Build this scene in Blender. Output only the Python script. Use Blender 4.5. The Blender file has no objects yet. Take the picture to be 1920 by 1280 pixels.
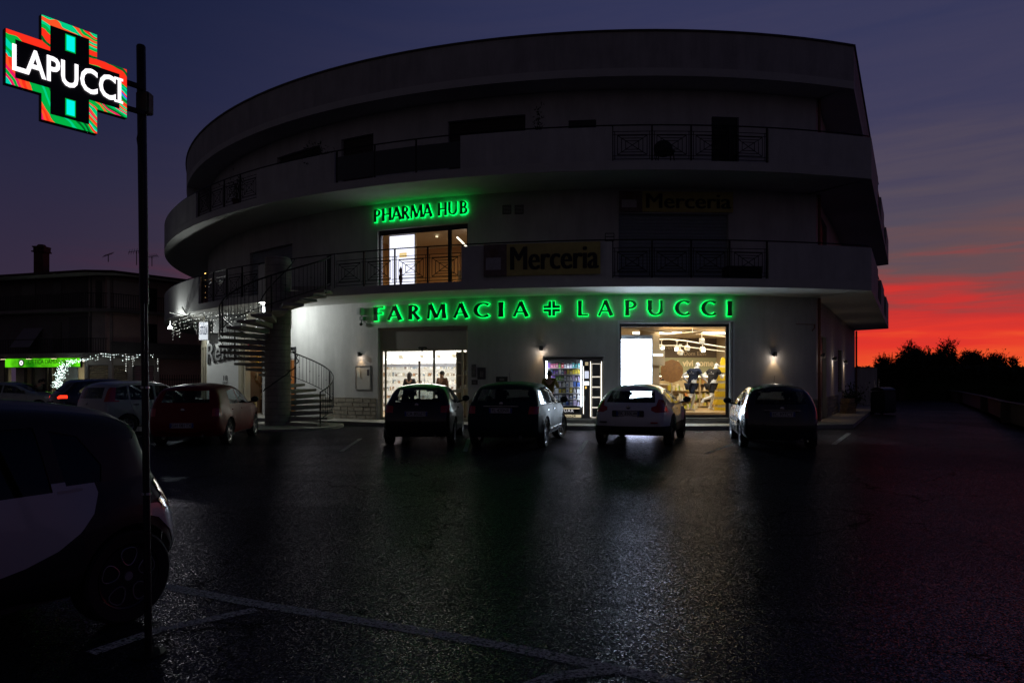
import bpy, bmesh, math, random
from mathutils import Vector, Matrix
random.seed(7)
sc = bpy.context.scene
COL = sc.collection
# ---------------------------------------------------------------- camera
CAMZ = 1.55
cd = bpy.data.cameras.new("camera"); cam = bpy.data.objects.new("camera", cd); COL.objects.link(cam)
cam.location = (0, 0, CAMZ); cam.rotation_euler = (math.radians(90), 0, 0)
cd.sensor_width = 36; cd.lens = 24; cd.shift_y = 72 / 1920; cd.clip_start = .05; cd.clip_end = 3000
sc.camera = cam
sc.view_settings.view_transform = 'Standard'; sc.view_settings.look = 'None'
sc.view_settings.exposure = 0; sc.view_settings.gamma = 1
sc.cycles.max_bounces = 6; sc.cycles.diffuse_bounces = 3; sc.cycles.glossy_bounces = 3
sc.cycles.transparent_max_bounces = 16; sc.cycles.sample_clamp_indirect = 4
sc.cycles.caustics_reflective = False; sc.cycles.caustics_refractive = False

def lin(r, g, b):
    f = lambda c: (c / 255 / 12.92) if c / 255 <= .04045 else ((c / 255 + .055) / 1.055) ** 2.4
    return (f(r), f(g), f(b), 1)

# ---------------------------------------------------------------- world: dusk sky after sunset
w = bpy.data.worlds.new("World"); sc.world = w; w.use_nodes = True
nt = w.node_tree; N = nt.nodes; Lk = nt.links; N.clear()
def nn(t, **k):
    n = N.new(t)
    for a, b in k.items(): setattr(n, a, b)
    return n
def mth(op, a, b=None, c=None, clamp=False):
    n = nn('ShaderNodeMath', operation=op); n.use_clamp = clamp
    for i, v in enumerate((a, b, c)):
        if v is None: continue
        if isinstance(v, (int, float)): n.inputs[i].default_value = v
        else: Lk.new(v, n.inputs[i])
    return n.outputs[0]
def ramp(fac, stops, interp='LINEAR'):
    n = nn('ShaderNodeValToRGB'); cr = n.color_ramp; cr.interpolation = interp
    while len(cr.elements) < len(stops): cr.elements.new(.5)
    for e, (p, c) in zip(cr.elements, stops): e.position = p; e.color = c
    Lk.new(fac, n.inputs[0]); return n.outputs[0]
def mixc(fac, a, b, blend='MIX'):
    n = nn('ShaderNodeMix', data_type='RGBA', blend_type=blend)
    if isinstance(fac, (int, float)): n.inputs[0].default_value = fac
    else: Lk.new(fac, n.inputs[0])
    for i, v in ((6, a), (7, b)):
        if isinstance(v, tuple): n.inputs[i].default_value = v
        else: Lk.new(v, n.inputs[i])
    return n.outputs[2]
def smooth(v, a, b):
    n = nn('ShaderNodeMapRange', interpolation_type='SMOOTHSTEP')
    Lk.new(v, n.inputs[0]); n.inputs[1].default_value = a; n.inputs[2].default_value = b
    return n.outputs[0]
tc = nn('ShaderNodeTexCoord'); sp = nn('ShaderNodeSeparateXYZ'); Lk.new(tc.outputs['Generated'], sp.inputs[0])
X_, Y_, Z_ = sp.outputs
hor = mth('SQRT', mth('ADD', mth('MULTIPLY', X_, X_), mth('MULTIPLY', Y_, Y_)))
GA = math.radians(41)                     # azimuth of the afterglow, right of the view axis
adot = mth('DIVIDE', mth('ADD', mth('MULTIPLY', X_, math.sin(GA)), mth('MULTIPLY', Y_, math.cos(GA))), mth('MAXIMUM', hor, .01))
west = smooth(adot, .20, 1.02)
aside = mth('DIVIDE', mth('SUBTRACT', mth('MULTIPLY', X_, math.cos(GA)), mth('MULTIPLY', Y_, math.sin(GA))), mth('MAXIMUM', hor, .01))
west = mth('MULTIPLY', west, mth('SUBTRACT', 1, smooth(aside, .05, .5)))
# thin streaked clouds shift the elevation the glow is read at
mp = nn('ShaderNodeMapping'); mp.inputs['Scale'].default_value = (2.2, 2.2, 26); mp.inputs['Rotation'].default_value = (0.03, 0.06, 0)
Lk.new(tc.outputs['Generated'], mp.inputs[0])
nz = nn('ShaderNodeTexNoise'); nz.inputs['Scale'].default_value = 1.7; nz.inputs['Detail'].default_value = 5; nz.inputs['Roughness'].default_value = .55
nz.inputs['Distortion'].default_value = .6
Lk.new(mp.outputs[0], nz.inputs[0])
cl = mth('SUBTRACT', nz.outputs[0], .5)
zz = mth('ADD', Z_, mth('MULTIPLY', cl, mth('MULTIPLY', .20, smooth(Z_, .0, .12))))
zz = mth('ADD', zz, 0, clamp=True)
glow = ramp(zz, [(0, lin(250, 140, 42)), (.022, lin(244, 92, 44)), (.048, lin(228, 56, 44)), (.082, lin(198, 52, 50)), (.112, lin(146, 66, 66)),
                 (.15, lin(104, 78, 82)), (.21, lin(84, 75, 90)), (.32, lin(64, 62, 90)), (.5, lin(50, 54, 88)), (.62, lin(24, 28, 52)), (1, lin(8, 11, 26))])
cool = ramp(Z_, [(0, lin(56, 46, 62)), (.13, lin(52, 43, 63)), (.24, lin(42, 40, 64)), (.36, lin(28, 33, 62)), (.5, lin(19, 27, 56)), (1, lin(8, 11, 26))])
# the hottest part lies furthest right
hot = smooth(adot, .93, 1.0)
glow = mixc(mth('MULTIPLY', mth('SUBTRACT', 1, hot), smooth(mth('MULTIPLY', Z_, -1), -.09, -.01)), glow, lin(222, 46, 40))
front = mixc(west, cool, glow)
back = ramp(mth('ADD', Z_, 0, clamp=True), [(0, lin(60, 53, 56)), (.3, lin(42, 39, 48)), (1, lin(8, 11, 26))])
sky = mixc(smooth(adot, -.55, .18), back, front)
below = smooth(Z_, -.03, -.01)
sky = mixc(below, lin(8, 8, 10), sky)
bg = nn('ShaderNodeBackground'); Lk.new(sky, bg.inputs[0]); bg.inputs[1].default_value = 1.0
wo = nn('ShaderNodeOutputWorld'); Lk.new(bg.outputs[0], wo.inputs[0])

# ---------------------------------------------------------------- materials
MAT = {}
def mat(name, col, rough=.6, metal=0, coat=0, emit=None, es=0, noise=0, nscale=4, bump=0, bscale=40, spec=.5, dirt=0):
    if name in MAT: return MAT[name]
    m = bpy.data.materials.new(name); m.use_nodes = True; t = m.node_tree; b = t.nodes['Principled BSDF']
    b.inputs['Base Color'].default_value = col if len(col) == 4 else (*col, 1)
    b.inputs['Roughness'].default_value = rough; b.inputs['Metallic'].default_value = metal
    b.inputs['Coat Weight'].default_value = coat; b.inputs['Coat Roughness'].default_value = .06
    b.inputs['Specular IOR Level'].default_value = spec
    c = t.nodes.new('ShaderNodeTexCoord')
    if noise:
        n = t.nodes.new('ShaderNodeTexNoise'); n.inputs['Scale'].default_value = nscale; n.inputs['Detail'].default_value = 6; n.inputs['Roughness'].default_value = .65
        t.links.new(c.outputs['Object'], n.inputs[0])
        r = t.nodes.new('ShaderNodeValToRGB'); r.color_ramp.elements[0].position = .3; r.color_ramp.elements[1].position = .7
        cc = col[:3]
        r.color_ramp.elements[0].color = (*[max(0, v * (1 - noise)) for v in cc], 1); r.color_ramp.elements[1].color = (*[min(1, v * (1 + noise * .5)) for v in cc], 1)
        t.links.new(n.outputs[0], r.inputs[0]); t.links.new(r.outputs[0], b.inputs['Base Color'])
        mr = t.nodes.new('ShaderNodeMapRange'); mr.inputs[3].default_value = max(0, rough - .08); mr.inputs[4].default_value = min(1, rough + .12)
        t.links.new(n.outputs[0], mr.inputs[0]); t.links.new(mr.outputs[0], b.inputs['Roughness'])
    if bump:
        n2 = t.nodes.new('ShaderNodeTexNoise'); n2.inputs['Scale'].default_value = bscale; n2.inputs['Detail'].default_value = 4
        t.links.new(c.outputs['Object'], n2.inputs[0])
        bu = t.nodes.new('ShaderNodeBump'); bu.inputs['Strength'].default_value = bump; bu.inputs['Distance'].default_value = .01
        t.links.new(n2.outputs[0], bu.inputs['Height']); t.links.new(bu.outputs[0], b.inputs['Normal'])
    if emit:
        b.inputs['Emission Color'].default_value = emit if len(emit) == 4 else (*emit, 1); b.inputs['Emission Strength'].default_value = es
    MAT[name] = m; return m
def glassmat(name, tint, gl=.12, rough=.02):
    m = bpy.data.materials.new(name); m.use_nodes = True; t = m.node_tree; t.nodes.clear()
    o = t.nodes.new('ShaderNodeOutputMaterial'); mx = t.nodes.new('ShaderNodeMixShader')
    tr = t.nodes.new('ShaderNodeBsdfTransparent'); tr.inputs[0].default_value = (*tint, 1)
    g = t.nodes.new('ShaderNodeBsdfGlossy'); g.inputs['Roughness'].default_value = rough; g.inputs[0].default_value = (.9, .95, 1, 1)
    f = t.nodes.new('ShaderNodeFresnel'); f.inputs[0].default_value = 1.45
    ge = t.nodes.new('ShaderNodeNewGeometry'); mr = t.nodes.new('ShaderNodeMapRange'); mr.inputs[3].default_value = 1.45; mr.inputs[4].default_value = 1 / 1.45; t.links.new(ge.outputs['Backfacing'], mr.inputs[0]); t.links.new(mr.outputs[0], f.inputs[0])
    t.links.new(f.outputs[0], mx.inputs[0]); t.links.new(tr.outputs[0], mx.inputs[1]); t.links.new(g.outputs[0], mx.inputs[2]); t.links.new(mx.outputs[0], o.inputs[0])
    MAT[name] = m; return m
# rendered white wall plaster
plaster = mat('plaster', (.60, .59, .58), .85, noise=.12, nscale=1.1, bump=.35, bscale=45)
def streaks(m, k=.28):
    t = m.node_tree; ln = t.links.new; b = t.nodes['Principled BSDF']; src = b.inputs['Base Color'].links[0].from_socket
    c = t.nodes.new('ShaderNodeTexCoord'); mp_ = t.nodes.new('ShaderNodeMapping'); mp_.inputs['Scale'].default_value = (1.5, 1.5, .25); ln(c.outputs['Object'], mp_.inputs[0])
    n = t.nodes.new('ShaderNodeTexNoise'); n.inputs['Scale'].default_value = 1.4; n.inputs['Detail'].default_value = 7; n.inputs['Roughness'].default_value = .7; ln(mp_.outputs[0], n.inputs[0])
    r = t.nodes.new('ShaderNodeMapRange'); r.inputs[1].default_value = .42; r.inputs[2].default_value = .62; r.inputs[3].default_value = 1; r.inputs[4].default_value = 1 - k; ln(n.outputs[0], r.inputs[0])
    x = t.nodes.new('ShaderNodeVectorMath'); x.operation = 'SCALE'; ln(src, x.inputs[0]); ln(r.outputs[0], x.inputs['Scale']); ln(x.outputs[0], b.inputs['Base Color'])
streaks(plaster, .13)
plaster_dk = mat('plaster_weathered', (.50, .48, .48), .88, noise=.18, nscale=.8, bump=.3, bscale=30)
streaks(plaster_dk, .18)
soffit = mat('soffit_paint', (.58, .57, .55), .8, noise=.10, nscale=1.5, bump=.2, bscale=20)
concrete = mat('concrete', (.30, .29, .27), .85, noise=.25, nscale=3, bump=.5, bscale=25)
iron = mat('black_iron', (.02, .02, .022), .45, metal=.6)
alu = mat('aluminium', (.62, .63, .65), .35, metal=.7)
darkframe = mat('dark_frame', (.03, .03, .035), .4, metal=.3)
shutter_m = mat('shutter_metal', (.30, .34, .38), .5, metal=.2, noise=.1, nscale=3)
black = mat('black_plastic', (.012, .012, .014), .5, noise=.2, nscale=8)
rubber = mat('rubber', (.015, .015, .016), .8, noise=.2, nscale=12)
rimm = mat('alloy', (.45, .46, .48), .3, metal=.8)
darkrim = mat('dark_alloy', (.035, .035, .04), .35, metal=.6)
seatm = mat('seat_fabric', (.015, .015, .018), .9, noise=.2, nscale=10)
copper = mat('copper_pipe', (.20, .07, .035), .5, metal=.4, noise=.3, nscale=6)
carglass = glassmat('car_glass', (.55, .60, .60)); privglass = glassmat('privacy_glass', (.10, .11, .12))
shopglass = glassmat('shop_glass', (.93, .95, .95)); 
redlens = mat('red_lens', (.5, .012, .02), .12, coat=1, noise=.2, nscale=20)
white_led = mat('led_white', (.8, .8, .8), .5, emit=(1, 1, 1), es=9)

# asphalt
def asphalt_mat():
    m = bpy.data.materials.new('asphalt'); m.use_nodes = True; t = m.node_tree; b = t.nodes['Principled BSDF']; ln = t.links.new
    c = t.nodes.new('ShaderNodeTexCoord')
    v = t.nodes.new('ShaderNodeTexVoronoi'); v.inputs['Scale'].default_value = 112; ln(c.outputs['Object'], v.inputs[0])
    n = t.nodes.new('ShaderNodeTexNoise'); n.inputs['Scale'].default_value = .35; n.inputs['Detail'].default_value = 8; n.inputs['Roughness'].default_value = .6; ln(c.outputs['Object'], n.inputs[0])
    n3 = t.nodes.new('ShaderNodeTexNoise'); n3.inputs['Scale'].default_value = 60; n3.inputs['Detail'].default_value = 3; ln(c.outputs['Object'], n3.inputs[0])
    sepc = t.nodes.new('ShaderNodeSeparateColor'); ln(v.outputs['Color'], sepc.inputs[0])
    r = t.nodes.new('ShaderNodeValToRGB'); e = r.color_ramp; e.elements[0].position = .0; e.elements[0].color = (.020, .020, .023, 1)
    e.elements[1].position = 1; e.elements[1].color = (.13, .13, .13, 1)
    x = e.elements.new(.55); x.color = (.038, .038, .042, 1); x = e.elements.new(.86); x.color = (.066, .066, .068, 1)
    ln(sepc.outputs[0], r.inputs[0])
    mx = t.nodes.new('ShaderNodeMix'); mx.data_type = 'RGBA'; mx.blend_type = 'MULTIPLY'; mx.inputs[0].default_value = 1
    r2 = t.nodes.new('ShaderNodeValToRGB'); r2.color_ramp.elements[0].position = .33; r2.color_ramp.elements[0].color = (.55, .55, .56, 1); r2.color_ramp.elements[1].position = .66; r2.color_ramp.elements[1].color = (1.05, 1.04, 1.03, 1)
    ln(n.outputs[0], r2.inputs[0]); ln(r.outputs[0], mx.inputs[6]); ln(r2.outputs[0], mx.inputs[7]); ln(mx.outputs[2], b.inputs['Base Color'])
    # hairline cracks and a few darker repair patches
    wn = t.nodes.new('ShaderNodeTexNoise'); wn.inputs['Scale'].default_value = 1.6; wn.inputs['Detail'].default_value = 5; ln(c.outputs['Object'], wn.inputs[0])
    wv_ = t.nodes.new('ShaderNodeVectorMath'); wv_.operation = 'MULTIPLY_ADD'; ln(wn.outputs['Color'], wv_.inputs[0]); wv_.inputs[1].default_value = (1.1, 1.1, 0); ln(c.outputs['Object'], wv_.inputs[2])
    cv = t.nodes.new('ShaderNodeTexVoronoi'); cv.feature = 'DISTANCE_TO_EDGE'; cv.inputs['Scale'].default_value = .33; ln(wv_.outputs[0], cv.inputs[0])
    cr_ = t.nodes.new('ShaderNodeMapRange'); cr_.inputs[1].default_value = .0; cr_.inputs[2].default_value = .006; cr_.inputs[3].default_value = .25; cr_.inputs[4].default_value = 1; ln(cv.outputs[0], cr_.inputs[0])
    pv_ = t.nodes.new('ShaderNodeTexVoronoi'); pv_.distance = 'CHEBYCHEV'; pv_.inputs['Scale'].default_value = .16; ln(c.outputs['Object'], pv_.inputs[0]); ps_ = t.nodes.new('ShaderNodeSeparateColor'); ln(pv_.outputs['Color'], ps_.inputs[0])
    pr_ = t.nodes.new('ShaderNodeMapRange'); pr_.inputs[3].default_value = .72; pr_.inputs[4].default_value = 1.12; ln(ps_.outputs[0], pr_.inputs[0])
    cm_ = t.nodes.new('ShaderNodeMath'); cm_.operation = 'MULTIPLY'; ln(cr_.outputs[0], cm_.inputs[0]); ln(pr_.outputs[0], cm_.inputs[1])
    mx2 = t.nodes.new('ShaderNodeVectorMath'); mx2.operation = 'SCALE'; ln(mx.outputs[2], mx2.inputs[0]); ln(cm_.outputs[0], mx2.inputs['Scale'])
    # worn/polished patches and crack lines change the gloss
    mr = t.nodes.new('ShaderNodeMapRange'); mr.inputs[3].default_value = .28; mr.inputs[4].default_value = .40; ln(n.outputs[0], mr.inputs[0])
    mrv = t.nodes.new('ShaderNodeMath'); mrv.operation = 'MULTIPLY_ADD'; mrv.inputs[1].default_value = -.16; ln(sepc.outputs[1], mrv.inputs[0]); ln(mr.outputs[0], mrv.inputs[2])
    ln(mrv.outputs[0], b.inputs['Roughness'])
    b.inputs['Specular IOR Level'].default_value = .30
    # every stone chip faces its own way, so lamps glint in the grain
    sub = t.nodes.new('ShaderNodeVectorMath'); sub.operation = 'SUBTRACT'; ln(v.outputs['Color'], sub.inputs[0]); sub.inputs[1].default_value = (.5, .5, .5)
    scl = t.nodes.new('ShaderNodeVectorMath'); scl.operation = 'SCALE'; scl.inputs['Scale'].default_value = .24; ln(sub.outputs[0], scl.inputs[0])
    ge = t.nodes.new('ShaderNodeNewGeometry'); av = t.nodes.new('ShaderNodeVectorMath'); av.operation = 'ADD'; ln(ge.outputs['Normal'], av.inputs[0]); ln(scl.outputs[0], av.inputs[1])
    no = t.nodes.new('ShaderNodeVectorMath'); no.operation = 'NORMALIZE'; ln(av.outputs[0], no.inputs[0])
    bu = t.nodes.new('ShaderNodeBump'); bu.inputs['Strength'].default_value = .3; bu.inputs['Distance'].default_value = .006
    ln(n3.outputs[0], bu.inputs['Height']); ln(no.outputs[0], bu.inputs['Normal'])
    # dull binder with a slight sheen, a little stronger on the polished patches
    di = t.nodes.new('ShaderNodeBsdfDiffuse'); ln(mx2.outputs[0], di.inputs['Color']); gl = t.nodes.new('ShaderNodeBsdfGlossy'); gl.inputs['Color'].default_value = (.95, .86, 1, 1)
    ln(mrv.outputs[0], gl.inputs['Roughness']); ln(bu.outputs[0], gl.inputs['Normal']); ms = t.nodes.new('ShaderNodeMixShader')
    mf = t.nodes.new('ShaderNodeMapRange'); mf.inputs[1].default_value = .3; mf.inputs[2].default_value = .7; mf.inputs[3].default_value = .082; mf.inputs[4].default_value = .048; ln(n.outputs[0], mf.inputs[0])
    mfm = t.nodes.new('ShaderNodeMath'); mfm.operation = 'MULTIPLY'; ln(mf.outputs[0], mfm.inputs[0]); ln(cm_.outputs[0], mfm.inputs[1]); chp = t.nodes.new('ShaderNodeMapRange'); chp.inputs[1].default_value = .35; chp.inputs[2].default_value = 1; chp.inputs[3].default_value = .35; chp.inputs[4].default_value = 3.4; ln(sepc.outputs[2], chp.inputs[0])
    mf2 = t.nodes.new('ShaderNodeMath'); mf2.operation = 'MULTIPLY'; ln(mfm.outputs[0], mf2.inputs[0]); ln(chp.outputs[0], mf2.inputs[1]); ln(mf2.outputs[0], ms.inputs[0]); ln(di.outputs[0], ms.inputs[1]); ln(gl.outputs[0], ms.inputs[2]); ln(ms.outputs[0], t.nodes['Material Output'].inputs[0])
    return m
asphalt = asphalt_mat()

# ---------------------------------------------------------------- mesh helpers
class MB:
    def __init__(s): s.v = []; s.f = []
    def add(s, vs, fs, M=None):
        k = len(s.v)
        for p in vs:
            p = Vector(p); s.v.append((M @ p) if M else p)
        s.f += [tuple(k + i for i in f) for f in fs]; return s
    def box(s, x0, x1, y0, y1, z0, z1, M=None):
        v = [(x, y, z) for x in (x0, x1) for y in (y0, y1) for z in (z0, z1)]
        return s.add(v, [(0, 1, 3, 2), (4, 6, 7, 5), (0, 4, 5, 1), (2, 3, 7, 6), (0, 2, 6, 4), (1, 5, 7, 3)], M)
    def bbox(s, x0, x1, y0, y1, z0, z1, r=.02, M=None, seg=2):
        bm = bmesh.new(); bmesh.ops.create_cube(bm, size=1)
        for v in bm.verts: v.co = Vector(((x0 + x1) / 2 + v.co.x * (x1 - x0), (y0 + y1) / 2 + v.co.y * (y1 - y0), (z0 + z1) / 2 + v.co.z * (z1 - z0)))
        bmesh.ops.bevel(bm, geom=bm.edges[:], offset=r, segments=seg, affect='EDGES')
        return s.addbm(bm, M)
    def addbm(s, bm, M=None):
        bm.verts.index_update()
        s.add([v.co.copy() for v in bm.verts], [tuple(v.index for v in f.verts) for f in bm.faces], M); bm.free(); return s
    def tube(s, pts, r, n=6, cap=True, M=None):
        pts = [Vector(p) for p in pts]; rs = r if isinstance(r, (list, tuple)) else [r] * len(pts)
        vs = []; fs = []; up = None
        for i, p in enumerate(pts):
            d = (pts[min(i + 1, len(pts) - 1)] - pts[max(i - 1, 0)])
            d = d.normalized() if d.length > 1e-9 else Vector((0, 0, 1))
            if up is None: up = d.orthogonal().normalized()
            a = (up - d * up.dot(d)); a = a.normalized() if a.length > 1e-6 else d.orthogonal().normalized(); up = a; b = d.cross(a)
            vs += [p + (a * math.cos(2 * math.pi * (j + .5) / n) + b * math.sin(2 * math.pi * (j + .5) / n)) * rs[i] for j in range(n)]
        for i in range(len(pts) - 1):
            for j in range(n): fs.append((i * n + j, i * n + (j + 1) % n, (i + 1) * n + (j + 1) % n, (i + 1) * n + j))
        if cap: fs += [tuple(range(n))[::-1], tuple((len(pts) - 1) * n + j for j in range(n))]
        return s.add(vs, fs, M)
    def lathe(s, prof, n=16, M=None):   # prof (r, z) round z
        vs = []; fs = []
        for r, z in prof: vs += [(r * math.cos(2 * math.pi * j / n), r * math.sin(2 * math.pi * j / n), z) for j in range(n)]
        for i in range(len(prof) - 1):
            for j in range(n): fs.append((i * n + j, i * n + (j + 1) % n, (i + 1) * n + (j + 1) % n, (i + 1) * n + j))
        return s.add(vs, fs, M)
    def prism(s, poly, y0, y1, M=None):  # polygon in (x, z), extruded along y
        n = len(poly); v = [(x, y0, z) for x, z in poly] + [(x, y1, z) for x, z in poly]
        return s.add(v, [tuple(range(n)), tuple(range(2 * n - 1, n - 1, -1))] + [(i, i + n, (i + 1) % n + n, (i + 1) % n) for i in range(n)], M)
    def sphere(s, c, r, sx=1, sy=1, sz=1, n=12, M=None):
        bm = bmesh.new(); bmesh.ops.create_uvsphere(bm, u_segments=n, v_segments=max(6, n // 2 + 2), radius=r)
        for v in bm.verts: v.co = Vector((c[0] + v.co.x * sx, c[1] + v.co.y * sy, c[2] + v.co.z * sz))
        return s.addbm(bm, M)
    def build(s, name, m, parent=None, smooth=False, fix=True):
        me = bpy.data.meshes.new(name); me.from_pydata([tuple(v) for v in s.v], [], s.f); me.validate()
        if fix:
            bm = bmesh.new(); bm.from_mesh(me); bmesh.ops.recalc_face_normals(bm, faces=bm.faces); bm.to_mesh(me); bm.free()
        if smooth:
            me.shade_smooth()
            try: me.set_sharp_from_angle(angle=math.radians(38))
            except Exception: pass
        o = bpy.data.objects.new(name, me); COL.objects.link(o); me.materials.append(m)
        if parent: o.parent = parent
        return o
def thing(name, label, cat, loc=(0, 0, 0), rz=0, group=None, rot=None):
    o = bpy.data.objects.new(name, None); COL.objects.link(o); o.location = loc
    o.rotation_euler = rot or (0, 0, rz); o.empty_display_size = .2
    o['label'] = label; o['category'] = cat
    if group: o['group'] = group
    return o
def tag(o, label, cat, group=None):
    o['label'] = label; o['category'] = cat
    if group: o['group'] = group
    return o
def struct(o): o['kind'] = 'structure'; return o
def stuff(o): o['kind'] = 'stuff'; return o
def copytree(o, parent=None, link=True):
    c = o.copy(); COL.objects.link(c); c.parent = parent
    for ch in o.children: copytree(ch, c)
    return c
def setmatrix(o, M): o.matrix_world = M
def text_mesh(s, size=1, ext=.01, off=0, sx=1, shear=0, align='CENTER', space=1):
    cu = bpy.data.curves.new('lettering', 'FONT'); cu.body = s; cu.size = size; cu.extrude = ext; cu.offset = off
    cu.align_x = align; cu.align_y = 'CENTER'; cu.shear = shear; cu.space_character = space; cu.resolution_u = 3
    ob = bpy.data.objects.new('lettering', cu); COL.objects.link(ob)
    dg = bpy.context.evaluated_depsgraph_get(); dg.update()
    me = bpy.data.meshes.new_from_object(ob.evaluated_get(dg))
    bpy.data.objects.remove(ob); 
    mb = MB(); mb.v = [Vector((v.co.x * sx, -v.co.z, v.co.y)) for v in me.vertices]   # stands up, faces -y
    mb.f = [tuple(p.vertices) for p in me.polygons]
    bpy.data.meshes.remove(me); return mb
def emis(name, col, s): return mat(name, (0, 0, 0), .6, emit=col, es=s)
def light(kind, name, loc, power, col, parent=None, size=.1, rot=None, spot=None, blend=.5, sizey=None):
    d = bpy.data.lights.new(name, kind); d.energy = power; d.color = col
    if kind == 'AREA':
        d.size = size
        if sizey: d.shape = 'RECTANGLE'; d.size_y = sizey
    else: d.shadow_soft_size = size
    if kind == 'SPOT': d.spot_size = spot; d.spot_blend = blend
    o = bpy.data.objects.new(name, d); COL.objects.link(o); o.location = loc
    if rot: o.rotation_euler = rot
    if parent: o.parent = parent
    return o

# ---------------------------------------------------------------- survey of the curved building
F_, HZ = 1280., 712.
CX, CY = 4.5, 44.7
R_WALL, R_EDGE, R_ROOF = 22.3, 24.3, 23.3
DIR = Vector((.505, .863, 0)).normalized()          # run of the right-hand side face
def phi_at(px, R):
    t = (px - 960) / F_; A = 1 + t * t; B = -2 * (CX * t + CY); C = CX * CX + CY * CY - R * R
    q = max(0, B * B - 4 * A * C); D = (-B - math.sqrt(q)) / (2 * A)
    return math.atan2(t * D - CX, -(D - CY))
def z_at(px, py, R):
    p = phi_at(px, R); D = CY - R * math.cos(p); return CAMZ + (HZ - py) * D / F_
def gp(px, py): D = CAMZ * F_ / (py - HZ); return Vector(((px - 960) / F_ * D, D, 0))
def at(px, py, D): return Vector(((px - 960) / F_ * D, D, CAMZ + (HZ - py) * D / F_))
def cyl(phi, R, z=0): return Vector((CX + R * math.sin(phi), CY - R * math.cos(phi), z))
def frame(phi, R, z=0):   # x along the wall to the right, y into the building
    M = Matrix.Rotation(phi, 4, 'Z'); M.translation = cyl(phi, R, z); return M
class Ring:
    def __init__(s, R, pxc):
        s.R = R; s.pc = phi_at(pxc, R); s.corner = cyl(s.pc, R); s.n = Vector((-DIR.y, DIR.x, 0))
    def inner(s, t):      # corner of the ring inset by t
        P0 = s.corner + s.n * t; lo, hi = -6., 6.
        r = s.R - t; c = Vector((CX, CY, 0)); d = P0 - c
        b = d.dot(DIR); q = b * b - (d.length_squared - r * r); a = -b - math.sqrt(max(q, 0)); 
        a2 = -b + math.sqrt(max(q, 0)); a = a if abs(a) < abs(a2) else a2
        P = P0 + DIR * a; return math.atan2(P.x - CX, -(P.y - CY)), P
    def map(s, u, t, z):
        pc, P = s.inner(t) if t else (s.pc, s.corner)
        if u <= s.pc:
            k = s.pc - .06
            ph = u if u < k else k + (u - k) / .06 * (pc - k)
            p = cyl(ph, s.R - t); p.z = z; return p
        p = P + DIR * (u - s.pc); p = Vector((p.x, p.y, z)); return p
WR, ER, RR = Ring(R_WALL, 1530), Ring(R_EDGE, 1634), Ring(R_ROOF, 1601)
PHI_L = math.radians(-112)
SIDE = 18.4
def urange(ring, extra=(), a=PHI_L, side=SIDE, step=math.radians(2)):
    us = []; u = a
    while u < ring.pc - 1e-4: us.append(u); u += step
    us.append(ring.pc)
    if side: us += [ring.pc + side * i / 8 for i in range(1, 9)]
    us += list(extra); us = sorted(set(round(x, 5) for x in us)); return us
def shell(mb, ring, us, zs, t0, t1, hole=lambda u, z: False):
    P = lambda i, j, t: ring.map(us[i], t, zs[j])
    nu, nz_ = len(us) - 1, len(zs) - 1
    S = [[not hole((us[i] + us[i + 1]) / 2, (zs[j] + zs[j + 1]) / 2) for j in range(nz_)] for i in range(nu)]
    def sol(i, j): return 0 <= i < nu and 0 <= j < nz_ and S[i][j]
    idx = {}
    def vid(i, j, t):
        k = (i, j, t)
        if k not in idx: idx[k] = len(mb.v); mb.v.append(P(i, j, t))
        return idx[k]
    for i in range(nu):
        for j in range(nz_):
            if not S[i][j]: continue
            for t in (t0, t1): mb.f.append((vid(i, j, t), vid(i + 1, j, t), vid(i + 1, j + 1, t), vid(i, j + 1, t)))
            if not sol(i - 1, j): mb.f.append((vid(i, j, t0), vid(i, j + 1, t0), vid(i, j + 1, t1), vid(i, j, t1)))
            if not sol(i + 1, j): mb.f.append((vid(i + 1, j, t0), vid(i + 1, j + 1, t0), vid(i + 1, j + 1, t1), vid(i + 1, j, t1)))
            if not sol(i, j - 1): mb.f.append((vid(i, j, t0), vid(i + 1, j, t0), vid(i + 1, j, t1), vid(i, j, t1)))
            if not sol(i, j + 1): mb.f.append((vid(i, j + 1, t0), vid(i + 1, j + 1, t0), vid(i + 1, j + 1, t1), vid(i, j + 1, t1)))
    return mb
Z1, Z1S, Z1P, Z1R = 4.34, 4.60, 5.68, 5.76      # first floor: soffit, floor, parapet top, rail top
Z2, Z2S, Z2P, Z2R = 7.83, 8.10, 9.12, 9.20
ZR, ZRT = 11.08, 12.47
GZ = .13
# ================================================================ GROUND
g = MB(); n = 24
g.add([(-400, -60, 0), (400, -60, 0), (400, 900, 0), (-400, 900, 0)], [(0, 1, 2, 3)])
struct(g.build('car_park_asphalt', asphalt))
# pavement round the building with a kerb
pav_m = mat('pavement_tile', (.34, .32, .29), .7, noise=.25, nscale=5, bump=.3, bscale=30)
kerb_m = mat('kerb_stone', (.30, .29, .27), .8, noise=.2, nscale=4, bump=.3, bscale=20)
KR = Ring(23.75, 1600)
mb = MB(); us = urange(KR, side=20)
shell(mb, KR, us, [-.02, GZ], .14, 6.0)
struct(mb.build('pavement', pav_m))
mb = MB(); shell(mb, KR, us, [-.02, GZ + .006], 0, .137); struct(mb.build('kerb', kerb_m))
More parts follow.
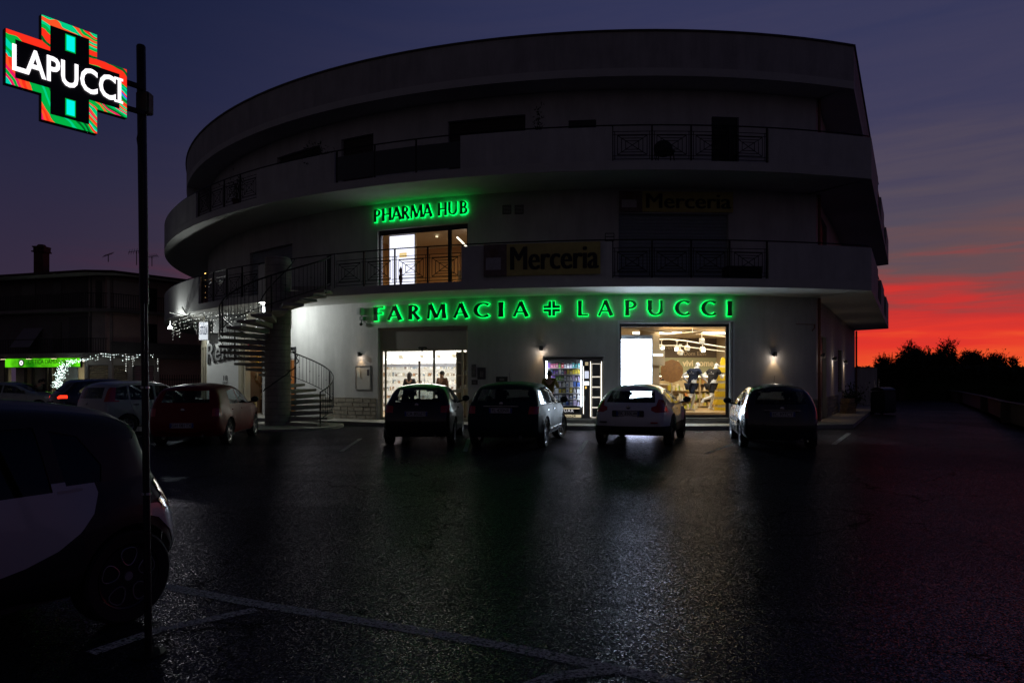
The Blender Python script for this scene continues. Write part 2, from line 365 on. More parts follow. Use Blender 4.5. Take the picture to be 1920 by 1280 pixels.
# white bay lines, thin worn paint
def paint_mat():
    m = bpy.data.materials.new('road_paint'); m.use_nodes = True; t = m.node_tree; b = t.nodes['Principled BSDF']; ln = t.links.new
    b.inputs['Base Color'].default_value = (.72, .69, .64, 1); b.inputs['Roughness'].default_value = .85
    c = t.nodes.new('ShaderNodeTexCoord'); n = t.nodes.new('ShaderNodeTexNoise'); n.inputs['Scale'].default_value = 45; n.inputs['Detail'].default_value = 6; n.inputs['Roughness'].default_value = .7
    ln(c.outputs['Object'], n.inputs[0]); r = t.nodes.new('ShaderNodeValToRGB'); r.color_ramp.elements[0].position = .40; r.color_ramp.elements[1].position = .56
    ln(n.outputs[0], r.inputs[0]); ln(r.outputs[0], b.inputs['Alpha']); return m
paint = paint_mat()
def line(pts, w):
    mb = MB(); L = [Vector((p.x, p.y, .004)) for p in pts]
    for a, b in zip(L, L[1:]):
        d = (b - a).normalized(); nrm = Vector((-d.y, d.x, 0)) * w / 2
        mb.add([a + nrm, a - nrm, b - nrm, b + nrm], [(0, 1, 2, 3)])
    return mb
lines = [([gp(305, 1098), gp(480, 1132), gp(760, 1178), gp(960, 1214), gp(1240, 1272), gp(1420, 1315)], .11),
         ([gp(170, 1225), gp(300, 1180), gp(480, 1143)], .10), ([gp(1150, 1256), gp(1040, 1268), gp(960, 1300)], .10),
         ([gp(1322, 851), gp(1372, 833)], .12), ([gp(1563, 833), gp(1592, 812)], .12), ([gp(1085, 850), gp(1100, 826)], .1),
         ([gp(640, 846), gp(676, 822)], .1), ([gp(872, 846), gp(880, 822)], .1)]
mb = MB()
for k, (p, w_) in enumerate(lines):
    l = line(p, w_); mb.add([v + Vector((0, 0, .0003 * k)) for v in l.v], l.f)
struct(mb.build('road_markings', paint))

# ================================================================ THE CURVED BUILDING
bld = thing('apartment_building', 'dark three storey building with a curved white facade and wraparound balconies', 'building', tuple(cyl(0, R_WALL, 0)))
BL = Matrix.Translation(-Vector(bld.location))
def bpart(mb, name, m, smooth=False, parent=bld):
    o = mb.build(name, m, parent, smooth)
    if parent is bld: o.matrix_parent_inverse = BL
    return o
class Op:   # opening in a facade, from photo survey
    def __init__(s, x0, x1, z0, z1): s.a = phi_at(x0, R_WALL); s.b = phi_at(x1, R_WALL); s.z0 = z0; s.z1 = z1; s.c = (s.a + s.b) / 2; s.w = 2 * R_WALL * math.sin((s.b - s.a) / 2); s.F = frame(s.c, R_WALL * math.cos((s.b - s.a) / 2))
    def has(s, u, z): return s.a < u < s.b and s.z0 < z < s.z1
shopL = Op(709, 877, GZ, z_at(793, 612, R_WALL)); shopR = Op(1160, 1368, .30, z_at(1264, 606, R_WALL))
vend = Op(1020, 1131, .28, z_at(1075, 669, R_WALL))
dr0 = Op(447, 492, GZ, 2.9)
ground_ops = [shopL, shopR, vend]
pc = WR.pc
class SOp:
    def __init__(s, d0, d1, z0, z1): s.a = pc + d0; s.b = pc + d1; s.z0 = z0; s.z1 = z1
    has = Op.has
side_ops = [SOp(1.5, 3.3, GZ, 3.15), SOp(8.0, 9.9, 1.0, 2.9)]
hub = Op(708, 877, Z1S + .06, z_at(793, 424, R_WALL)); mshut = Op(1160, 1366, Z1S, z_at(1260, 400, R_WALL)); ldoor = Op(468, 548, Z1S, z_at(520, 462, R_WALL))
f1 = [hub, mshut, ldoor]
top_ops = [Op(840, 985, Z2S, 10.4), Op(640, 700, Z2S, 10.4), Op(520, 600, Z2S, 10.4)]
def floorwall(ops, z0, z1, m, name, a=PHI_L):
    zs = sorted({z0, z1, *[o.z0 for o in ops if o.z0 > z0], *[o.z1 for o in ops]}); us = urange(WR, [x for o in ops for x in (o.a, o.b)], a=a)
    mb = MB(); shell(mb, WR, us, zs, 0, .32, lambda u, z: any(o.has(u, z) for o in ops)); return bpart(mb, name, m, smooth=True)
# ground floor wall ends where the flat-fronted corner shop begins (left)
LEFTG = phi_at(492, R_WALL)
floorwall(ground_ops + side_ops, -.02, Z1 + .02, plaster, 'wall', a=LEFTG)
floorwall(f1 + [SOp(1.4, 3.4, 5.6, 7.4), SOp(6.4, 7.6, Z1S, 7.1)], Z1S - .01, Z2 + .02, plaster, 'wall')
floorwall(top_ops, Z2S - .01, ZR + .02, plaster, 'wall')
# slabs (soffit below, floor above)
def slab(ring, z0, z1, name, m):
    mb = MB(); us = urange(ring)
    out = [ring.map(u, 0, 0) for u in us]; n = len(out); back = [Vector((CX + 6, CY + 6, 0)), Vector((CX - 12, CY + 6, 0))]
    ctr = [Vector((CX, CY, 0)), Vector((CX + 4, CY + 2, 0))]
    k = 0
    inn = []
    for i, p in enumerate(out): inn.append(ring.map(us[i], 5.0, 0))
    for z in (z0, z1):
        for row in (out, inn): mb.v += [Vector((p.x, p.y, z)) for p in row]
    for i in range(n - 1):
        mb.f += [(i, i + 1, n + i + 1, n + i), (2 * n + i, 2 * n + i + 1, 3 * n + i + 1, 3 * n + i), (i, i + 1, 2 * n + i + 1, 2 * n + i), (n + i, n + i + 1, 3 * n + i + 1, 3 * n + i)]
    mb.f += [(0, n, 3 * n, 2 * n), (n - 1, 2 * n - 1, 4 * n - 1, 3 * n - 1)]
    return bpart(mb, name, m, smooth=True)
slab(ER, Z1, Z1S, 'balcony_slab', soffit); slab(ER, Z2, Z2S, 'balcony_slab', soffit); slab(RR, ZR, ZR + .25, 'roof_slab', soffit)
mb = MB(); shell(mb, WR, urange(WR), [0, ZR], 9.6, 9.8)
for u in (PHI_L, WR.pc + SIDE):
    a_, b_ = WR.map(u, .33, 0), WR.map(u, 9.6, 0); k_ = len(mb.v); mb.v += [a_, b_, Vector((b_.x, b_.y, ZR)), Vector((a_.x, a_.y, ZR))]; mb.f.append((k_, k_ + 1, k_ + 2, k_ + 3))
bpart(mb, 'rear_wall', plaster_dk, True)
# roof parapet band with a thin metal coping
mb = MB(); shell(mb, RR, urange(RR), [ZR + .25, ZRT], .0, .2); bpart(mb, 'roof_parapet', plaster_dk, True)
mb = MB(); shell(mb, RR, urange(RR), [ZRT, ZRT + .05], -.05, .28); bpart(mb, 'coping', mat('coping_metal', (.10, .09, .09), .5, metal=.4))
mb = MB(); shell(mb, RR, urange(RR), [ZR + .6, ZR + .7], .3, 9.0); bpart(mb, 'roof', concrete)
# parapets and railings of the two balcony floors; x ranges read on the facade
RAIL = {}
def rail_panel_mesh(w_, h=.94):
    k = round(w_, 2)
    if k in RAIL: return RAIL[k]
    mb = MB(); r = .011; b = lambda p, q, rr=r: mb.tube([(p[0], 0, p[1]), (q[0], 0, q[1])], rr, 4)
    x0, x1, z0, z1 = -w_ / 2, w_ / 2, .08, h
    b((x0, z0), (x1, z0)); b((x0, z1 - .03), (x1, z1 - .03))
    b((x0 + .05, z0), (x0 + .05, z1 - .03)); b((x1 - .05, z0), (x1 - .05, z1 - .03))
    b((x0, z0 + .10), (x1, z0 + .10), .009); b((x0, z1 - .13), (x1, z1 - .13), .009)
    cx, cz = 0, (z0 + z1) / 2 - .01; aw, ah = w_ / 2 - .13, (h - .08) / 2 - .14
    for s in (1, .72, .44):
        q = [(cx - aw * s, cz - ah * s), (cx + aw * s, cz - ah * s), (cx + aw * s, cz + ah * s), (cx - aw * s, cz + ah * s)]
        for i in range(4): b(q[i], q[(i + 1) % 4])
    b((cx - aw, cz - ah), (cx + aw, cz + ah)); b((cx - aw, cz + ah), (cx + aw, cz - ah))
    RAIL[k] = mb; return mb
def balcony(zs, zp, zr, segs, ring, side_rails):
    for kind, x0, x1, npan in segs:
        a = PHI_L if x0 is None else phi_at(x0, ring.R); b = ring.pc if x1 is None else phi_at(x1, ring.R)
        if kind == 'wall':
            us = [u for u in urange(ring, [a, b], side=0) if a - 1e-4 <= u <= b + 1e-4]
            if x1 is None: us += [ring.pc + 1.2]
            mb = MB(); shell(mb, ring, us, [zs, zp], 0.003, .16); bpart(mb, 'parapet', plaster, True)
        else:
            for i in range(npan):
                p0 = a + (b - a) * i / npan; p1 = a + (b - a) * (i + 1) / npan
                wd = 2 * ring.R * math.sin((p1 - p0) / 2); Fm = frame((p0 + p1) / 2, ring.R - .1, zs)
                mb = MB()
                if kind == 'rail':
                    pm = rail_panel_mesh(wd - .04); mb.add(pm.v, pm.f, Fm); bpart(mb, 'railing_panel', iron)
                else:
                    mb.box(-wd / 2 + .03, wd / 2 - .03, -.006, .006, .08, .88, Fm); bpart(mb, 'glass_panel', mat('smoked_panel', (.01, .018, .02), .15, spec=.6))
            for i in range(npan + 1):
                p0 = a + (b - a) * i / npan; Fm = frame(p0, ring.R - .1, zs); mb = MB(); mb.box(-.022, .022, -.022, .022, 0, zr - zs, Fm); bpart(mb, 'railing_post', iron)
    us = urange(ring, a=math.radians(-60)); mb = MB(); mb.tube([ring.map(u, .1, zr) for u in us], .022, 6); bpart(mb, 'handrail', iron)
    # side face: solid, rail, solid, rail
    d = ring.pc
    for s0, s1, k in side_rails:
        if k == 'wall':
            mb = MB(); shell(mb, ring, [d + s0, d + s1], [zs, zp], 0.003, .16); bpart(mb, 'parapet', plaster)
        else:
            q = 2
            for i in range(q):
                u0 = s0 + (s1 - s0) * i / q; u1 = s0 + (s1 - s0) * (i + 1) / q
                P = ring.map(d + (u0 + u1) / 2, .1, zs); Mx = Matrix.Rotation(math.atan2(DIR.y, DIR.x), 4, 'Z'); Mx.translation = P
                pm = rail_panel_mesh(u1 - u0 - .04); mb = MB(); mb.add(pm.v, pm.f, Mx); bpart(mb, 'railing_panel', iron)
sr = [(1.2, 5.0, 'wall'), (5.0, 8.0, 'rail'), (8.0, 11.5, 'wall'), (11.5, 14.5, 'rail'), (14.5, SIDE, 'wall')]
balcony(Z1S, Z1P, Z1R, [('wall', None, 372, 0), ('rail', 374, 482, 4), ('wall', 484, 540, 0), ('rail', 625, 865, 4), ('wall', 865, 1148, 0), ('rail', 1149, 1441, 4), ('wall', 1442, None, 0)], ER, sr)
balcony(Z2S, Z2P, Z2R, [('wall', None, 367, 0), ('rail', 368, 480, 4), ('wall', 481, 627, 0), ('glass', 628, 862, 3), ('wall', 863, 1148, 0), ('rail', 1149, 1441, 4), ('wall', 1442, None, 0)], ER, sr)
# end wall on the top floor at the far left and partition walls
for px_, R0 in ((343, R_ROOF - .05), (735, R_ROOF - 1.2), (1003, R_ROOF - 1.1)):
    p = phi_at(px_, R_ROOF) if px_ > 350 else math.radians(-62.5)
    Fm = frame(p, R0); mb = MB(); mb.box(-.12, .12, 0, R0 - R_WALL + .05, Z2S + .01, ZR - .002, Fm); bpart(mb, 'partition_wall', plaster)
# solid storey piece at the far left reaching the roof line
mb = MB(); shell(mb, RR, [math.radians(a) for a in range(-92, -61, 3)], [Z2S, ZR - .003], .02, .3); bpart(mb, 'wall', plaster, True)

# rusticated stone plinth: coursed blocks on the ground floor
stone = mat('plinth_stone', (.36, .32, .26), .85, noise=.35, nscale=7, bump=.8, bscale=22)
def plinth(u0, u1, z1, name='stone_plinth', m=stone):
    mb = MB(); r = random.Random(int(u0 * 1000)); z = GZ; row = 0
    while z < z1 - .02:
        h = .15; u = u0 - (row % 2) * .012
        while u < u1 - .0005:
            on_side = u >= pc - 1e-6
            du = (.30 + .12 * r.random()) / (1 if on_side else R_WALL)
            a = max(u, u0); b = min(u + du, u1)
            if not on_side and b > pc: b = pc
            if b - a > .0004:
                gap = .006 / (1 if on_side else R_WALL); t = -.03 - .02 * r.random()
                k = len(mb.v); zz0, zz1 = z + .004, min(z + h - .004, z1)
                for uu, tt, q in ((a + gap, .02, zz0), (b - gap, .02, zz0), (b - gap, .02, zz1), (a + gap, .02, zz1), (a + gap * 2, t, zz0 + .01), (b - gap * 2, t, zz0 + .01), (b - gap * 2, t, zz1 - .01), (a + gap * 2, t, zz1 - .01)):
                    mb.v.append(WR.map(uu, tt, q) if tt > 0 else (WR.map(uu, 0, q) + (Vector((math.sin(uu), -math.cos(uu), 0)) if uu <= pc else -WR.n) * -tt))
                mb.f += [(k + 4, k + 5, k + 6, k + 7), (k, k + 1, k + 5, k + 4), (k + 1, k + 2, k + 6, k + 5), (k + 2, k + 3, k + 7, k + 6), (k + 3, k, k + 4, k + 7)]
            u = max(b, u + du * .5)
        z += h; row += 1
    return bpart(mb, name, m)
zpl = z_at(660, 745, R_WALL)
plinth(phi_at(600, R_WALL), phi_at(706, R_WALL), zpl); plinth(phi_at(879, R_WALL), phi_at(1014, R_WALL), zpl)
plinth(phi_at(1136, R_WALL), phi_at(1157, R_WALL), zpl); plinth(phi_at(1371, R_WALL), pc, zpl)
plinth(pc, pc + 1.45, zpl); plinth(pc + 3.35, pc + 7.9, zpl); plinth(pc + 9.95, pc + SIDE, zpl)

# shop front left: jambs, shutter box, glazing
def bar(mb, x0, x1, y0, y1, z0, z1, M): mb.box(x0, x1, y0, y1, z0, z1, M)
def fr(o, y=.10, t=.07, d=.06, m=alu, sill=True, name='window_frame'):
    w2 = o.w / 2; mb = MB()
    mb.box(-w2 + .004, -w2 + t, y, y + d, o.z0 + .004, o.z1 - .004, o.F); mb.box(w2 - t, w2 - .004, y, y + d, o.z0 + .004, o.z1 - .004, o.F)
    mb.box(-w2 + t, w2 - t, y, y + d, o.z1 - t, o.z1 - .004, o.F); mb.box(-w2 + t, w2 - t, y, y + d, o.z0 + .004, o.z0 + t, o.F)
    return bpart(mb, name, m)
w2 = shopL.w / 2; zs_ = z_at(793, 653, R_WALL)
cream = mat('cream_frame', (.50, .45, .34), .5, noise=.1, nscale=4)
sf = fr(shopL, .12, .10, .08, cream, name='shop_front')
mb = MB(); mb.box(-w2 + .1, w2 - .1, .15, .24, zs_, shopL.z1 - .1, shopL.F)
for i in range(9): z = zs_ + .06 + i * (shopL.z1 - .2 - zs_) / 9; mb.box(-w2 + .1, w2 - .1, .144, .15, z, z + .055, shopL.F)
bpart(mb, 'roller_shutter', mat('shutter_cream', (.42, .38, .34), .6, noise=.1, nscale=2), parent=bld)
mb = MB()
for x in (-w2 + .2, w2 * .22, w2 - .28): mb.box(x - .035, x + .035, .16, .21, GZ + .01, zs_, shopL.F)
mb.box(-w2 + .1, w2 - .1, .16, .21, zs_ - .07, zs_ - .003, shopL.F); mb.box(w2 * .22 + .036, w2 - .32, .165, .205, 1.12, 1.22, shopL.F); mb.box(-w2 + .24, w2 * .22 - .04, .165, .205, GZ + .01, GZ + .1, shopL.F)
bpart(mb, 'door_frame', cream)
mb = MB(); mb.box(-w2 + .24, w2 * .22 - .036, .182, .19, GZ + .1, zs_ - .07, shopL.F); mb.box(w2 * .22 + .036, w2 - .32, .182, .19, 1.22, zs_ - .07, shopL.F); bpart(mb, 'door_pane', shopglass)
mb = MB(); mb.bbox(-.14, .14, -.02, .14, zs_ - .02, zs_ + .06, .02, shopL.F); mb.sphere((0, .02, zs_ - .05), .05, n=8, M=shopL.F); bpart(mb, 'door_sensor', black)

# shop front right: big display window
w3 = shopR.w / 2
fr(shopR, .06, .10, .07, darkframe, name='window_frame')
mb = MB(); 
for x in (-w3 - .03, w3 + .0, w3 + .10): mb.box(x, x + .055, -.05, .10, shopR.z0, shopR.z1 + .06, shopR.F)
mb.box(-w3 - .03, w3 + .155, -.05, .10, shopR.z1 + .062, shopR.z1 + .11, shopR.F); bpart(mb, 'window_trim', mat('trim_paint', (.62, .64, .66), .4))
mb = MB(); mb.box(-w3 + .1, w3 - .1, .09, .098, shopR.z0 + .1, shopR.z1 - .1, shopR.F); bpart(mb, 'window_pane', shopglass)
mb = MB(); mb.box(-w3 - .05, w3 + .17, -.12, .06, shopR.z0 - .07, shopR.z0 - .003, shopR.F); bpart(mb, 'window_sill', kerb_m)

# PHARMA HUB window on the first floor
wh = hub.w / 2
fr(hub, .10, .07, .06, darkframe); 
mb = MB(); xm = wh * .55; mb.box(xm, xm + .12, .10, .18, hub.z0 + .07, hub.z1 - .07, hub.F); mb.box(-wh + .07, wh - .07, .12, .15, hub.z1 - .17, hub.z1 - .073, hub.F); bpart(mb, 'window_mullion', darkframe)
mb = MB(); mb.box(-wh + .07, wh - .07, .16, .165, hub.z0 + .07, hub.z1 - .17, hub.F); bpart(mb, 'window_pane', shopglass)

# roller shutters
def shut(o, name='roller_shutter', m=shutter_m, pitch=.11, y=.12):
    mb = MB(); w_ = o.w / 2; z = o.z0
    while z < o.z1 - .01:
        zt = min(z + pitch * .86, o.z1); mb.add([(-w_ + .01, y + .012, z), (w_ - .01, y + .012, z), (w_ - .01, y - .01, (z + zt) / 2), (-w_ + .01, y - .01, (z + zt) / 2), (-w_ + .01, y + .012, zt), (w_ - .01, y + .012, zt), (-w_ + .01, y + .012, min(z + pitch, o.z1)), (w_ - .01, y + .012, min(z + pitch, o.z1))], [(0, 1, 2, 3), (3, 2, 5, 4), (4, 5, 7, 6)], o.F); z += pitch
    mb.box(-w_ + .01, w_ - .01, y + .03, y + .05, o.z0, o.z1, o.F)
    return bpart(mb, name, m)
shut(mshut); shut(ldoor)
for o in top_ops: shut(o, m=mat('wood_shutter', (.05, .04, .035), .6))
# side face openings
def sf_frame(d): Mx = Matrix.Rotation(math.atan2(DIR.y, DIR.x), 4, 'Z'); Mx.translation = WR.map(pc + d, 0, 0); return Mx
class Q: pass
for (a, b, z0, z1) in ((1.5, 3.3, GZ, 3.15), (1.4, 3.4, 5.6, 7.4), (6.4, 7.6, Z1S, 7.1), (8.0, 9.9, 1.0, 2.9)):
    o = Q(); o.F = sf_frame((a + b) / 2); o.w = b - a; o.z0 = z0; o.z1 = z1
    if z0 == GZ:
        mb = MB(); mb.box(-o.w / 2 + .01, o.w / 2 - .01, .14, .18, z0, z1, o.F); mb.box(-.03, .03, .12, .139, z0, z1, o.F)
        for s in (-.45, .45): mb.box(s - .33, s + .33, .125, .139, .6, 2.9, o.F)
        bpart(mb, 'door', mat('door_dark', (.035, .035, .04), .35, noise=.1))
    else: shut(o, m=mat('louvre_brown', (.16, .07, .05), .6), pitch=.14)
# copper rain pipes at the right corner and the rear corner
for d, zt in ((.12, ZR), (SIDE - .2, Z1)):
    mb = MB()
    for z0_, z1_ in ((.15, Z1 - .01), (Z1S + .01, Z2 - .01), (Z2S + .01, ZR - .01)):
        if z0_ > zt: continue
        P = WR.map(pc + d, 0, 0) - WR.n * .09; mb.tube([(P.x, P.y, z0_), (P.x, P.y, z1_)], .05, 10)
        for z in (z0_ + .5, z0_ + 1.6, z1_ - .4): mb.tube([(P.x, P.y, z), (P.x, P.y, z + .04)], .062, 10)
    bpart(mb, 'rain_pipe', copper, True)
# vents
for xx in (942, 965):
    p0 = phi_at(xx, R_WALL); p1 = phi_at(xx + 17, R_WALL); z0 = z_at(xx, 402, R_WALL); Fm = frame((p0 + p1) / 2, R_WALL); mb = MB(); ww = .15
    mb.box(-ww, ww, -.02, .01, z0, z0 + .03, Fm); mb.box(-ww, ww, -.02, .01, z0 + .27, z0 + .30, Fm); mb.box(-ww, -ww + .02, -.02, .01, z0 + .031, z0 + .269, Fm); mb.box(ww - .02, ww, -.02, .01, z0 + .031, z0 + .269, Fm)
    for i in range(5): mb.box(-ww + .021, ww - .021, -.016, .006, z0 + .045 + i * .045, z0 + .066 + i * .045, Fm)
    bpart(mb, 'vent_grille', mat('vent_grey', (.12, .12, .12), .6))

# ================================================================ SHOP INTERIORS
inwhite = mat('interior_white', (.78, .77, .74), .6, noise=.04)
woodfl = mat('wood_floor', (.42, .30, .17), .35, noise=.2, nscale=3)
def room(F, x0, x1, y0, y1, z0, z1, mw, mf, mc, xl=-2.2, xr=2.2, yw=1.35):
    mb = MB(); t = .1; yl = yw if x0 < xl else y0; yr = yw if x1 > xr else y0; xl = max(xl, x0 - t); xr = min(xr, x1 + t)
    def plate(m_, za, zb):
        if yl > y0: m_.box(x0 - t, xl, yl, y1 + t, za, zb, F)
        m_.box(xl, xr, y0, y1 + t, za, zb, F)
        if yr > y0: m_.box(xr, x1 + t, yr, y1 + t, za, zb, F)
    mb.box(x0 - t, x0, yl, y1, z0, z1, F); mb.box(x1, x1 + t, yr, y1, z0, z1, F); mb.box(x0 - t, x1 + t, y1 + .002, y1 + t, z0, z1, F); bpart(mb, 'interior_wall', mw)
    mb = MB(); plate(mb, z0 - .1, z0 - .002); bpart(mb, 'interior_floor', mf)
    mb = MB(); plate(mb, z1 + .002, z1 + .1); bpart(mb, 'interior_ceiling', mc)
zcl = 2.9; zcr = shopR.z1 + .04
room(shopL.F, -5.6, 1.75, .34, 6.4, GZ + .02, zcl, inwhite, woodfl, inwhite)
room(shopR.F, -2.0, 4.3, .36, 8.6, .32, zcr, mat('interior_taupe', (.36, .29, .20), .7), woodfl, mat('ceiling_panel', (.52, .44, .33), .8))
room(hub.F, -3.0, 1.75, .34, 4.2, hub.z0, hub.z1 + .1, mat('interior_orange', (.62, .40, .20), .7), woodfl, inwhite, xl=-1.9, yw=.9)
# lit ceiling panels
lt = thing('ceiling_light', 'long bright white ceiling light inside the left pharmacy doorway', 'ceiling light', tuple(shopL.F @ Vector((-2, 3.6, zcl))), shopL.c)
mb = MB(); mb.box(-2.6, 2.6, -.12, .12, -.07, -.004); mb.build('light_diffuser', emis('shop_tube', (1, .96, .88), 12), lt)
light('AREA', 'shop_area_light', (0, -.3, -.12), 200, (1, .94, .84), lt, 4.5, (0, 0, 0), sizey=2.2)
lt = thing('ceiling_light', 'warm track lighting glow above the display window with two running mannequins', 'ceiling light', tuple(shopR.F @ Vector((1.8, 4.5, zcr))), shopR.c)
mb = MB(); mb.box(-2.2, 2.2, -.04, .04, -.09, -.004); mb.build('light_diffuser', emis('shop_strip', (1, .85, .6), 5), lt)
light('AREA', 'shop_area_light', (0, 0, -.14), 360, (1, .80, .52), lt, 3.6, (0, 0, 0), sizey=5.0)
light('AREA', 'added_mannequin_light', (-.3, -3.6, -.12), 60, (1, .90, .74), lt, .8, (math.radians(22), 0, 0), sizey=.5)  # unseen area light added to brighten the mannequins, in place of track spots
# left shop shelving on the back wall (built in frame of the doorway)
shelf = thing('shelving_unit', 'long white lit wall shelving full of packets behind the left pharmacy doorway', 'shelving', tuple(shopL.F @ Vector((-1.9, 6.3, GZ + .02))), shopL.c)
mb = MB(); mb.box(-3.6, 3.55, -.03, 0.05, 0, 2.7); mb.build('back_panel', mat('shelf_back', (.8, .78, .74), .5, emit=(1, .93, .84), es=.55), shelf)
mb = MB()
SZ = (.18, .55, .9, 1.22, 1.54, 1.86)
for z in SZ: mb.box(-3.6, 3.55, -.42, -.032, z, z + .03)
mb.build('shelf_board', inwhite, shelf)
mb = MB(); 
for i in range(9): x = -3.6 + i * .89; mb.box(x, x + .04, -.45, -.423, 0, 2.2)
mb.build('upright', inwhite, shelf)
mb = MB(); mb.box(-3.6, 3.55, -.47, -.43, 1.98, 2.12); mb.build('header_strip', mat('header_blue', (.30, .32, .40), .4), shelf)
mb = MB(); mb.box(-3.6, 3.55, -.3, -.1, 2.30, 2.36); mb.build('strip_light', emis('strip_led', (1, .97, .92), 6), shelf)
goodcols = [(.75, .72, .66), (.7, .7, .72), (.50, .30, .18), (.7, .62, .5), (.35, .42, .5), (.8, .8, .78), (.78, .74, .7), (.85, .85, .85), (.25, .18, .14), (.75, .72, .66), (.8, .8, .8), (.82, .8, .76)]
def goods(M, x0, x1, y, zs, rnd, name, lab, hmin=.1, hmax=.26, cols=goodcols, dens=.85):
    groups = {}
    for z in zs:
        x = x0
        while x < x1:
            wv = .035 + .07 * rnd.random(); h = hmin + (hmax - hmin) * rnd.random()
            if rnd.random() < dens: groups.setdefault(rnd.randrange(len(cols)), []).append((x, x + wv, z, z + h))
            x += wv + .008
    mbs = MB(); mi = []
    for k, L in groups.items():
        for (a, b, c, d) in L: mbs.box(a, b, y - .12 - .1 * rnd.random(), y, c, d); mi += [k] * 6
    o = mbs.build(name, mat('pack_0%s' % name, cols[0], .4))
    o.data.materials.clear()
    for k, c in enumerate(cols): o.data.materials.append(mat('pack_%.2f_%.2f_%.2f' % c, c, .4))
    o.data.polygons.foreach_set('material_index', mi); o.matrix_world = M
    o['label'] = lab; o['category'] = 'packaged goods'; return stuff(o)
R1 = random.Random(3)
goods(shelf.matrix_basis.copy() if False else (shopL.F @ Matrix.Translation((-1.9, 6.3, GZ + .02))), -3.5, 3.5, -.12, [z + .032 for z in SZ], R1, 'packaged_goods', 'rows of pale medicine packets on the white shelves in the left pharmacy doorway', .06, .17)
# right shop: dark upper band, green-grey band with lettering, shelves
Rb = thing('wall_banner', 'olive grey wall band with cream lettering above the shelves in the display window', 'wall lettering', tuple(shopR.F @ Vector((1.8, 8.5, 0))), shopR.c)
mb = MB(); mb.box(-3.7, 3.7, -.04, 0.06, 1.75, 2.56); mb.build('banner_panel', mat('olive_panel', (.30, .31, .20), .6), Rb)
mb = MB(); mb.box(-3.7, 3.7, -.04, 0.06, 2.563, 3.6); mb.build('upper_panel', mat('brown_panel', (.09, .065, .045), .6), Rb)
t_ = text_mesh('vieni come sei. vivi come vuoi', .39, .01, .010, .95); T = Matrix.Translation((.86, -.06, 2.30)); mb = MB(); mb.add(t_.v, t_.f, T); mb.build('lettering', mat('cream_letter', (.85, .75, .55), .5), Rb)
t_ = text_mesh('per ogni momento', .30, .008, 0, shear=.3); mb = MB(); mb.add(t_.v, t_.f, Matrix.Translation((-.35, -.06, 3.05))); mb.build('lettering', mat('taupe_letter', (.42, .34, .25), .5), Rb)
t_ = text_mesh('Dom Edvi', .26, .008, 0); mb = MB(); mb.add(t_.v, t_.f, Matrix.Translation((1.5, -.06, 2.74))); mb.build('lettering', MAT['taupe_letter'], Rb)
sh2 = thing('shelving_unit', 'back wall shelving of cosmetics under the cream lettering in the display window', 'shelving', tuple(shopR.F @ Vector((1.8, 8.45, .32))), shopR.c)
mb = MB(); S2 = (.05, .4, .72, 1.04, 1.3)
for z in S2: mb.box(-3.7, 3.7, -.5, -.05, z, z + .03)
for i in range(8): x = -3.7 + i * 1.05; mb.box(x, x + .04, -.5, -.052, 0, 1.45)
mb.build('shelf_board', mat('shelf_wood', (.48, .38, .24), .5), sh2)
mb = MB(); mb.box(-3.7, 3.7, -.48, -.44, 1.36, 1.42); mb.build('strip_light', emis('strip_warm', (1, .80, .52), 6), sh2)
warmcols = [(.8, .6, .35), (.7, .5, .3), (.75, .7, .55), (.5, .25, .1), (.35, .45, .1), (.65, .55, .1), (.8, .75, .65), (.3, .15, .08)]
goods(shopR.F @ Matrix.Translation((1.8, 8.4, .32)), -3.6, 3.6, -.15, [z + .032 for z in S2[:-1]], R1, 'packaged_goods', 'rows of warm coloured jars and boxes on the back shelves of the display window', .1, .24, warmcols)
# a low gondola of goods behind the mannequins
gd = thing('display_gondola', 'low stepped display stand crowded with green and yellow products between the mannequins', 'display stand', tuple(shopR.F @ Vector((1.1, 4.6, .32))), shopR.c)
mb = MB()
for k, z in enumerate((.06, .42, .78)): mb.box(-.8, 1.0, -.42 + .08 * k, .42 - .08 * k, z, z + .03)
mb.box(-.8, 1.0, -.03, .03, 0, 1.2); mb.build('shelf_board', MAT['shelf_wood'], gd)
goods(shopR.F @ Matrix.Translation((1.1, 4.6, .32)), -.75, .95, -.16, [.092, .452, .812], R1, 'packaged_goods', 'green and yellow products heaped on the low stand between the mannequins', .08, .28, [(.3, .45, .08), (.7, .65, .1), (.8, .75, .6), (.75, .3, .08), (.6, .6, .55)])
# yellow display tower at the right edge of the window
yt = thing('display_tower', 'tall yellow cardboard display tower at the right edge of the shop window', 'display stand', tuple(shopR.F @ Vector((2.75, 3.2, .32))), shopR.c)
mb = MB()
for k in range(6): mb.bbox(-.32, .32, -.25, .25, k * .30, k * .30 + .2, .015)
mb.build('tray', mat('yellow_card', (.75, .55, .02), .5), yt)
mb = MB(); mb.box(-.26, .26, -.2, .2, .0, 1.78); mb.build('core_box', mat('white_card', (.6, .58, .5), .5), yt)
mb = MB()
poly = [(.10 * (1 + .1 * math.cos(8 * a)) * math.cos(a), 1.86 + .22 * math.sin(a)) for a in [2 * math.pi * i / 24 for i in range(24)]]
mb.prism(poly, -.03, .03); mb.build('topper', MAT['yellow_card'], yt)
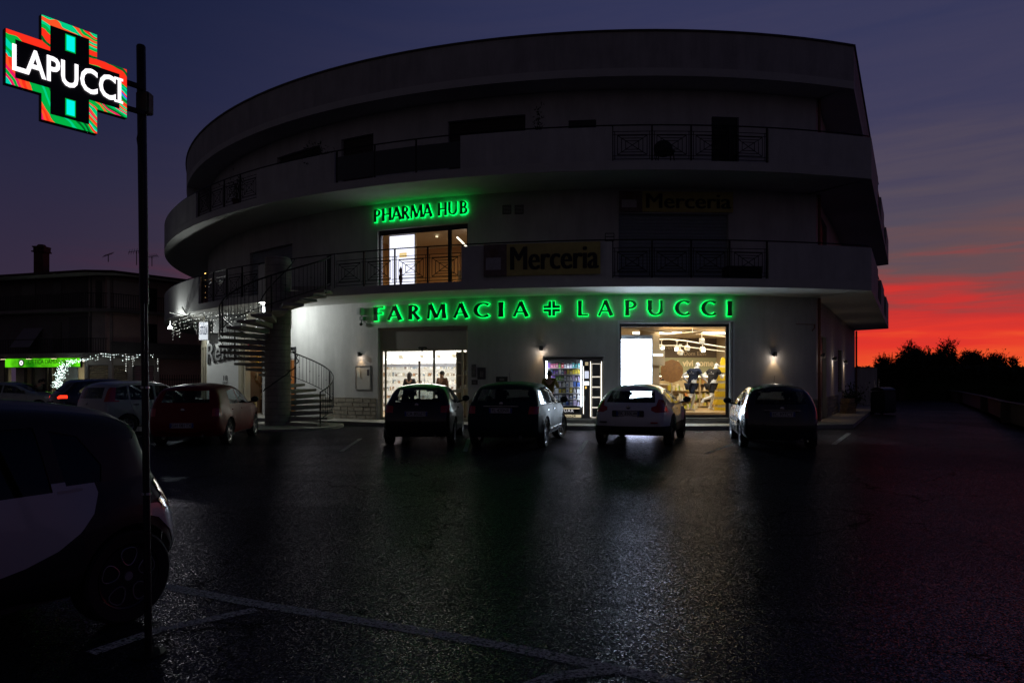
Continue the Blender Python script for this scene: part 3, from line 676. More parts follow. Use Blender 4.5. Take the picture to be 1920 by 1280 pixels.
# round brown scalloped board
bd = thing('scalloped_board', 'round brown scalloped wooden board standing behind the nearer mannequin', 'display board', tuple(shopR.F @ Vector((.85, 3.4, .32))), shopR.c)
mb = MB(); rr_ = .42
poly = [(rr_ * (1 + .05 * abs(math.sin(5 * a))) * math.cos(a), 1.56 + rr_ * (1 + .05 * abs(math.sin(5 * a))) * math.sin(a)) for a in [2 * math.pi * i / 60 for i in range(60)]]
mb.prism(poly, -.02, .02); mb.build('board', mat('board_wood', (.24, .115, .03), .5, noise=.3, nscale=8), bd)
mb = MB(); mb.tube([(0, 0, 0), (0, 0, 1.2)], .02, 8); mb.lathe([(0, 0), (.18, 0), (.18, .02), (0, .021)], 16); mb.build('stand', alu, bd)
# counter and bright LED wall
ct = thing('shop_counter', 'pale stone patterned shop counter behind the white car', 'counter', tuple(shopR.F @ Vector((-.1, 4.3, .32))), shopR.c)
mb = MB(); mb.bbox(-.9, .95, -.3, .3, 0, 1.02, .02); mb.build('counter_front', mat('counter_stone', (.55, .42, .28), .5, noise=.4, nscale=5), ct)
mb = MB(); mb.bbox(-.97, 1.02, -.36, .36, 1.024, 1.07, .015); mb.build('counter_top', inwhite, ct)
led = thing('led_wall', 'large blank bright white screen standing at the left of the display window', 'screen', tuple(shopR.F @ Vector((-1.12, .62, .32))), shopR.c)
zl = z_at(1190, 636, R_WALL - .6) - .32; xl0, xl1 = -.64, .50
mb = MB(); mb.box(xl0, xl1, -.06, -.05, .02, zl); mb.build('screen', emis('led_screen', (.70, .82, 1), 25), led)
mb = MB(); mb.box(xl0 - .03, xl1 + .03, -.048, .1, 0, zl + .02); mb.box(xl0 - .03, xl1 + .03, -.08, .1, zl + .023, zl + .14); mb.build('screen_housing', mat('screen_case', (.72, .74, .78), .5), led)
# column with air unit inside the display window
cl_ = thing('interior_column', 'beige square column with a small lit unit beside the white screen', 'column', tuple(shopR.F @ Vector((-.15, 2.8, .32))), shopR.c)
mb = MB(); mb.box(-.32, .32, -.2, .2, 0, zcr - .33); mb.build('shaft', mat('column_beige', (.45, .36, .25), .7), cl_)
mb = MB(); mb.bbox(.0, .5, -.32, -.21, 1.75, 2.35, .02); mb.build('wall_unit', mat('unit_beige', (.45, .38, .28), .6), cl_)
mb = MB(); mb.box(.06, .42, -.335, -.322, 2.1, 2.18); mb.build('lit_strip', emis('unit_led', (1, .9, .7), 3), cl_)
# ceiling: angular hanging panels and track spots
for k, (x, y, z, rx, ry, sxx, syy) in enumerate(((-.6, 1.9, -.10, .08, .10, 1.9, .8), (1.0, 2.6, -.22, -.10, -.12, 1.6, .7), (2.2, 3.6, -.16, .12, .10, 1.6, .8), (.7, 4.6, -.2, .05, -.10, 1.8, .7))):
    o = thing('hanging_ceiling_panel', ['large pale tilted ceiling panel right above the white screen', 'tilted ceiling panel hanging in the middle of the display window', 'tilted ceiling panel hanging toward the right edge of the display window', 'deepest tilted ceiling panel in the display window'][k], 'ceiling panel', tuple(shopR.F @ Vector((x, y, zcr + z))), shopR.c, 'tilted panels under the shop ceiling')
    mb = MB(); mb.box(-sxx / 2, sxx / 2, -syy / 2, syy / 2, -.015, .015, Matrix.Rotation(rx, 4, 'X') @ Matrix.Rotation(ry, 4, 'Y')); mb.build('panel', mat('hang_panel', (.50, .40, .28), .7), o)
    mb = MB(); mb.tube([(-.4, 0, .02), (-.4, 0, -z)], .008, 5); mb.tube([(.4, 0, .02), (.4, 0, -z)], .008, 5); mb.build('rod', alu, o)
def spot(F, x, y, z, lab, yaw, on=True, size=.09, grp='track spotlights in the shops'):
    o = thing('track_spotlight', lab, 'spotlight', tuple(F @ Vector((x, y, z))), yaw, grp)
    mb = MB(); mb.tube([(0, 0, .28), (0, 0, .05)], .012, 6); mb.bbox(-.05, .05, -.05, .05, .27, .31, .01); mb.build('stem', inwhite, o)
    mb = MB(); M = Matrix.Rotation(math.radians(28), 4, 'X'); mb.bbox(-size, size, -size, size, -size, size, .015, M); mb.build('head', mat('spot_white', (.65, .6, .5), .5), o)
    mb = MB(); mb.box(-size * .75, size * .75, -size - .008, -size - .002, -size * .75, size * .75, M); mb.build('lens', emis('spot_on', (1, .93, .78), 14) if on else emis('spot_dim', (1, .85, .6), 1.0), o)
ords = ['first', 'second', 'third', 'fourth', 'fifth', 'sixth', 'seventh', 'eighth', 'ninth', 'tenth', 'eleventh', 'twelfth', 'thirteenth', 'fourteenth']
for k, (x, y, z, on) in enumerate(((.35, 5.2, 2.88, 1), (.95, 5.3, 2.88, 1), (1.5, 5.0, 2.82, 1), (2.1, 5.6, 2.86, 0), (2.55, 5.0, 2.78, 1), (.55, 4.0, 2.62, 0), (1.35, 4.0, 2.62, 0), (1.75, 2.6, 2.98, 0), (-.35, 4.8, 2.6, 1))):
    spot(shopR.F, x, y, z, 'white track spotlight, %s of those hanging in the display window' % ords[k], shopR.c + .4 * math.sin(k * 2.3), bool(on))
mb = MB(); tr = thing('lighting_track', 'pale bent lighting track under the ceiling of the display window', 'lighting track', tuple(shopR.F @ Vector((0, 4.9, 3.18))), shopR.c)
mb.tube([(-.4, .4, 0), (1.2, .3, .02), (1.8, .1, -.05), (3.6, 0, -.35)], .025, 6); mb.tube([(-.4, .0, -.25), (1.4, 0, -.25), (3.6, .1, -.5)], .02, 6); mb.build('track_rail', inwhite, tr)
for k, (x, y) in enumerate(((-2.6, 3.2), (-1.6, 3.1), (-.95, 3.3), (-.2, 3.1), (.9, 2.6), (.45, 3.2))):
    spot(shopL.F, x, y, zcl - .38, 'square white spotlight, %s of those above the shelves in the left doorway' % ords[k], shopL.c, False, .075 if k else .1)
# standing post and table in the left shop
ps = thing('display_post', 'dark standing post in front of the bright shelves in the left doorway', 'post', tuple(shopL.F @ Vector((-1.15, 2.0, GZ + .02))), shopL.c)
mb = MB(); mb.tube([(0, 0, 0), (0, 0, 2.05)], .04, 8); mb.lathe([(0, 0), (.17, 0), (.17, .03), (0, .032)], 16); mb.sphere((0, 0, 2.07), .06, n=8); mb.build('post', mat('post_brown', (.06, .035, .02), .5), ps, True)
cb = thing('shop_cabinet', 'tall cream glazed cabinet inside the right side of the left doorway', 'cabinet', tuple(shopL.F @ Vector((1.15, .95, GZ + .02))), shopL.c)
mb = MB(); mb.box(-.28, -.24, 0, .4, 0, 2.4); mb.box(.24, .28, 0, .4, 0, 2.4); mb.box(-.24, .24, .36, .4, 0, 2.4)
for z in (0, .55, 1.05, 1.55, 2.0, 2.36): mb.box(-.239, .239, .01, .358, z, z + .035)
mb.build('cabinet_frame', cream, cb)
goods(shopL.F @ Matrix.Translation((1.15, 1.25, GZ + .02)), -.2, .2, 0, [.585, 1.085, 1.585], R1, 'packaged_goods', 'few dark bottles inside the tall cream cabinet in the left doorway', .1, .2, dens=.6)

# hub interior: lit white screen panel, neon curve
hs = thing('led_wall', 'bright white lit panel with a small gold mark in the upstairs window', 'screen', tuple(hub.F @ Vector((-1.02, .50, hub.z0))), hub.c)
mb = MB(); mb.box(-.52, .48, -.03, -.02, .05, hub.z1 - hub.z0 - .14); mb.build('screen', emis('hub_screen', (.86, .84, 1), 1.7), hs)
mb = MB(); mb.box(-.56, .52, -.018, .06, 0, hub.z1 - hub.z0 - .1); mb.build('screen_housing', inwhite, hs)
mb = MB(); mb.box(-.12, .18, -.036, -.032, 1.30, 1.47); mb.build('gold_mark', emis('gold_mark', (1, .68, .25), 1.1), hs)
t_ = text_mesh('PHARMA', .05, .002); mb = MB(); mb.add(t_.v, t_.f, Matrix.Translation((.03, -.042, 1.39))); mb.build('lettering', emis('gold_txt', (1, .9, .7), 1), hs)
pl = thing('curved_neon', 'white curved neon line glowing at the right of the upstairs window', 'neon light', tuple(hub.F @ Vector((1.05, 1.2, hub.z0))), hub.c)
mb = MB(); mb.tube([(-.25 + .5 * math.sin(a), .2 * a, 2.05 - .5 * a) for a in [i / 10 * 1.9 for i in range(11)]], .03, 6); mb.build('neon_tube', emis('neon', (1, .88, .7), 3), pl)
lt = thing('ceiling_light', 'small unseen lamp added to light the orange room in the upstairs window', 'ceiling light', tuple(hub.F @ Vector((-.3, 1.8, hub.z1 + .05))), hub.c)
mb = MB(); mb.lathe([(0, -.03), (.05, -.03), (.05, 0), (0, .0)], 16); mb.build('light_diffuser', emis('dome', (1, .8, .5), 2), lt)
light('AREA', 'added_room_light', (0, 0, -.08), 24, (1, .66, .34), lt, 1.2, (0, 0, 0))  # disc and area light are an added lamp that warms the orange room
ds = thing('dining_chair', 'small pale chair on the orange floor at the right of the upstairs window', 'chair', tuple(hub.F @ Vector((.95, 1.5, hub.z0))), hub.c + .5)
mb = MB(); mb.bbox(-.2, .2, -.2, .2, .43, .47, .015); mb.build('seat', cream, ds); mb = MB(); mb.bbox(-.2, .2, .17, .2, .5, .9, .012); mb.build('backrest', cream, ds)
for sx_, sy_ in ((-1, -1), (1, -1), (-1, 1), (1, 1)): mb = MB(); mb.tube([(sx_ * .18, sy_ * .18, .43), (sx_ * .2, sy_ * .2, 0)], .015, 6); mb.build('leg', cream, ds)
# ================================================================ GLOWING LETTER SIGNS
def stroke(a, b, w0, w1=None, flare=1.15):
    a = Vector(a); b = Vector(b); w1 = w1 or w0; d = (b - a).normalized(); n = Vector((-d.y, d.x)); m = (a + b) / 2; wm = (w0 + w1) / 2 / 1.06
    return [a + n * w0 * flare / 2, m + n * wm / 2, b + n * w1 * flare / 2, b - n * w1 * flare / 2, m - n * wm / 2, a - n * w0 * flare / 2]
def arcs(c, rx, rz, a0, a1, thick, thin, n=14):
    out = []; P = []
    for i in range(n + 1):
        a = math.radians(a0 + (a1 - a0) * i / n); wv = thin + (thick - thin) * abs(math.cos(a)) ** 1.3
        P.append((Vector((c[0] + rx * math.cos(a), c[1] + rz * math.sin(a))), Vector((math.cos(a), math.sin(a))), wv))
    for (p, d, w_), (q, e, v) in zip(P, P[1:]): out.append([p + d * w_ / 2, q + e * v / 2, q - e * v / 2, p - d * w_ / 2])
    return out
TK, TN = .20, .11
def glyph(ch):
    S = stroke
    return {
     'F': (.55, [S((.12, 0), (.12, 1), TK), S((.12, .945), (.54, .945), TN), S((.12, .52), (.47, .52), TN)]),
     'A': (.84, [S((.05, 0), (.42, 1), TN * 1.1), S((.76, 0), (.40, 1), TK), S((.18, .31), (.62, .31), TN * .9, flare=1)]),
     'R': (.72, [S((.12, 0), (.12, 1), TK)] + arcs((.22, .74), .27, .215, 90, -90, TK * .85, TN) + [S((.12, .955), (.24, .955), TN), S((.28, .52), (.64, .0), TK * .9)]),
     'M': (1.06, [S((.07, 0), (.15, 1), TN), S((.17, 1), (.53, .06), TK), S((.53, .06), (.88, 1), TN), S((.90, 1), (.98, 0), TK)]),
     'C': (.88, arcs((.52, .5), .42, .45, 48, 312, TK * 1.05, TN, 22)),
     'I': (.26, [S((.13, 0), (.13, 1), TK)]),
     'L': (.56, [S((.12, 0), (.12, 1), TK), S((.12, .055), (.55, .055), TN)]),
     'P': (.66, [S((.12, 0), (.12, 1), TK)] + arcs((.24, .72), .30, .235, 90, -90, TK * .85, TN) + [S((.12, .955), (.26, .955), TN), S((.12, .485), (.26, .485), TN)]),
     'U': (.84, [S((.12, 1), (.12, .36), TK), S((.72, .36), (.72, 1), TN)] + arcs((.42, .37), .30, .315, 180, 360, TK * .8, TN, 16)),
     'H': (.86, [S((.12, 0), (.12, 1), TK), S((.74, 0), (.74, 1), TK), S((.12, .52), (.74, .52), TN, flare=1)]),
     'B': (.68, [S((.12, 0), (.12, 1), TK)] + arcs((.26, .745), .24, .205, 90, -90, TK * .8, TN) + arcs((.26, .28), .30, .235, 90, -90, TK * .85, TN) + [S((.12, .955), (.28, .955), TN), S((.12, .51), (.28, .51), TN), S((.12, .05), (.28, .05), TN)]),
     '+': (1.0, [[Vector(p) for p in q] for q in ([(.30, .98), (.47, .98), (.47, .53), (.02, .53), (.02, .70), (.30, .70)], [(.53, .98), (.70, .98), (.70, .70), (.98, .70), (.98, .53), (.53, .53)],
             [(.30, .02), (.47, .02), (.47, .47), (.02, .47), (.02, .30), (.30, .30)], [(.53, .02), (.70, .02), (.70, .30), (.98, .30), (.98, .47), (.53, .47)])]),
    }[ch]
face_m = mat('letter_green', (.004, .10, .025), .45, noise=.1)
halo_m = emis('halo_green', (.0, 1, .11), 2.7)
def grow(poly, d):
    c = sum((Vector(p) for p in poly), Vector((0, 0))) / len(poly); n = len(poly); out = []
    area = sum(poly[i].x * poly[(i + 1) % n].y - poly[(i + 1) % n].x * poly[i].y for i in range(n)); s = 1 if area > 0 else -1
    for i in range(n):
        p, q, r = poly[i - 1], poly[i], poly[(i + 1) % n]; e1 = (q - p).normalized(); e2 = (r - q).normalized()
        n1 = Vector((e1.y, -e1.x)) * s; n2 = Vector((e2.y, -e2.x)) * s; b = (n1 + n2); b = b.normalized() if b.length > 1e-5 else n1
        out.append(q + b * d / max(.6, b.dot(n1)))
    return out
def lettersign(root, chars, h, zb, R, deff=.0, off=.11):
    for ch, x0, x1 in chars:
        wd, polys = glyph(ch); a, b = phi_at(x0, R), phi_at(x1, R); W_ = 2 * R * math.sin((b - a) / 2); sx = W_ / wd; Fm = frame((a + b) / 2, R + .0, zb)
        mb = MB()
        for k, p in enumerate(polys):
            mb.prism([((q.x - wd / 2) * sx, q.y * h) for q in p], -off - .0006 * k, -off + .045 - .0006 * k, Fm)
        o = mb.build('letter', face_m, root); o.matrix_parent_inverse = root.matrix_basis.inverted()
        mb = MB()
        for k, p in enumerate(polys):
            gp_ = grow([Vector(((q.x - wd / 2) * sx, q.y * h)) for q in p], .011)
            mb.prism([(q.x, q.y) for q in gp_], -off + .05 + .0005 * k, -off + .075 + .0005 * k, Fm)
        mb.build('glow_edge', halo_m, o)
zb = z_at(1092, 592.5, R_WALL); hh = z_at(1092, 564, R_WALL) - zb
s1 = thing('lettering_sign', 'long row of dark green letters with a bright green glow reading FARMACIA LAPUCCI', 'sign', tuple(cyl(phi_at(1035, R_WALL), R_WALL, zb)))
lettersign(s1, [('F', 703, 722), ('A', 729, 756), ('R', 768, 791), ('M', 803, 838), ('A', 852, 880), ('C', 890, 920), ('I', 935, 946), ('A', 963, 992), ('+', 1019, 1051),
                ('L', 1083, 1103), ('A', 1121, 1149), ('P', 1171, 1194), ('U', 1213, 1243), ('C', 1264, 1293), ('C', 1313, 1342), ('I', 1361, 1371)], hh, zb, R_WALL + .0)
zb2 = z_at(711, 417, R_WALL); h2 = z_at(711, 394, R_WALL) - zb2
s2 = thing('lettering_sign', 'short row of green glowing letters reading PHARMA HUB above the upstairs window', 'sign', tuple(cyl(phi_at(790, R_WALL), R_WALL, zb2)))
lettersign(s2, [('P', 704, 717), ('H', 719, 737), ('A', 737, 756), ('R', 756, 771), ('M', 772, 795), ('A', 795, 813), ('H', 823, 840), ('U', 842, 860), ('B', 864, 879)], h2, zb2, R_WALL)

# ---------------------------------------------------------------- Merceria signs
def merceria(x0, x1, y0, y1, R, lab, off):
    a, b = phi_at(x0, R), phi_at(x1, R); W_ = 2 * R * math.sin((b - a) / 2); z0 = z_at((x0 + x1) / 2, y1, R); z1 = z_at((x0 + x1) / 2, y0, R); H_ = z1 - z0
    o = thing('shop_banner', lab, 'sign', tuple(cyl((a + b) / 2, R + off, z0)), (a + b) / 2); xs = -W_ / 2
    mb = MB(); n = 8
    split = xs + W_ * .20
    mb.box(split + .002, W_ / 2, -.012, .012, 0, H_); mb.build('banner', mat('banner_olive', (.55, .47, .16), .75, noise=.2, nscale=3), o)
    mb = MB(); mb.box(xs, split, -.014, .012, 0, H_); p = mb.build('picture_panel', mat('banner_brown', (.20, .14, .13), .7, noise=.4, nscale=9), o)
    mb = MB(); mb.box(xs + W_ * .02, xs + W_ * .15, -.02, -.0145, H_ * .2, H_ * .58)
    mb.build('notice', mat('notice_grey', (.5, .48, .5), .7, noise=.3, nscale=25), p)
    mb = MB(); mb.lathe([(0, 0), (.09, .02), (.12, .1), (.10, .2), (.05, .22), (0, .22)], 12, Matrix.Translation((xs + W_ * .09, -.018, H_ * .62)) @ Matrix.Diagonal((1.2, .05, 1, 1)))
    mb.build('spool_picture', mat('spool_brown', (.16, .10, .07), .7), p)
    t_ = text_mesh('Merceria', H_ * 1.05, .004, 0, .62); wt = max(v.x for v in t_.v) - min(v.x for v in t_.v); k = (W_ * .74) / wt
    mb = MB()
    for q, dx in enumerate((-.012, 0, .012, .024)): mb.add([Vector((v.x * k + dx * H_ * 1.6, v.y - .0012 * q, v.z)) for v in t_.v], t_.f, Matrix.Translation((xs + W_ * .60, -.018, H_ * .50)))
    mb.build('lettering', mat('banner_letter', (.012, .012, .015), .6), o)
    mb = MB()   # slab serifs of the display face
    return o
m1 = merceria(908, 1126, 456, 516, R_EDGE, 'olive banner reading Merceria hung on the white balcony parapet', .02)
m2 = merceria(1160, 1372, 360, 398, R_WALL, 'dark banner reading Merceria above the wide first floor roller shutter', .03)

# ---------------------------------------------------------------- wall lamps
warm = (1, .62, .27)
def wall_lamp(M, lab, power=5, up=.35):
    o = thing('wall_lamp', lab, 'wall lamp', (0, 0, 0), group='up and down wall lamps on the ground floor'); o.matrix_world = M
    mb = MB(); mb.lathe([(.052, -.075), (.058, -.075), (.058, .075), (.052, .075), (.052, -.075)], 16, Matrix.Translation((0, -.11, 0))); mb.build('lamp_body', black, o, True)
    mb = MB(); mb.box(-.03, .03, -.06, -.002, -.04, .04); mb.build('wall_bracket', black, o)
    mb = MB(); mb.lathe([(0, -.066), (.05, -.066), (.05, -.06), (0, -.06)], 12, Matrix.Translation((0, -.11, 0))); mb.build('lamp_lens', emis('lamp_warm', (1, .66, .30), 9), o)
    light('SPOT', 'lamp_light_down', (0, -.12, -.08), power, warm, o, .03, (math.radians(8), 0, 0), math.radians(78), .7)
    light('SPOT', 'lamp_light_up', (0, -.12, .08), power * up * .3, warm, o, .03, (math.radians(172), 0, 0), math.radians(50), .9)
    light('POINT', 'added_wall_fill', (0, -.16, -.10), power * .34, (1, .84, .70), o, .05)  # extra point light added as fill for the wall around the lamp
    return o
for px_, py_, lab, pw in ((677, 664, 'black wall lamp lit warm above the notice board left of the doorway', 5), (1015, 653, 'black wall lamp glowing warm up and down beside the vending machine', 6), (1450, 664, 'black wall lamp lit warm on the bare wall right of the display window', 8)):
    wall_lamp(frame(phi_at(px_, R_WALL), R_WALL, z_at(px_, py_, R_WALL)), lab, pw)
for k, (d, lab) in enumerate(((1.2, 'nearest wall lamp on the side wall, beside the dark door'), (5.6, 'middle wall lamp on the side wall, before the louvred window'), (11.0, 'farthest wall lamp on the side wall, near the rear pipe'))):
    wall_lamp(sf_frame(d) @ Matrix.Translation((0, 0, 2.42)), lab, 9)

# ---------------------------------------------------------------- vending machine in its recess
wv = vend.w / 2; VM = vend.F
mb = MB(); mb.box(-wv, wv, .9, .94, vend.z0, vend.z1, VM); mb.box(-wv - .04, -wv, .02, .94, vend.z0, vend.z1, VM); mb.box(wv, wv + .04, .02, .94, vend.z0, vend.z1, VM); mb.box(-wv, wv, .32, .94, vend.z1, vend.z1 + .03, VM); bpart(mb, 'recess_lining', mat('recess_grey', (.3, .3, .3), .7))
mb = MB(); mb.box(-wv - .06, wv + .06, -.06, .05, vend.z1 + .002, vend.z1 + .05, VM); bpart(mb, 'recess_lintel', alu); mb = MB(); mb.box(-wv - .06, wv + .06, -.10, .3, vend.z0 - .05, vend.z0 - .002, VM); bpart(mb, 'recess_sill', alu)
vm = thing('vending_machine', 'lit pharmacy vending machine with seven rows of packets set in the wall', 'vending machine', (0, 0, 0)); vm.matrix_world = VM @ Matrix.Translation((0, .06, vend.z0)); VH = vend.z1 - vend.z0 - .05
vx0, vx1 = -wv + .03, wv - .03; VW = vx1 - vx0; a0, a1 = vx0 + VW * .66, vx0 + VW * .80
grey = mat('machine_grey', (.16, .16, .17), .4, metal=.4)
mb = MB()
mb.box(vx0, vx1, .5, .82, 0, VH); mb.box(vx0, vx1, 0, .499, VH - .06, VH); mb.box(vx0, vx0 + .03, 0, .499, 0, VH - .061); mb.box(vx0, a0, 0, .499, 0, .34); mb.box(a0 - .03, a0, 0, .499, .341, VH - .061)
mb.build('cabinet', grey, vm)
mb = MB(); zz0 = .40; rows = 7; rh = (VH - .12 - zz0) / rows
for r in range(rows): mb.box(vx0 + .06, a0 - .06, .06, .42, zz0 + r * rh, zz0 + r * rh + .018)
mb.build('shelf_tray', mat('tray_white', (.55, .55, .58), .4), vm)
mb = MB(); mb.box(vx0 + .035, vx0 + .06, .012, .03, zz0, VH - .08); mb.build('light_strip', emis('vm_led', (.86, .92, 1), 34), vm)
mb = MB(); mb.box(a0 - .06, a0 - .035, .012, .03, zz0, VH - .08); mb.build('light_strip', emis('vm_led', (.86, .92, 1), 34), vm)
mb = MB(); mb.box(vx0 + .03, a0 - .03, -.004, .002, .36, VH - .07); mb.build('glass_front', shopglass, vm)
mb = MB(); mb.box(vx0 + .3, a0 - .1, -.012, -.003, .20, .30); mb.build('pickup_flap', black, vm)
mb = MB(); mb.box(vx0 + .1, a0 - .1, -.01, -.003, .318, .33); mb.build('gold_strip', emis('gold_led', (1, .85, .5), 1.4), vm)
mb = MB(); mb.box(vx0 + .05, a0 - .05, -.012, -.003, .03, .12); mb.build('brand_panel', emis('brand_panel', (1, .86, .55), .55), vm)
t_ = text_mesh('box24', .13, .002, .002); mb = MB(); mb.add(t_.v, t_.f, Matrix.Translation((vx0 + VW * .45, -.016, .075))); mb.build('lettering', black, vm)
t_ = text_mesh('UAK', .14, .002, .001, space=1.3); mb = MB(); mb.add(t_.v, t_.f, Matrix.Translation((vx0 + VW * .42, -.016, .25))); mb.build('lettering', emis('uak', (.9, .9, .95), .7), vm)
# control column
mb = MB(); mb.box(a0 + .005, a1, -.01, .499, 0, VH - .061); mb.build('control_column', grey, vm)
cxm = (a0 + a1) / 2
mb = MB(); mb.box(a0 + .02, a0 + .032, -.016, -.011, .15, VH - .25); mb.box(a1 - .012, a1, -.016, -.011, .05, VH - .1); mb.build('light_line', emis('vm_line', (1, .92, .75), 4), vm)
mb = MB(); mb.box(cxm - .075, cxm + .075, -.02, -.011, 1.10, 1.22); mb.build('payment_screen', emis('vm_scr', (.8, .9, 1), 2.6), vm)
mb = MB(); mb.box(cxm - .07, cxm + .07, -.02, -.011, 1.32, 1.56); mb.build('display', emis('vm_scr2', (.7, .75, .9), 1.0), vm)
mb = MB(); mb.bbox(cxm - .07, cxm + .07, -.03, -.011, 1.24, 1.30, .006); mb.bbox(cxm - .07, cxm + .07, -.03, -.011, 1.62, 1.72, .006); mb.build('coin_slot', black, vm)
mb = MB(); mb.box(cxm - .05, cxm - .005, -.02, -.011, .98, 1.06); mb.build('card_reader', emis('vm_card', (1, .6, .12), 1.2), vm)
mb = MB(); mb.box(cxm - .05, cxm + .05, -.02, -.011, 1.76, 1.79); mb.box(cxm - .05, cxm + .05, -.02, -.011, 1.82, 1.85); mb.build('vent', emis('vm_gold', (1, .8, .45), .8), vm)
mb = MB(); mb.tube([(a0 + .03, -.03, .55), (a0 + .07, -.05, .6), (a0 + .07, -.05, .72), (a0 + .03, -.03, .77)], .012, 6); mb.build('handle', alu, vm)
# locker column: five framed doors
mb = MB(); mb.box(a1 + .005, vx1, .0, .499, 0, VH - .061); mb.build('locker_body', grey, vm)
lh = (VH - .16) / 5.4; z = .03
for k in range(5):
    hgt = lh * (1.3 if k == 4 else 1); 
    mb = MB(); x0, x1 = a1 + .03, vx1 - .05
    mb.box(x0 + .02, x1 - .02, -.012, -.003, z + .025, z + hgt - .035); d_ = mb.build('locker_door', mat('locker_dark', (.10, .10, .11), .35, metal=.3), vm)
    mb = MB(); e = .009
    mb.box(x0, x0 + e, -.014, -.003, z, z + hgt - .01); mb.box(x1 - e, x1, -.014, -.003, z, z + hgt - .01); mb.box(x0 + e, x1 - e, -.014, -.003, z, z + e); mb.box(x0 + e, x1 - e, -.014, -.003, z + hgt - .01 - e, z + hgt - .01)
    mb.build('lit_edge', emis('locker_led', (1, .92, .78), 1.6), d_)
    mb = MB(); mb.box(x1 - .09, x1 - .04, -.02, -.0125, z + .05, z + .065); mb.box(x1 - .055, x1 - .04, -.02, -.0125, z + .066, z + .08); mb.build('lock', black, d_)
    z += hgt
mb = MB(); mb.box(vx1 - .03, vx1 - .018, -.012, -.003, .04, VH - .1); mb.build('light_line', emis('vm_line', (1, .92, .75), 4), vm)
light('AREA', 'machine_light', ((vx0 + a0) / 2, .02, VH - .1), 8, (.86, .9, 1), vm, .8, (math.radians(-30), 0, 0), sizey=.1)
rowname = ['bottom', 'sixth', 'fifth', 'fourth', 'third', 'second', 'top']
cols = {'purple': (.22, .10, .45), 'white': (.75, .75, .78), 'pink': (.70, .16, .32), 'green': (.18, .42, .06), 'blue': (.08, .16, .5), 'red': (.6, .05, .07), 'yellow': (.75, .60, .08), 'navy': (.04, .05, .2), 'lilac': (.5, .42, .65), 'teal': (.1, .4, .42)}
sets = [['green', 'green', 'white', 'blue', 'white', 'lilac'], ['white', 'white', 'lilac', 'white'], ['white', 'white', 'yellow', 'white'], ['pink', 'white', 'lilac', 'white', 'blue'], ['navy', 'purple', 'green', 'navy', 'white', 'lilac'], ['blue', 'purple', 'white', 'pink', 'yellow', 'yellow'], ['purple', 'pink', 'green', 'red', 'white', 'lilac', 'teal']]
pr = random.Random(11)
for r in range(rows):
    x = vx0 + .08; k = 0; end = a0 - .08; cnt = 12 if r > 3 else 9; pitch = (end - x) / cnt
    for k in range(cnt):
        c = sets[r][min(len(sets[r]) - 1, int(k / cnt * len(sets[r]) + pr.random() * 1.2))]; hgt = rh * (.55 + .3 * pr.random()); wd = pitch * (.62 + .25 * pr.random()); xx = x + pitch * k + pitch * .08
        shp = pr.random() < .35
        mb = MB()
        if shp: mb.lathe([(0, 0), (wd / 2, 0), (wd / 2, hgt * .65), (wd * .2, hgt * .78), (wd * .2, hgt), (0, hgt)], 10)
        else: mb.bbox(-wd / 2, wd / 2, -.03, .03, 0, hgt, .004)
        kind = 'bottle' if shp else 'packet'
        o = mb.build('medicine_' + kind, mat('prod_' + c, cols[c], .4), None, True)
        o.matrix_world = vm.matrix_basis @ Matrix.Translation((xx + wd / 2, .22, zz0 + r * rh + .02))
        tag(o, '%s %s, %s from the left on the %s row of the vending machine' % (c, kind, ords[k], rowname[r]), kind, 'products in the vending machine')
        if pr.random() < .5:
            mb = MB(); mb.box(-wd * .3, wd * .3, -.036, -.0305, hgt * .3, hgt * .55) if not shp else mb.lathe([(wd / 2 + .002, hgt * .2), (wd / 2 + .002, hgt * .5)], 10)
            mb.build('product_label', mat('lab_w', (.75, .74, .72), .5) if c != 'white' else mat('lab_b', (.1, .2, .5), .5), o)
# ---------------------------------------------------------------- wall bits
def wallthing(px_, py_, R=R_WALL, off=0): return frame(phi_at(px_, R), R + off, z_at(px_, py_, R))
nb = thing('notice_board', 'white framed notice board with papers under the left wall lamp', 'notice board'); nb.matrix_world = wallthing(681, 730)
mb = MB(); Wn, Hn = .68, .86
for q in ((-Wn / 2, -Wn / 2 + .02, 0, Hn), (Wn / 2 - .02, Wn / 2, 0, Hn), (-Wn / 2 + .02, Wn / 2 - .02, 0, .02), (-Wn / 2 + .02, Wn / 2 - .02, Hn - .02, Hn)): mb.box(q[0], q[1], -.03, -.002, q[2], q[3])
mb.build('frame', alu, nb)
mb = MB(); mb.box(-Wn / 2 + .02, Wn / 2 - .02, -.012, -.002, .02, Hn - .02); mb.build('back_board', mat('board_white', (.6, .59, .56), .6), nb)
mb = MB(); mb.add([(-.30, -.016, .80), (-.12, -.016, .82), (-.10, -.05, .42), (-.26, -.016, .48)], [(0, 1, 2, 3)]); mb.build('paper', mat('paper_white', (.7, .68, .6), .7), nb)
mb = MB(); mb.box(.18, .28, -.016, -.0125, .5, .72); mb.build('dark_picture', mat('pic_dark', (.05, .04, .06), .6, noise=.5, nscale=30), nb)
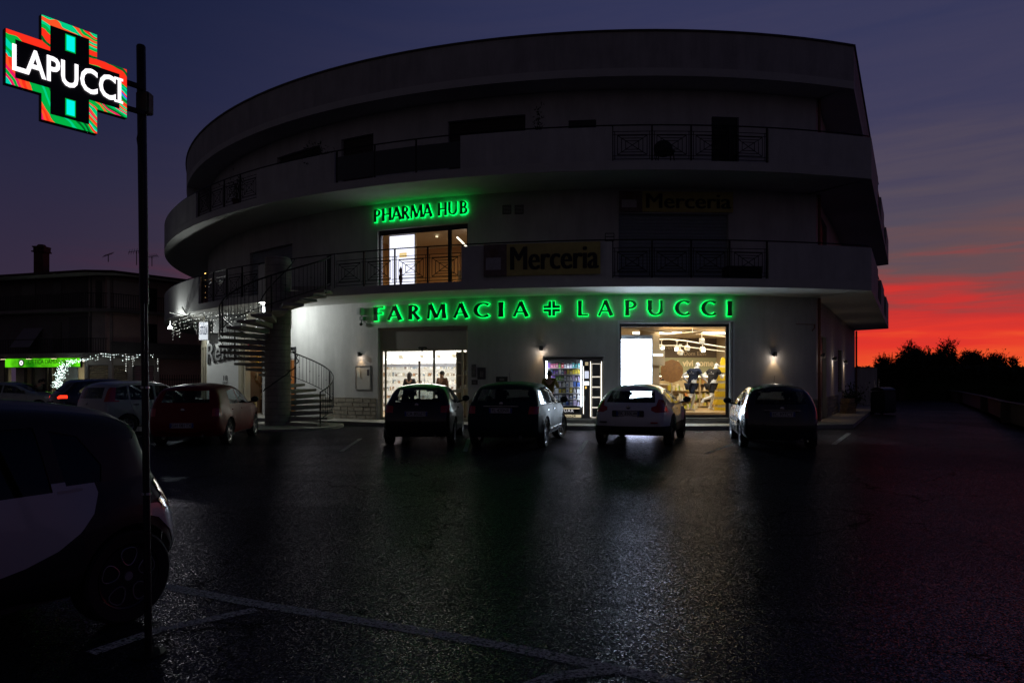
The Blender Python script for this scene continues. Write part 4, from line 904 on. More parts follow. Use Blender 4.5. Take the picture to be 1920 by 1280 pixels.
for (x0, x1, y0, y1, lab, c) in ((884, 893, 683, 707, 'small faded poster, nearest the pharmacy doorway on the dark wall', (.16, .15, .15)), (895, 911, 689, 711, 'dark square poster with a pale figure on the wall between doorway and machine', (.07, .06, .07)), (884, 896, 712, 721, 'small dark sticker on the wall just right of the doorway', (.10, .09, .09)), (930, 952, 706, 716, 'dark narrow sign just above the roof of the dark green car', (.03, .03, .035))):
    M = wallthing((x0 + x1) / 2, y1); ww = (x1 - x0) * .0182; hg = (y1 - y0) * .0182
    o = thing('wall_poster', lab, 'poster'); o.matrix_world = M
    mb = MB(); mb.box(-ww / 2, ww / 2, -.012, -.002, 0, hg); mb.build('sheet', mat('poster_%.2f' % c[0], c, .6, noise=.6, nscale=18), o)
    mb = MB(); mb.box(-ww * .2, ww * .22, -.015, -.0125, hg * .2, hg * .7); mb.build('print', mat('poster_print', (.22, .2, .19), .6, noise=.6, nscale=30), o)
# floodlight and box on the wall left of the sign
fl = thing('wall_camera', 'white camera housing with junction box under the balcony left of the letter F', 'camera'); fl.matrix_world = wallthing(681, 607)
mb = MB(); mb.bbox(-.10, .10, -.28, -.02, .30, .56, .03); mb.build('housing', mat('housing_white', (.5, .52, .52), .4), fl, True)
mb = MB(); mb.bbox(-.05, .12, -.16, -.002, .12, .26, .01); mb.tube([(0, -.1, .3), (0, -.1, .0)], .02, 6); mb.tube([(.04, -.05, .12), (.15, -.03, .02), (.4, -.03, -.06)], .012, 5); mb.build('junction_box', mat('box_grey', (.18, .2, .2), .5), fl)
mb = MB(); mb.sphere((-.02, -.1, -.02), .06, n=10); mb.build('dome', black, fl, True)
br = thing('wall_bracket', 'small wrought iron bracket box on the balcony railing beside the wide shutter', 'bracket'); br.matrix_world = wallthing(1143, 452, R_EDGE)
mb = MB(); 
for q in (0, .12, .22): mb.box(-.14, .14, -.01, .01, q, q + .02)
mb.box(-.14, -.12, -.01, .01, 0, .24); mb.box(.12, .14, -.01, .01, 0, .24); mb.build('frame', iron, br)
# tap/hose bracket at right corner
hb = thing('pipe_bracket', 'thin horizontal pipe with a valve near the right corner of the white wall', 'pipe'); hb.matrix_world = wallthing(1512, 608)
mb = MB(); mb.tube([(-.42, -.03, 0), (.30, -.03, 0)], .012, 6); mb.tube([(.30, -.03, 0), (.24, -.1, -.12), (.12, -.14, -.22)], .02, 6); mb.build('pipe', copper, hb)
# things standing on the balconies
bx = thing('leaning_panel', 'tall black panel standing against the top floor balcony railing', 'panel'); bx.matrix_world = frame(phi_at(1366, R_EDGE), R_EDGE - .25, Z2S)
mb = MB(); mb.bbox(-.42, .42, -.03, .03, 0, 1.42, .01); mb.build('panel', mat('panel_black', (.01, .01, .012), .6), bx)
mb = MB(); mb.box(.36, .40, -.06, -.031, .05, 1.38); mb.build('edge_strip', mat('strip_grey', (.12, .12, .13), .5), bx)
bc = thing('outdoor_unit', 'dark rectangular air conditioner standing behind the top floor parapet', 'air conditioner'); bc.matrix_world = frame(phi_at(1092, R_EDGE), R_EDGE - .5, Z2S + .55)
mb = MB(); mb.bbox(-.42, .42, -.15, .15, .3, .84, .015); mb.build('casing', mat('unit_dark', (.03, .03, .03), .6), bc)
mb = MB(); mb.box(-.42, .42, -.02, .02, -.55, .299); mb.build('stand', iron, bc)
ch = thing('balcony_chair', 'dark rounded chair seen through the top floor balcony railing', 'chair'); ch.matrix_world = frame(phi_at(1255, R_EDGE), R_EDGE - .6, Z2S)
mb = MB(); mb.bbox(-.28, .28, -.25, .2, .38, .45, .03); mb.build('seat', black, ch, True)
mb = MB(); mb.sphere((0, .2, .62), .3, 1, .25, .9, 14); mb.build('backrest', black, ch, True)
for sx_, sy_ in ((-1, -1), (1, -1), (-1, 1), (1, 1)): mb = MB(); mb.tube([(sx_ * .22, sy_ * .18, .38), (sx_ * .26, sy_ * .2, 0)], .02, 6); mb.build('leg', black, ch)
cy_ = thing('storage_box', 'dark low box behind the first floor railing right of the wide shutter', 'box'); cy_.matrix_world = frame(phi_at(1405, R_EDGE), R_EDGE - .5, Z1S)
mb = MB(); mb.bbox(-.55, .55, -.22, .22, 0, .38, .02); mb.build('box_body', black, cy_); mb = MB(); mb.bbox(-.57, .57, -.24, .24, .383, .42, .01); mb.build('lid', black, cy_)
def leaves(mb, n, fn, size, rnd):
    for _ in range(n):
        c = fn(); s = size * (.6 + .8 * rnd.random()); d = Vector((rnd.gauss(0, 1), rnd.gauss(0, 1), rnd.gauss(0, 1))).normalized(); e = d.orthogonal().normalized(); e.rotate(Matrix.Rotation(rnd.random() * 6.3, 3, d)); f = d.cross(e)
        mb.add([c - e * s, c + f * s * .35, c + e * s, c - f * s * .35], [(0, 1, 2, 3)])
leafm = mat('leaf_dark', (.02, .04, .012), .7, noise=.3, nscale=3); barkm = mat('bark', (.05, .035, .025), .9, noise=.3, nscale=6); potm = mat('terracotta', (.14, .06, .035), .8, noise=.2, nscale=6)
def potplant(M, lab, h=.7, w_=.35, seed=1, leafsize=.05, n=220):
    r = random.Random(seed); o = thing('potted_plant', lab, 'potted plant'); o.matrix_world = M
    mb = MB(); mb.lathe([(0, 0), (.11, 0), (.16, .26), (.18, .26), (.18, .30), (.145, .30), (.13, .25), (0, .25)], 14); mb.build('pot', potm, o, True)
    mb = MB(); leaves(mb, n, lambda: Vector((r.gauss(0, w_ * .45), r.gauss(0, w_ * .45), .35 + abs(r.gauss(.45, .28)) * h)), leafsize, r); mb.build('foliage', leafm, o)
    mb = MB()
    for _ in range(6): mb.tube([(0, 0, .25), (r.gauss(0, w_ * .3), r.gauss(0, w_ * .3), .35 + h * .6)], .008, 4)
    mb.build('stem', barkm, o); return o
potplant(frame(phi_at(1005, R_EDGE), R_EDGE - .6, Z2S + .1), 'tall slim cypress-like plant on the top floor balcony near the middle', 1.5, .16, 3)
potplant(frame(phi_at(575, R_EDGE), R_EDGE - .5, Z2S + .35), 'bushy dark plant above the top floor parapet left of the smoked panels', .8, .55, 4, .06, 500)
potplant(frame(phi_at(420, R_EDGE), R_EDGE - .5, Z2S + .1), 'low dark plant behind the leftmost top floor railing', .9, .4, 5)
for k, (dd, lab, h) in enumerate(((9.3, 'large leafy plant in a pot at the end of the side wall', .9), (8.4, 'small potted plant on the pavement beside the wooden crates', .5))):
    P = WR.map(pc + dd, 0, 0) - WR.n * .5; potplant(Matrix.Translation((P.x, P.y, GZ)), lab, h, .5, 8 + k, .07, 260)
for k in range(3):
    P = WR.map(pc + 7.2, 0, 0) - WR.n * .45; o = thing('wooden_crate', ['lowest of three wooden crates stacked by the side wall', 'middle one of three wooden crates stacked by the side wall', 'topmost of three wooden crates stacked by the side wall'][k], 'crate', (P.x, P.y, GZ + k * .22), .3 + .2 * k, 'wooden crates by the side wall')
    mb = MB()
    for z in (.0, .07, .14): mb.box(-.25, .25, -.18, -.165, z, z + .05); mb.box(-.25, .25, .165, .18, z, z + .05); mb.box(-.265, -.251, -.18, .18, z, z + .05); mb.box(.251, .265, -.18, .18, z, z + .05)
    mb.build('slat', mat('crate_wood', (.35, .24, .13), .8, noise=.2), o)
    mb = MB(); mb.box(-.25, .25, -.163, .163, -.0, .01); mb.build('base', MAT['crate_wood'], o)

# ================================================================ SPIRAL STAIRCASE
ST = Vector((-7.65, 22.3, 0)); RO = 1.78; RI = .36
stair = thing('spiral_staircase', 'outdoor spiral staircase of concrete treads round a thick concrete column with black railings', 'staircase', tuple(ST))
def sp_(phi, r, z): a = math.radians(phi); return Vector((r * math.sin(a), -r * math.cos(a), z))
stc = mat('stair_concrete', (.36, .34, .29), .85, noise=.3, nscale=3, bump=.6, bscale=14)
mb = MB(); n = 40
mb.lathe([(0, -.02), (.405, -.02), (.405, 5.5), (.38, 5.53), (0, 5.53)], 28)
mb.build('column', mat('column_concrete', (.38, .35, .29), .9, noise=.35, nscale=2.2, bump=.8, bscale=9), stair, True)
mb = MB()
for k in range(26):
    z = .2 + k * .21; mb.lathe([(.406, z), (.409, z + .004), (.406, z + .012)], 28)
mb.build('shutter_line', mat('line_dark', (.12, .11, .10), .9), stair)
P0, RISE, DPH = 62., .177, 15.4; NS = 25
for k in range(NS):
    z = RISE * (k + 1); ph = P0 + k * DPH; mb = MB(); m_ = 5; v = []
    for j in range(m_ + 1):
        q = ph - 1.5 + (DPH + 5) * j / m_
        v += [sp_(q, RI, z), sp_(q, RO, z), sp_(q, RI, z - .17 + .0), sp_(q, RO, z - .075)]
    f = []
    for j in range(m_): a = 4 * j; b = a + 4; f += [(a, a + 1, b + 1, b), (a + 2, a + 3, b + 3, b + 2), (a + 1, a + 3, b + 3, b + 1), (a, a + 2, b + 2, b)]
    f += [(0, 1, 3, 2), (4 * m_, 4 * m_ + 1, 4 * m_ + 3, 4 * m_ + 2)]; mb.add(v, f); mb.build('tread', stc, stair)
mb = MB(); mb.lathe([(0, .0), (2.1, .0), (2.1, .075), (0, .08)], 36); mb.build('base_slab', stc, stair)
def helix(r, dz, p0, p1, step=5): 
    out = []; p = p0
    while p <= p1 + .01: out.append(sp_(p, r, RISE * ((p - P0) / DPH + 1) + dz)); p += step
    return out
PE = P0 + NS * DPH
mb = MB(); mb.tube(helix(RO - .02, .95, P0 + 3, PE), .024, 7); mb.build('handrail', iron, stair, True)
mb = MB(); mb.tube(helix(RO - .02, .10, P0 + 3, PE), .014, 5); mb.build('lower_rail', iron, stair, True)
mb = MB()
q = P0 + 3; k = 0
while q < PE:
    z = RISE * ((q - P0) / DPH + 1); a = sp_(q, RO - .02, z + .10); b = sp_(q, RO - .02, z + .95); mb.tube([a, b], .008, 4, cap=False)
    if k % 3 == 1: mb.sphere(tuple((a + b) / 2), .02, n=6)
    q += 4.4; k += 1
mb.build('baluster', iron, stair)
for q in [P0 + 3 + i * 4 * DPH for i in range(7)]:
    z = RISE * ((q - P0) / DPH + 1); mb = MB(); mb.tube([sp_(q, RO - .02, z - .15), sp_(q, RO - .02, z + .97)], .024, 6); mb.build('rail_post', iron, stair)
mb = MB(); mb.tube([sp_(p, .62 + (.04 * math.sin(p)), 1.35 + (p + 5) / 90 * .70) for p in range(-25, 176, 8)], .02, 6)
for p in (10, 60, 110, 160): z = 1.35 + (p + 5) / 90 * .7; mb.tube([sp_(p, .40, z), sp_(p, .62, z)], .01, 5)
mb.build('inner_handrail', iron, stair, True)
mb = MB(); mb.tube([sp_(p, .60, RISE * ((p - P0) / DPH + 1) + .95) for p in range(250, int(PE), 8)], .018, 6); mb.build('inner_handrail', iron, stair, True)
# landing to the balcony
ea = phi_at(590, R_EDGE); e1 = cyl(phi_at(612, R_EDGE), R_EDGE, Z1S) - ST; e0 = cyl(phi_at(560, R_EDGE), R_EDGE, Z1S) - ST
mb = MB(); p1 = sp_(PE - 2, RI + .1, Z1S); p2 = sp_(PE - 2, RO, Z1S)
poly = [p1, p2, Vector((e1.x, e1.y, Z1S)) + Vector((.1, .25, 0)), Vector((e0.x, e0.y, Z1S)) + Vector((.1, .2, 0))]
mb.add([Vector((p.x, p.y, Z1S - .002)) for p in poly] + [Vector((p.x, p.y, Z1S - .14)) for p in poly], [(0, 1, 2, 3), (7, 6, 5, 4), (0, 4, 5, 1), (1, 5, 6, 2), (2, 6, 7, 3), (3, 7, 4, 0)]); mb.build('landing', stc, stair)
mb = MB(); a = p2 + Vector((0, 0, .98)); b = Vector((e1.x, e1.y + .1, Z1S + 1.1)); mb.tube([a, b], .022, 6)
for i in range(8): t = i / 7; q = a.lerp(b, t); mb.tube([q, (q.x, q.y, Z1S)], .008, 4)
mb.build('landing_railing', iron, stair)

# ================================================================ LED PHARMACY CROSS ON ITS POLE
pole = thing('sign_pole', 'thin dark steel pole in the left foreground carrying the lit pharmacy cross', 'pole', (-2.055, 3.86, 0))
top = Vector((-2.098 + 2.055, 0, 3.44))
mb = MB(); mb.tube([(0, 0, 0), top * .5, top * .58], [.0195, .019, .019], 14); mb.tube([top * .575, top * .998, top], [.024, .024, .02], 14); mb.build('pole_tube', mat('pole_dark', (.015, .016, .02), .45, metal=.3, noise=.3, nscale=10), pole, True)
mb = MB(); mb.lathe([(0, 0), (.09, 0), (.09, .012), (.022, .014)], 16); mb.build('base_plate', iron, pole)
mb = MB(); mb.bbox(-.018, .055, -.03, .03, 3.05, 3.17, .006, Matrix.Translation((-.04, 0, 0))); mb.build('clamp_box', mat('box_dk', (.03, .03, .04), .5), pole)
A_ = Vector((-2.448, 3.30, 3.115)); B_ = Vector((-2.112, 3.74, 3.115)); dv = (B_ - A_); CW = dv.length; ang = math.atan2(dv.y, dv.x)
crs = thing('pharmacy_cross', 'LED pharmacy cross reading LAPUCCI with red and green striped edge on a pole', 'sign', tuple((A_ + B_) / 2), ang)
a, b, c, d = -CW / 2, -CW / 2 + .27 * CW, CW / 2 - .27 * CW, CW / 2; hz, vz = .132, .262
outer = [(b, vz), (c, vz), (c, hz), (d, hz), (d, -hz), (c, -hz), (c, -vz), (b, -vz), (b, -hz), (a, -hz), (a, hz), (b, hz)]
mb = MB(); mb.prism([(x * 1.010, z * 1.010) for x, z in outer], 0, .032); mb.build('housing', black, crs)
def stripe_mat():
    m = bpy.data.materials.new('led_stripes'); m.use_nodes = True; t = m.node_tree; t.nodes.clear(); ln = t.links.new
    o = t.nodes.new('ShaderNodeOutputMaterial'); e = t.nodes.new('ShaderNodeEmission'); c = t.nodes.new('ShaderNodeTexCoord'); s = t.nodes.new('ShaderNodeSeparateXYZ'); ln(c.outputs['Object'], s.inputs[0])
    n = t.nodes.new('ShaderNodeTexNoise'); n.inputs['Scale'].default_value = 5; ln(c.outputs['Object'], n.inputs[0])
    def mm(op, a, b): q = t.nodes.new('ShaderNodeMath'); q.operation = op; [(ln(v, q.inputs[i]) if not isinstance(v, (int, float)) else setattr(q.inputs[i], 'default_value', v)) for i, v in enumerate((a, b))]; return q.outputs[0]
    # fan of stripes round the centre plus a diagonal drift
    at_ = mm('ARCTAN2', s.outputs[2], s.outputs[0]); v = mm('ADD', mm('MULTIPLY', at_, 4.0), mm('MULTIPLY', mm('ADD', s.outputs[0], mm('MULTIPLY', s.outputs[2], 1.7)), 22)); v = mm('ADD', v, mm('MULTIPLY', n.outputs[0], 7))
    nn_ = t.nodes.new('ShaderNodeTexWhiteNoise'); nn_.noise_dimensions = '1D'; ln(mm('FLOOR', mm('MULTIPLY', v, 1.7), 0), nn_.inputs['W'])
    r = t.nodes.new('ShaderNodeValToRGB'); r.color_ramp.interpolation = 'CONSTANT'; E = r.color_ramp.elements
    st = [(0, (0, .45, .06)), (.24, (1, .03, .012)), (.46, (0, .65, .25)), (.58, (1, .09, .02)), (.72, (0, .12, .02)), (.80, (0, .7, .45)), (.88, (.9, .01, .12)), (.95, (.05, .15, .8))]
    while len(E) < len(st): E.new(.5)
    for x, (p, k) in zip(E, st): x.position = p; x.color = (*k, 1)
    ln(nn_.outputs[0], r.inputs[0]); ln(r.outputs[0], e.inputs[0]); e.inputs[1].default_value = 1.0; ln(e.outputs[0], o.inputs[0]); return m
bd_ = .038
def inset(p):
    x, z = p; sx = 1 if x > 0 else -1; sz = 1 if z > 0 else -1
    return (x - sx * bd_, z - sz * bd_)
inner = [inset(p) for p in outer]
mb = MB(); n = 12; mb.v = [Vector((x, -.004, z)) for x, z in outer] + [Vector((x, -.004, z)) for x, z in inner]; mb.f = [(i, (i + 1) % n, n + (i + 1) % n, n + i) for i in range(n)]
mb.build('led_border', stripe_mat(), crs, fix=False)
mb = MB(); mb.v = [Vector((x, -.003, z)) for x, z in inner]; mb.f = [tuple(range(n))]; mb.build('led_face', mat('led_black', (.01, .008, .01), .4), crs)
t_ = text_mesh('LAPUCCI', .16, .001, .003, space=1.0); xm0 = min(v.x for v in t_.v); xm1 = max(v.x for v in t_.v); zc0 = min(v.z for v in t_.v); zc1 = max(v.z for v in t_.v); kx = (CW * .90) / (xm1 - xm0); kz = .132 / (zc1 - zc0)
mb = MB(); mb.add([Vector(((v.x - (xm0 + xm1) / 2) * kx - .003, v.y * .5 - .008, (v.z - (zc0 + zc1) / 2) * kz + .004)) for v in t_.v], t_.f)
xr = CW * .45
for zz in (-.058, .064): mb.box(xr - .038, xr + .006, -.0095, -.0085, zz - .006, zz + .006)
mb.build('lettering', emis('led_text', (1, .95, 1), 1.5), crs)
for zz in (.165, -.165): mb = MB(); mb.box(-.017, .02, -.0075, -.0045, zz - .038, zz + .038); p_ = mb.build('lit_bar', emis('led_cyan', (0, .85, .75), 1.1), crs); mb = MB(); mb.box(-.022, .025, -.0060, -.0042, zz - .043, zz + .043); mb.build('bar_edge', emis('led_green', (0, .5, .06), .8), p_)
mb = MB()
for zz in (-.07, .07): mb.box(CW / 2 * 1.012, CW / 2 + .10, .006, .028, zz - .012, zz + .012)
mb.build('mounting_arm', iron, crs)
mb = MB(); mb.tube([(-.02, -.02, 3.05), (-.045, -.035, 2.9), (-.020, -.024, 2.7), (-.012, -.024, 1.6), (-.002, -.024, .2)], .0045, 5); mb.build('power_cable', black, pole)
mb = MB()
for z_ in (2.7, 2.1, 1.5, .9): mb.lathe([(.0215, z_), (.0235, z_ + .002), (.0235, z_ + .012), (.0215, z_ + .014)], 14, Matrix.Translation((top.x * z_ / 3.44, 0, 0)))
mb.build('pipe_clip', alu, pole)
# ================================================================ CARS
# local axes: x to the car's right, y forward, origin on the ground under the rear axle
def interp(pts, t):
    for (a, u), (b, v) in zip(pts, pts[1:]):
        if t <= b: return u + (v - u) * max(0, min(1, (t - a) / max(b - a, 1e-6)))
    return pts[-1][1]
def catmull(P, n=4):
    out = []; m = len(P)
    for i in range(m):
        p0, p1, p2, p3 = [Vector(P[(i + k) % m]) for k in (-1, 0, 1, 2)]
        for j in range(n):
            t = j / n; out.append(.5 * ((2 * p1) + (p2 - p0) * t + (2 * p0 - 5 * p1 + 4 * p2 - p3) * t * t + (3 * p1 - p0 - 3 * p2 + p3) * t ** 3))
    return out
def inpoly(poly, x, y):
    c = False; n = len(poly)
    for i in range(n):
        x0, y0 = poly[i]; x1, y1 = poly[i - 1]
        if (y0 > y) != (y1 > y) and x < (x1 - x0) * (y - y0) / (y1 - y0) + x0: c = not c
    return c
def car_shell(sp):
    T0 = sp['top']; ext = lambda a, b: (2 * a[0] - b[0], 2 * a[1] - b[1])
    top = catmull([ext(T0[0], T0[1])] + list(T0) + [ext(T0[-1], T0[-2])], 4)[4:-7]        # rear bumper -> roof -> nose
    zb = sp['zb']; O = [Vector(p) for p in top]
    yr, yf = O[0].x, O[-1].x; nb = 22
    O += [Vector((yf + (yr - yf) * i / nb, zb + .03 * abs(2 * i / nb - 1) ** 6)) for i in range(1, nb)]
    # orientation and area
    ar = sum(O[i].x * O[(i + 1) % len(O)].y - O[(i + 1) % len(O)].x * O[i].y for i in range(len(O)))
    if ar < 0: O.reverse()
    n = len(O); W2 = sp['W'] / 2
    ymid = (min(p.x for p in O) + max(p.x for p in O)) / 2; hl = (max(p.x for p in O) - min(p.x for p in O)) / 2
    belt = sp['belt']; zt = max(p.y for p in O)
    def hw(y, z):
        e = abs(y - ymid) / hl; pl = 1 - sp.get('taper', .10) * min(e, 1) ** 4
        if y < ymid: pl = 1 - sp.get('rtaper', .07) * min(e, 1) ** 4
        if z < belt: k = 1 - .055 * max(0, (.52 - z) / .35) ** 2 - .035 * max(0, (z - .62) / max(belt - .62, .05)) ** 2
        else: k = .965 - sp.get('tumble', .20) * ((z - belt) / (zt - belt)) ** 1.15
        b = 0
        for wy in (0, sp['wb']):   # wheel arch flare
            d = math.hypot(y - wy, z - .36); b += sp.get('flare', .025) * max(0, 1 - ((d - .30) / .28) ** 2) if d < .58 and z < belt else 0
        return W2 * (pl * k) + b - sp.get('flare', .025) * .6
    def nrm(i):
        a, b = O[i - 1], O[(i + 1) % n]; d = (b - a).normalized(); return Vector((d.y, -d.x))
    Ns = [nrm(i) for i in range(n)]; r = sp.get('r', .085); J = 5
    rings = []
    for j in range(J + 1):
        a = math.pi / 2 * j / J; ins = r * (1 - math.cos(a)) if False else r * (1 - math.sin(math.pi / 2 - a)); out = r * (1 - math.sin(a))
        rings.append((ins, out))
    verts = []; faces = []
    def V(p): verts.append(p); return len(verts) - 1
    side = {}
    for s in (-1, 1):
        R = []
        for ins, out in rings:
            row = []
            for i in range(n):
                p = O[i] - Ns[i] * ins; x = hw(p.x, max(p.y, zb)) - out; row.append(V(Vector((s * x, p.x, p.y))))
            R.append(row)
        side[s] = R
        for j in range(J):
            for i in range(n): faces.append((R[j][i], R[j][(i + 1) % n], R[j + 1][(i + 1) % n], R[j + 1][i]))
    C = 12; cr = sp.get('crown', .045); L, Rr = side[-1][0], side[1][0]; grid = []
    for i in range(n):
        row = [L[i]]
        for c in range(1, C):
            s = -1 + 2 * c / C; x = verts[Rr[i]].x * s; k = cr * (1 - s * s)
            rear = max(0, -Ns[i].x); front = max(0, Ns[i].x); k *= 1 + 1.4 * rear + 2 * front
            if Ns[i].y < -.5: k = 0
            row.append(V(Vector((x, O[i].x + Ns[i].x * k, O[i].y + Ns[i].y * k))))
        row.append(Rr[i]); grid.append(row)
    for i in range(n):
        a, b = grid[i], grid[(i + 1) % n]
        for c in range(C): faces.append((a[c], a[c + 1], b[c + 1], b[c]))
    bm = bmesh.new(); bv = [bm.verts.new(v) for v in verts]
    for f in faces:
        if len(set(f)) > 2:
            try: bm.faces.new([bv[k] for k in f])
            except ValueError: pass
    inner = []
    for s in (-1, 1):
        inner.append(bm.faces.new([bv[k] for k in side[s][J]]))
    # gridded side panels that follow the body curvature
    geom = set(inner)
    def slc(co, no):
        nonlocal geom
        g = [f for f in geom if f.is_valid]; es = {e for f in g for e in f.edges}; vs = {v for f in g for v in f.verts}
        keep = {v.index for v in vs}
        res = bmesh.ops.bisect_plane(bm, geom=g + list(es) + list(vs), plane_co=co, plane_no=no, dist=1e-5)
        geom = {e for e in res['geom'] if isinstance(e, bmesh.types.BMFace)}
    y0, y1 = min(p.x for p in O), max(p.x for p in O)
    k = 18
    for i in range(1, k): slc((0, y0 + (y1 - y0) * i / k, 0), (0, 1, 0))
    z = zb + .08
    while z < zt - .05: slc((0, 0, z), (0, 0, 1)); z += .085
    rimv = {bv[k] for s in (-1, 1) for k in side[s][J]}
    for v in {v for f in geom if f.is_valid for v in f.verts} - rimv:
        v.co.x = math.copysign(hw(v.co.y, v.co.z), v.co.x)
    bmesh.ops.recalc_face_normals(bm, faces=bm.faces); bm.normal_update()
    return bm, hw
def cutout(bm, poly, axis, flt):
    """slice the shell along a polygon seen along one axis and lift the faces inside out"""
    n = len(poly); xs = [p[0] for p in poly]; zs = [p[1] for p in poly]
    if axis == 'side': get = lambda v: (v.y, v.z)
    elif axis == 'end': get = lambda v: (v.x, v.z)
    else: get = lambda v: (v.x, v.y)
    def near(f):
        ps = [get(v.co) for v in f.verts]
        return flt(f) and max(p[0] for p in ps) > min(xs) - .01 and min(p[0] for p in ps) < max(xs) + .01 and max(p[1] for p in ps) > min(zs) - .01 and min(p[1] for p in ps) < max(zs) + .01
    for i in range(n):
        a, b = poly[i], poly[(i + 1) % n]; d = (b[0] - a[0], b[1] - a[1])
        if axis == 'side': co, no = (0, a[0], a[1]), (0, -d[1], d[0])
        elif axis == 'end': co, no = (a[0], 0, a[1]), (-d[1], 0, d[0])
        else: co, no = (a[0], a[1], 0), (-d[1], d[0], 0)
        if d[0] ** 2 + d[1] ** 2 < 1e-9: continue
        fs = [f for f in bm.faces if near(f)]
        # only faces the edge really crosses
        g = set(fs); es = {e for f in fs for e in f.edges}; vs = {v for f in fs for v in f.verts}
        bmesh.ops.bisect_plane(bm, geom=list(g) + list(es) + list(vs), plane_co=co, plane_no=no, dist=1e-5)
    bm.normal_update()
    return [f for f in bm.faces if flt(f) and inpoly(poly, *get(f.calc_center_median()))]
def lift(bm, fs, off=0):
    fs = list(fs); mb = MB(); idx = {}
    for f in fs:
        t = []
        for v in f.verts:
            if v not in idx: idx[v] = len(mb.v); mb.v.append(v.co + v.normal * off)
            t.append(idx[v])
        mb.f.append(tuple(t))
    if fs: bmesh.ops.delete(bm, geom=fs, context='FACES')
    return mb
def pbuild(mb, name, m, parent, off=0):
    o = mb.build(name, m, parent, False, fix=False); o.data.shade_smooth()
    try: o.data.set_sharp_from_angle(angle=math.radians(50))
    except Exception: pass
    return o
def wheel_proto(rad, rim, spokes, wid=.19, m=None, style=0, cap=None):
    e = bpy.data.objects.new('wheel', None); COL.objects.link(e); e.empty_display_size = .1
    # axle along x, outside at +x
    M = Matrix.Rotation(math.radians(90), 4, 'Y')
    mb = MB(); h = wid / 2; q = [(rim * .99, -h * .8), (rad * .93, -h), (rad * .985, -h * .86), (rad, -h * .6), (rad, h * .6), (rad * .985, h * .86), (rad * .93, h), (rim * 1.02, h * .85), (rim * .99, h * .7)]
    mb.lathe(q, 36, M); mb.build('tyre', rubber, e, True)
    m = m or rimm
    mb = MB(); mb.lathe([(rim * .985, h * .84), (rim * .93, h * .78), (rim * .90, h * .4), (rim * .88, -h * .7), (rim * .2, -h * .5)], 36, M)
    mb.lathe([(.0, h * .72), (.03, h * .72), (.055, h * .6), (.06, h * .2)], 16, M)
    for k in range(spokes):
        a = 2 * math.pi * k / spokes
        R_ = Matrix.Rotation(a, 4, 'X')
        if style == 0: mb.prism([(h * .35, .03), (h * .62, .03), (h * .78, rim * .93), (h * .45, rim * .93)], -.018, .018, R_)
        elif style == 1:
            for s in (-1, 1): mb.prism([(h * .35, .03), (h * .62, .03), (h * .78, rim * .93), (h * .45, rim * .93)], -.010, .010, R_ @ Matrix.Rotation(s * .13, 4, 'X'))
    o = mb.build('rim', m, e, True)
    if style == 2:   # dark disc with five rounded windows outlined in silver
        mb = MB(); mb.lathe([(0, h * .70), (.05, h * .70), (rim * .93, h * .74)], 40, M); mb.build('wheel_face', darkrim, e)
        mb = MB()
        for k in range(5):
            a = 2 * math.pi * k / 5 + math.pi / 2; pts = []
            for j in range(16):
                t = 2 * math.pi * j / 15; u = math.cos(t); v = math.sin(t); rr = rim * (.62 + .27 * v * (1 + .0 * u)); ww = rim * .30 * math.copysign(abs(u) ** .75, u) * (.82 + .25 * v)
                pts.append((h * .80, -math.sin(a) * ww + math.cos(a) * rr, math.cos(a) * ww + math.sin(a) * rr))
            mb.tube(pts, .0045, 5, cap=False)
        mb.build('petal_outline', mat('petal_silver', (.30, .30, .32), .4, metal=.6), e)
        mb = MB(); mb.lathe([(0, h * .78), (.028, h * .78), (.03, h * .70)], 14, M); mb.build('hub_cap', rimm, e)
    return e
def lampbox(bm, poly, flt, name, m, root):
    out = []
    for s in (1, -1):
        fs = cutout(bm, [(x * s, z) for x, z in poly][::s], 'end', flt)
        if fs: out.append(pbuild(lift(bm, fs, .006), name, m, root))
    return out
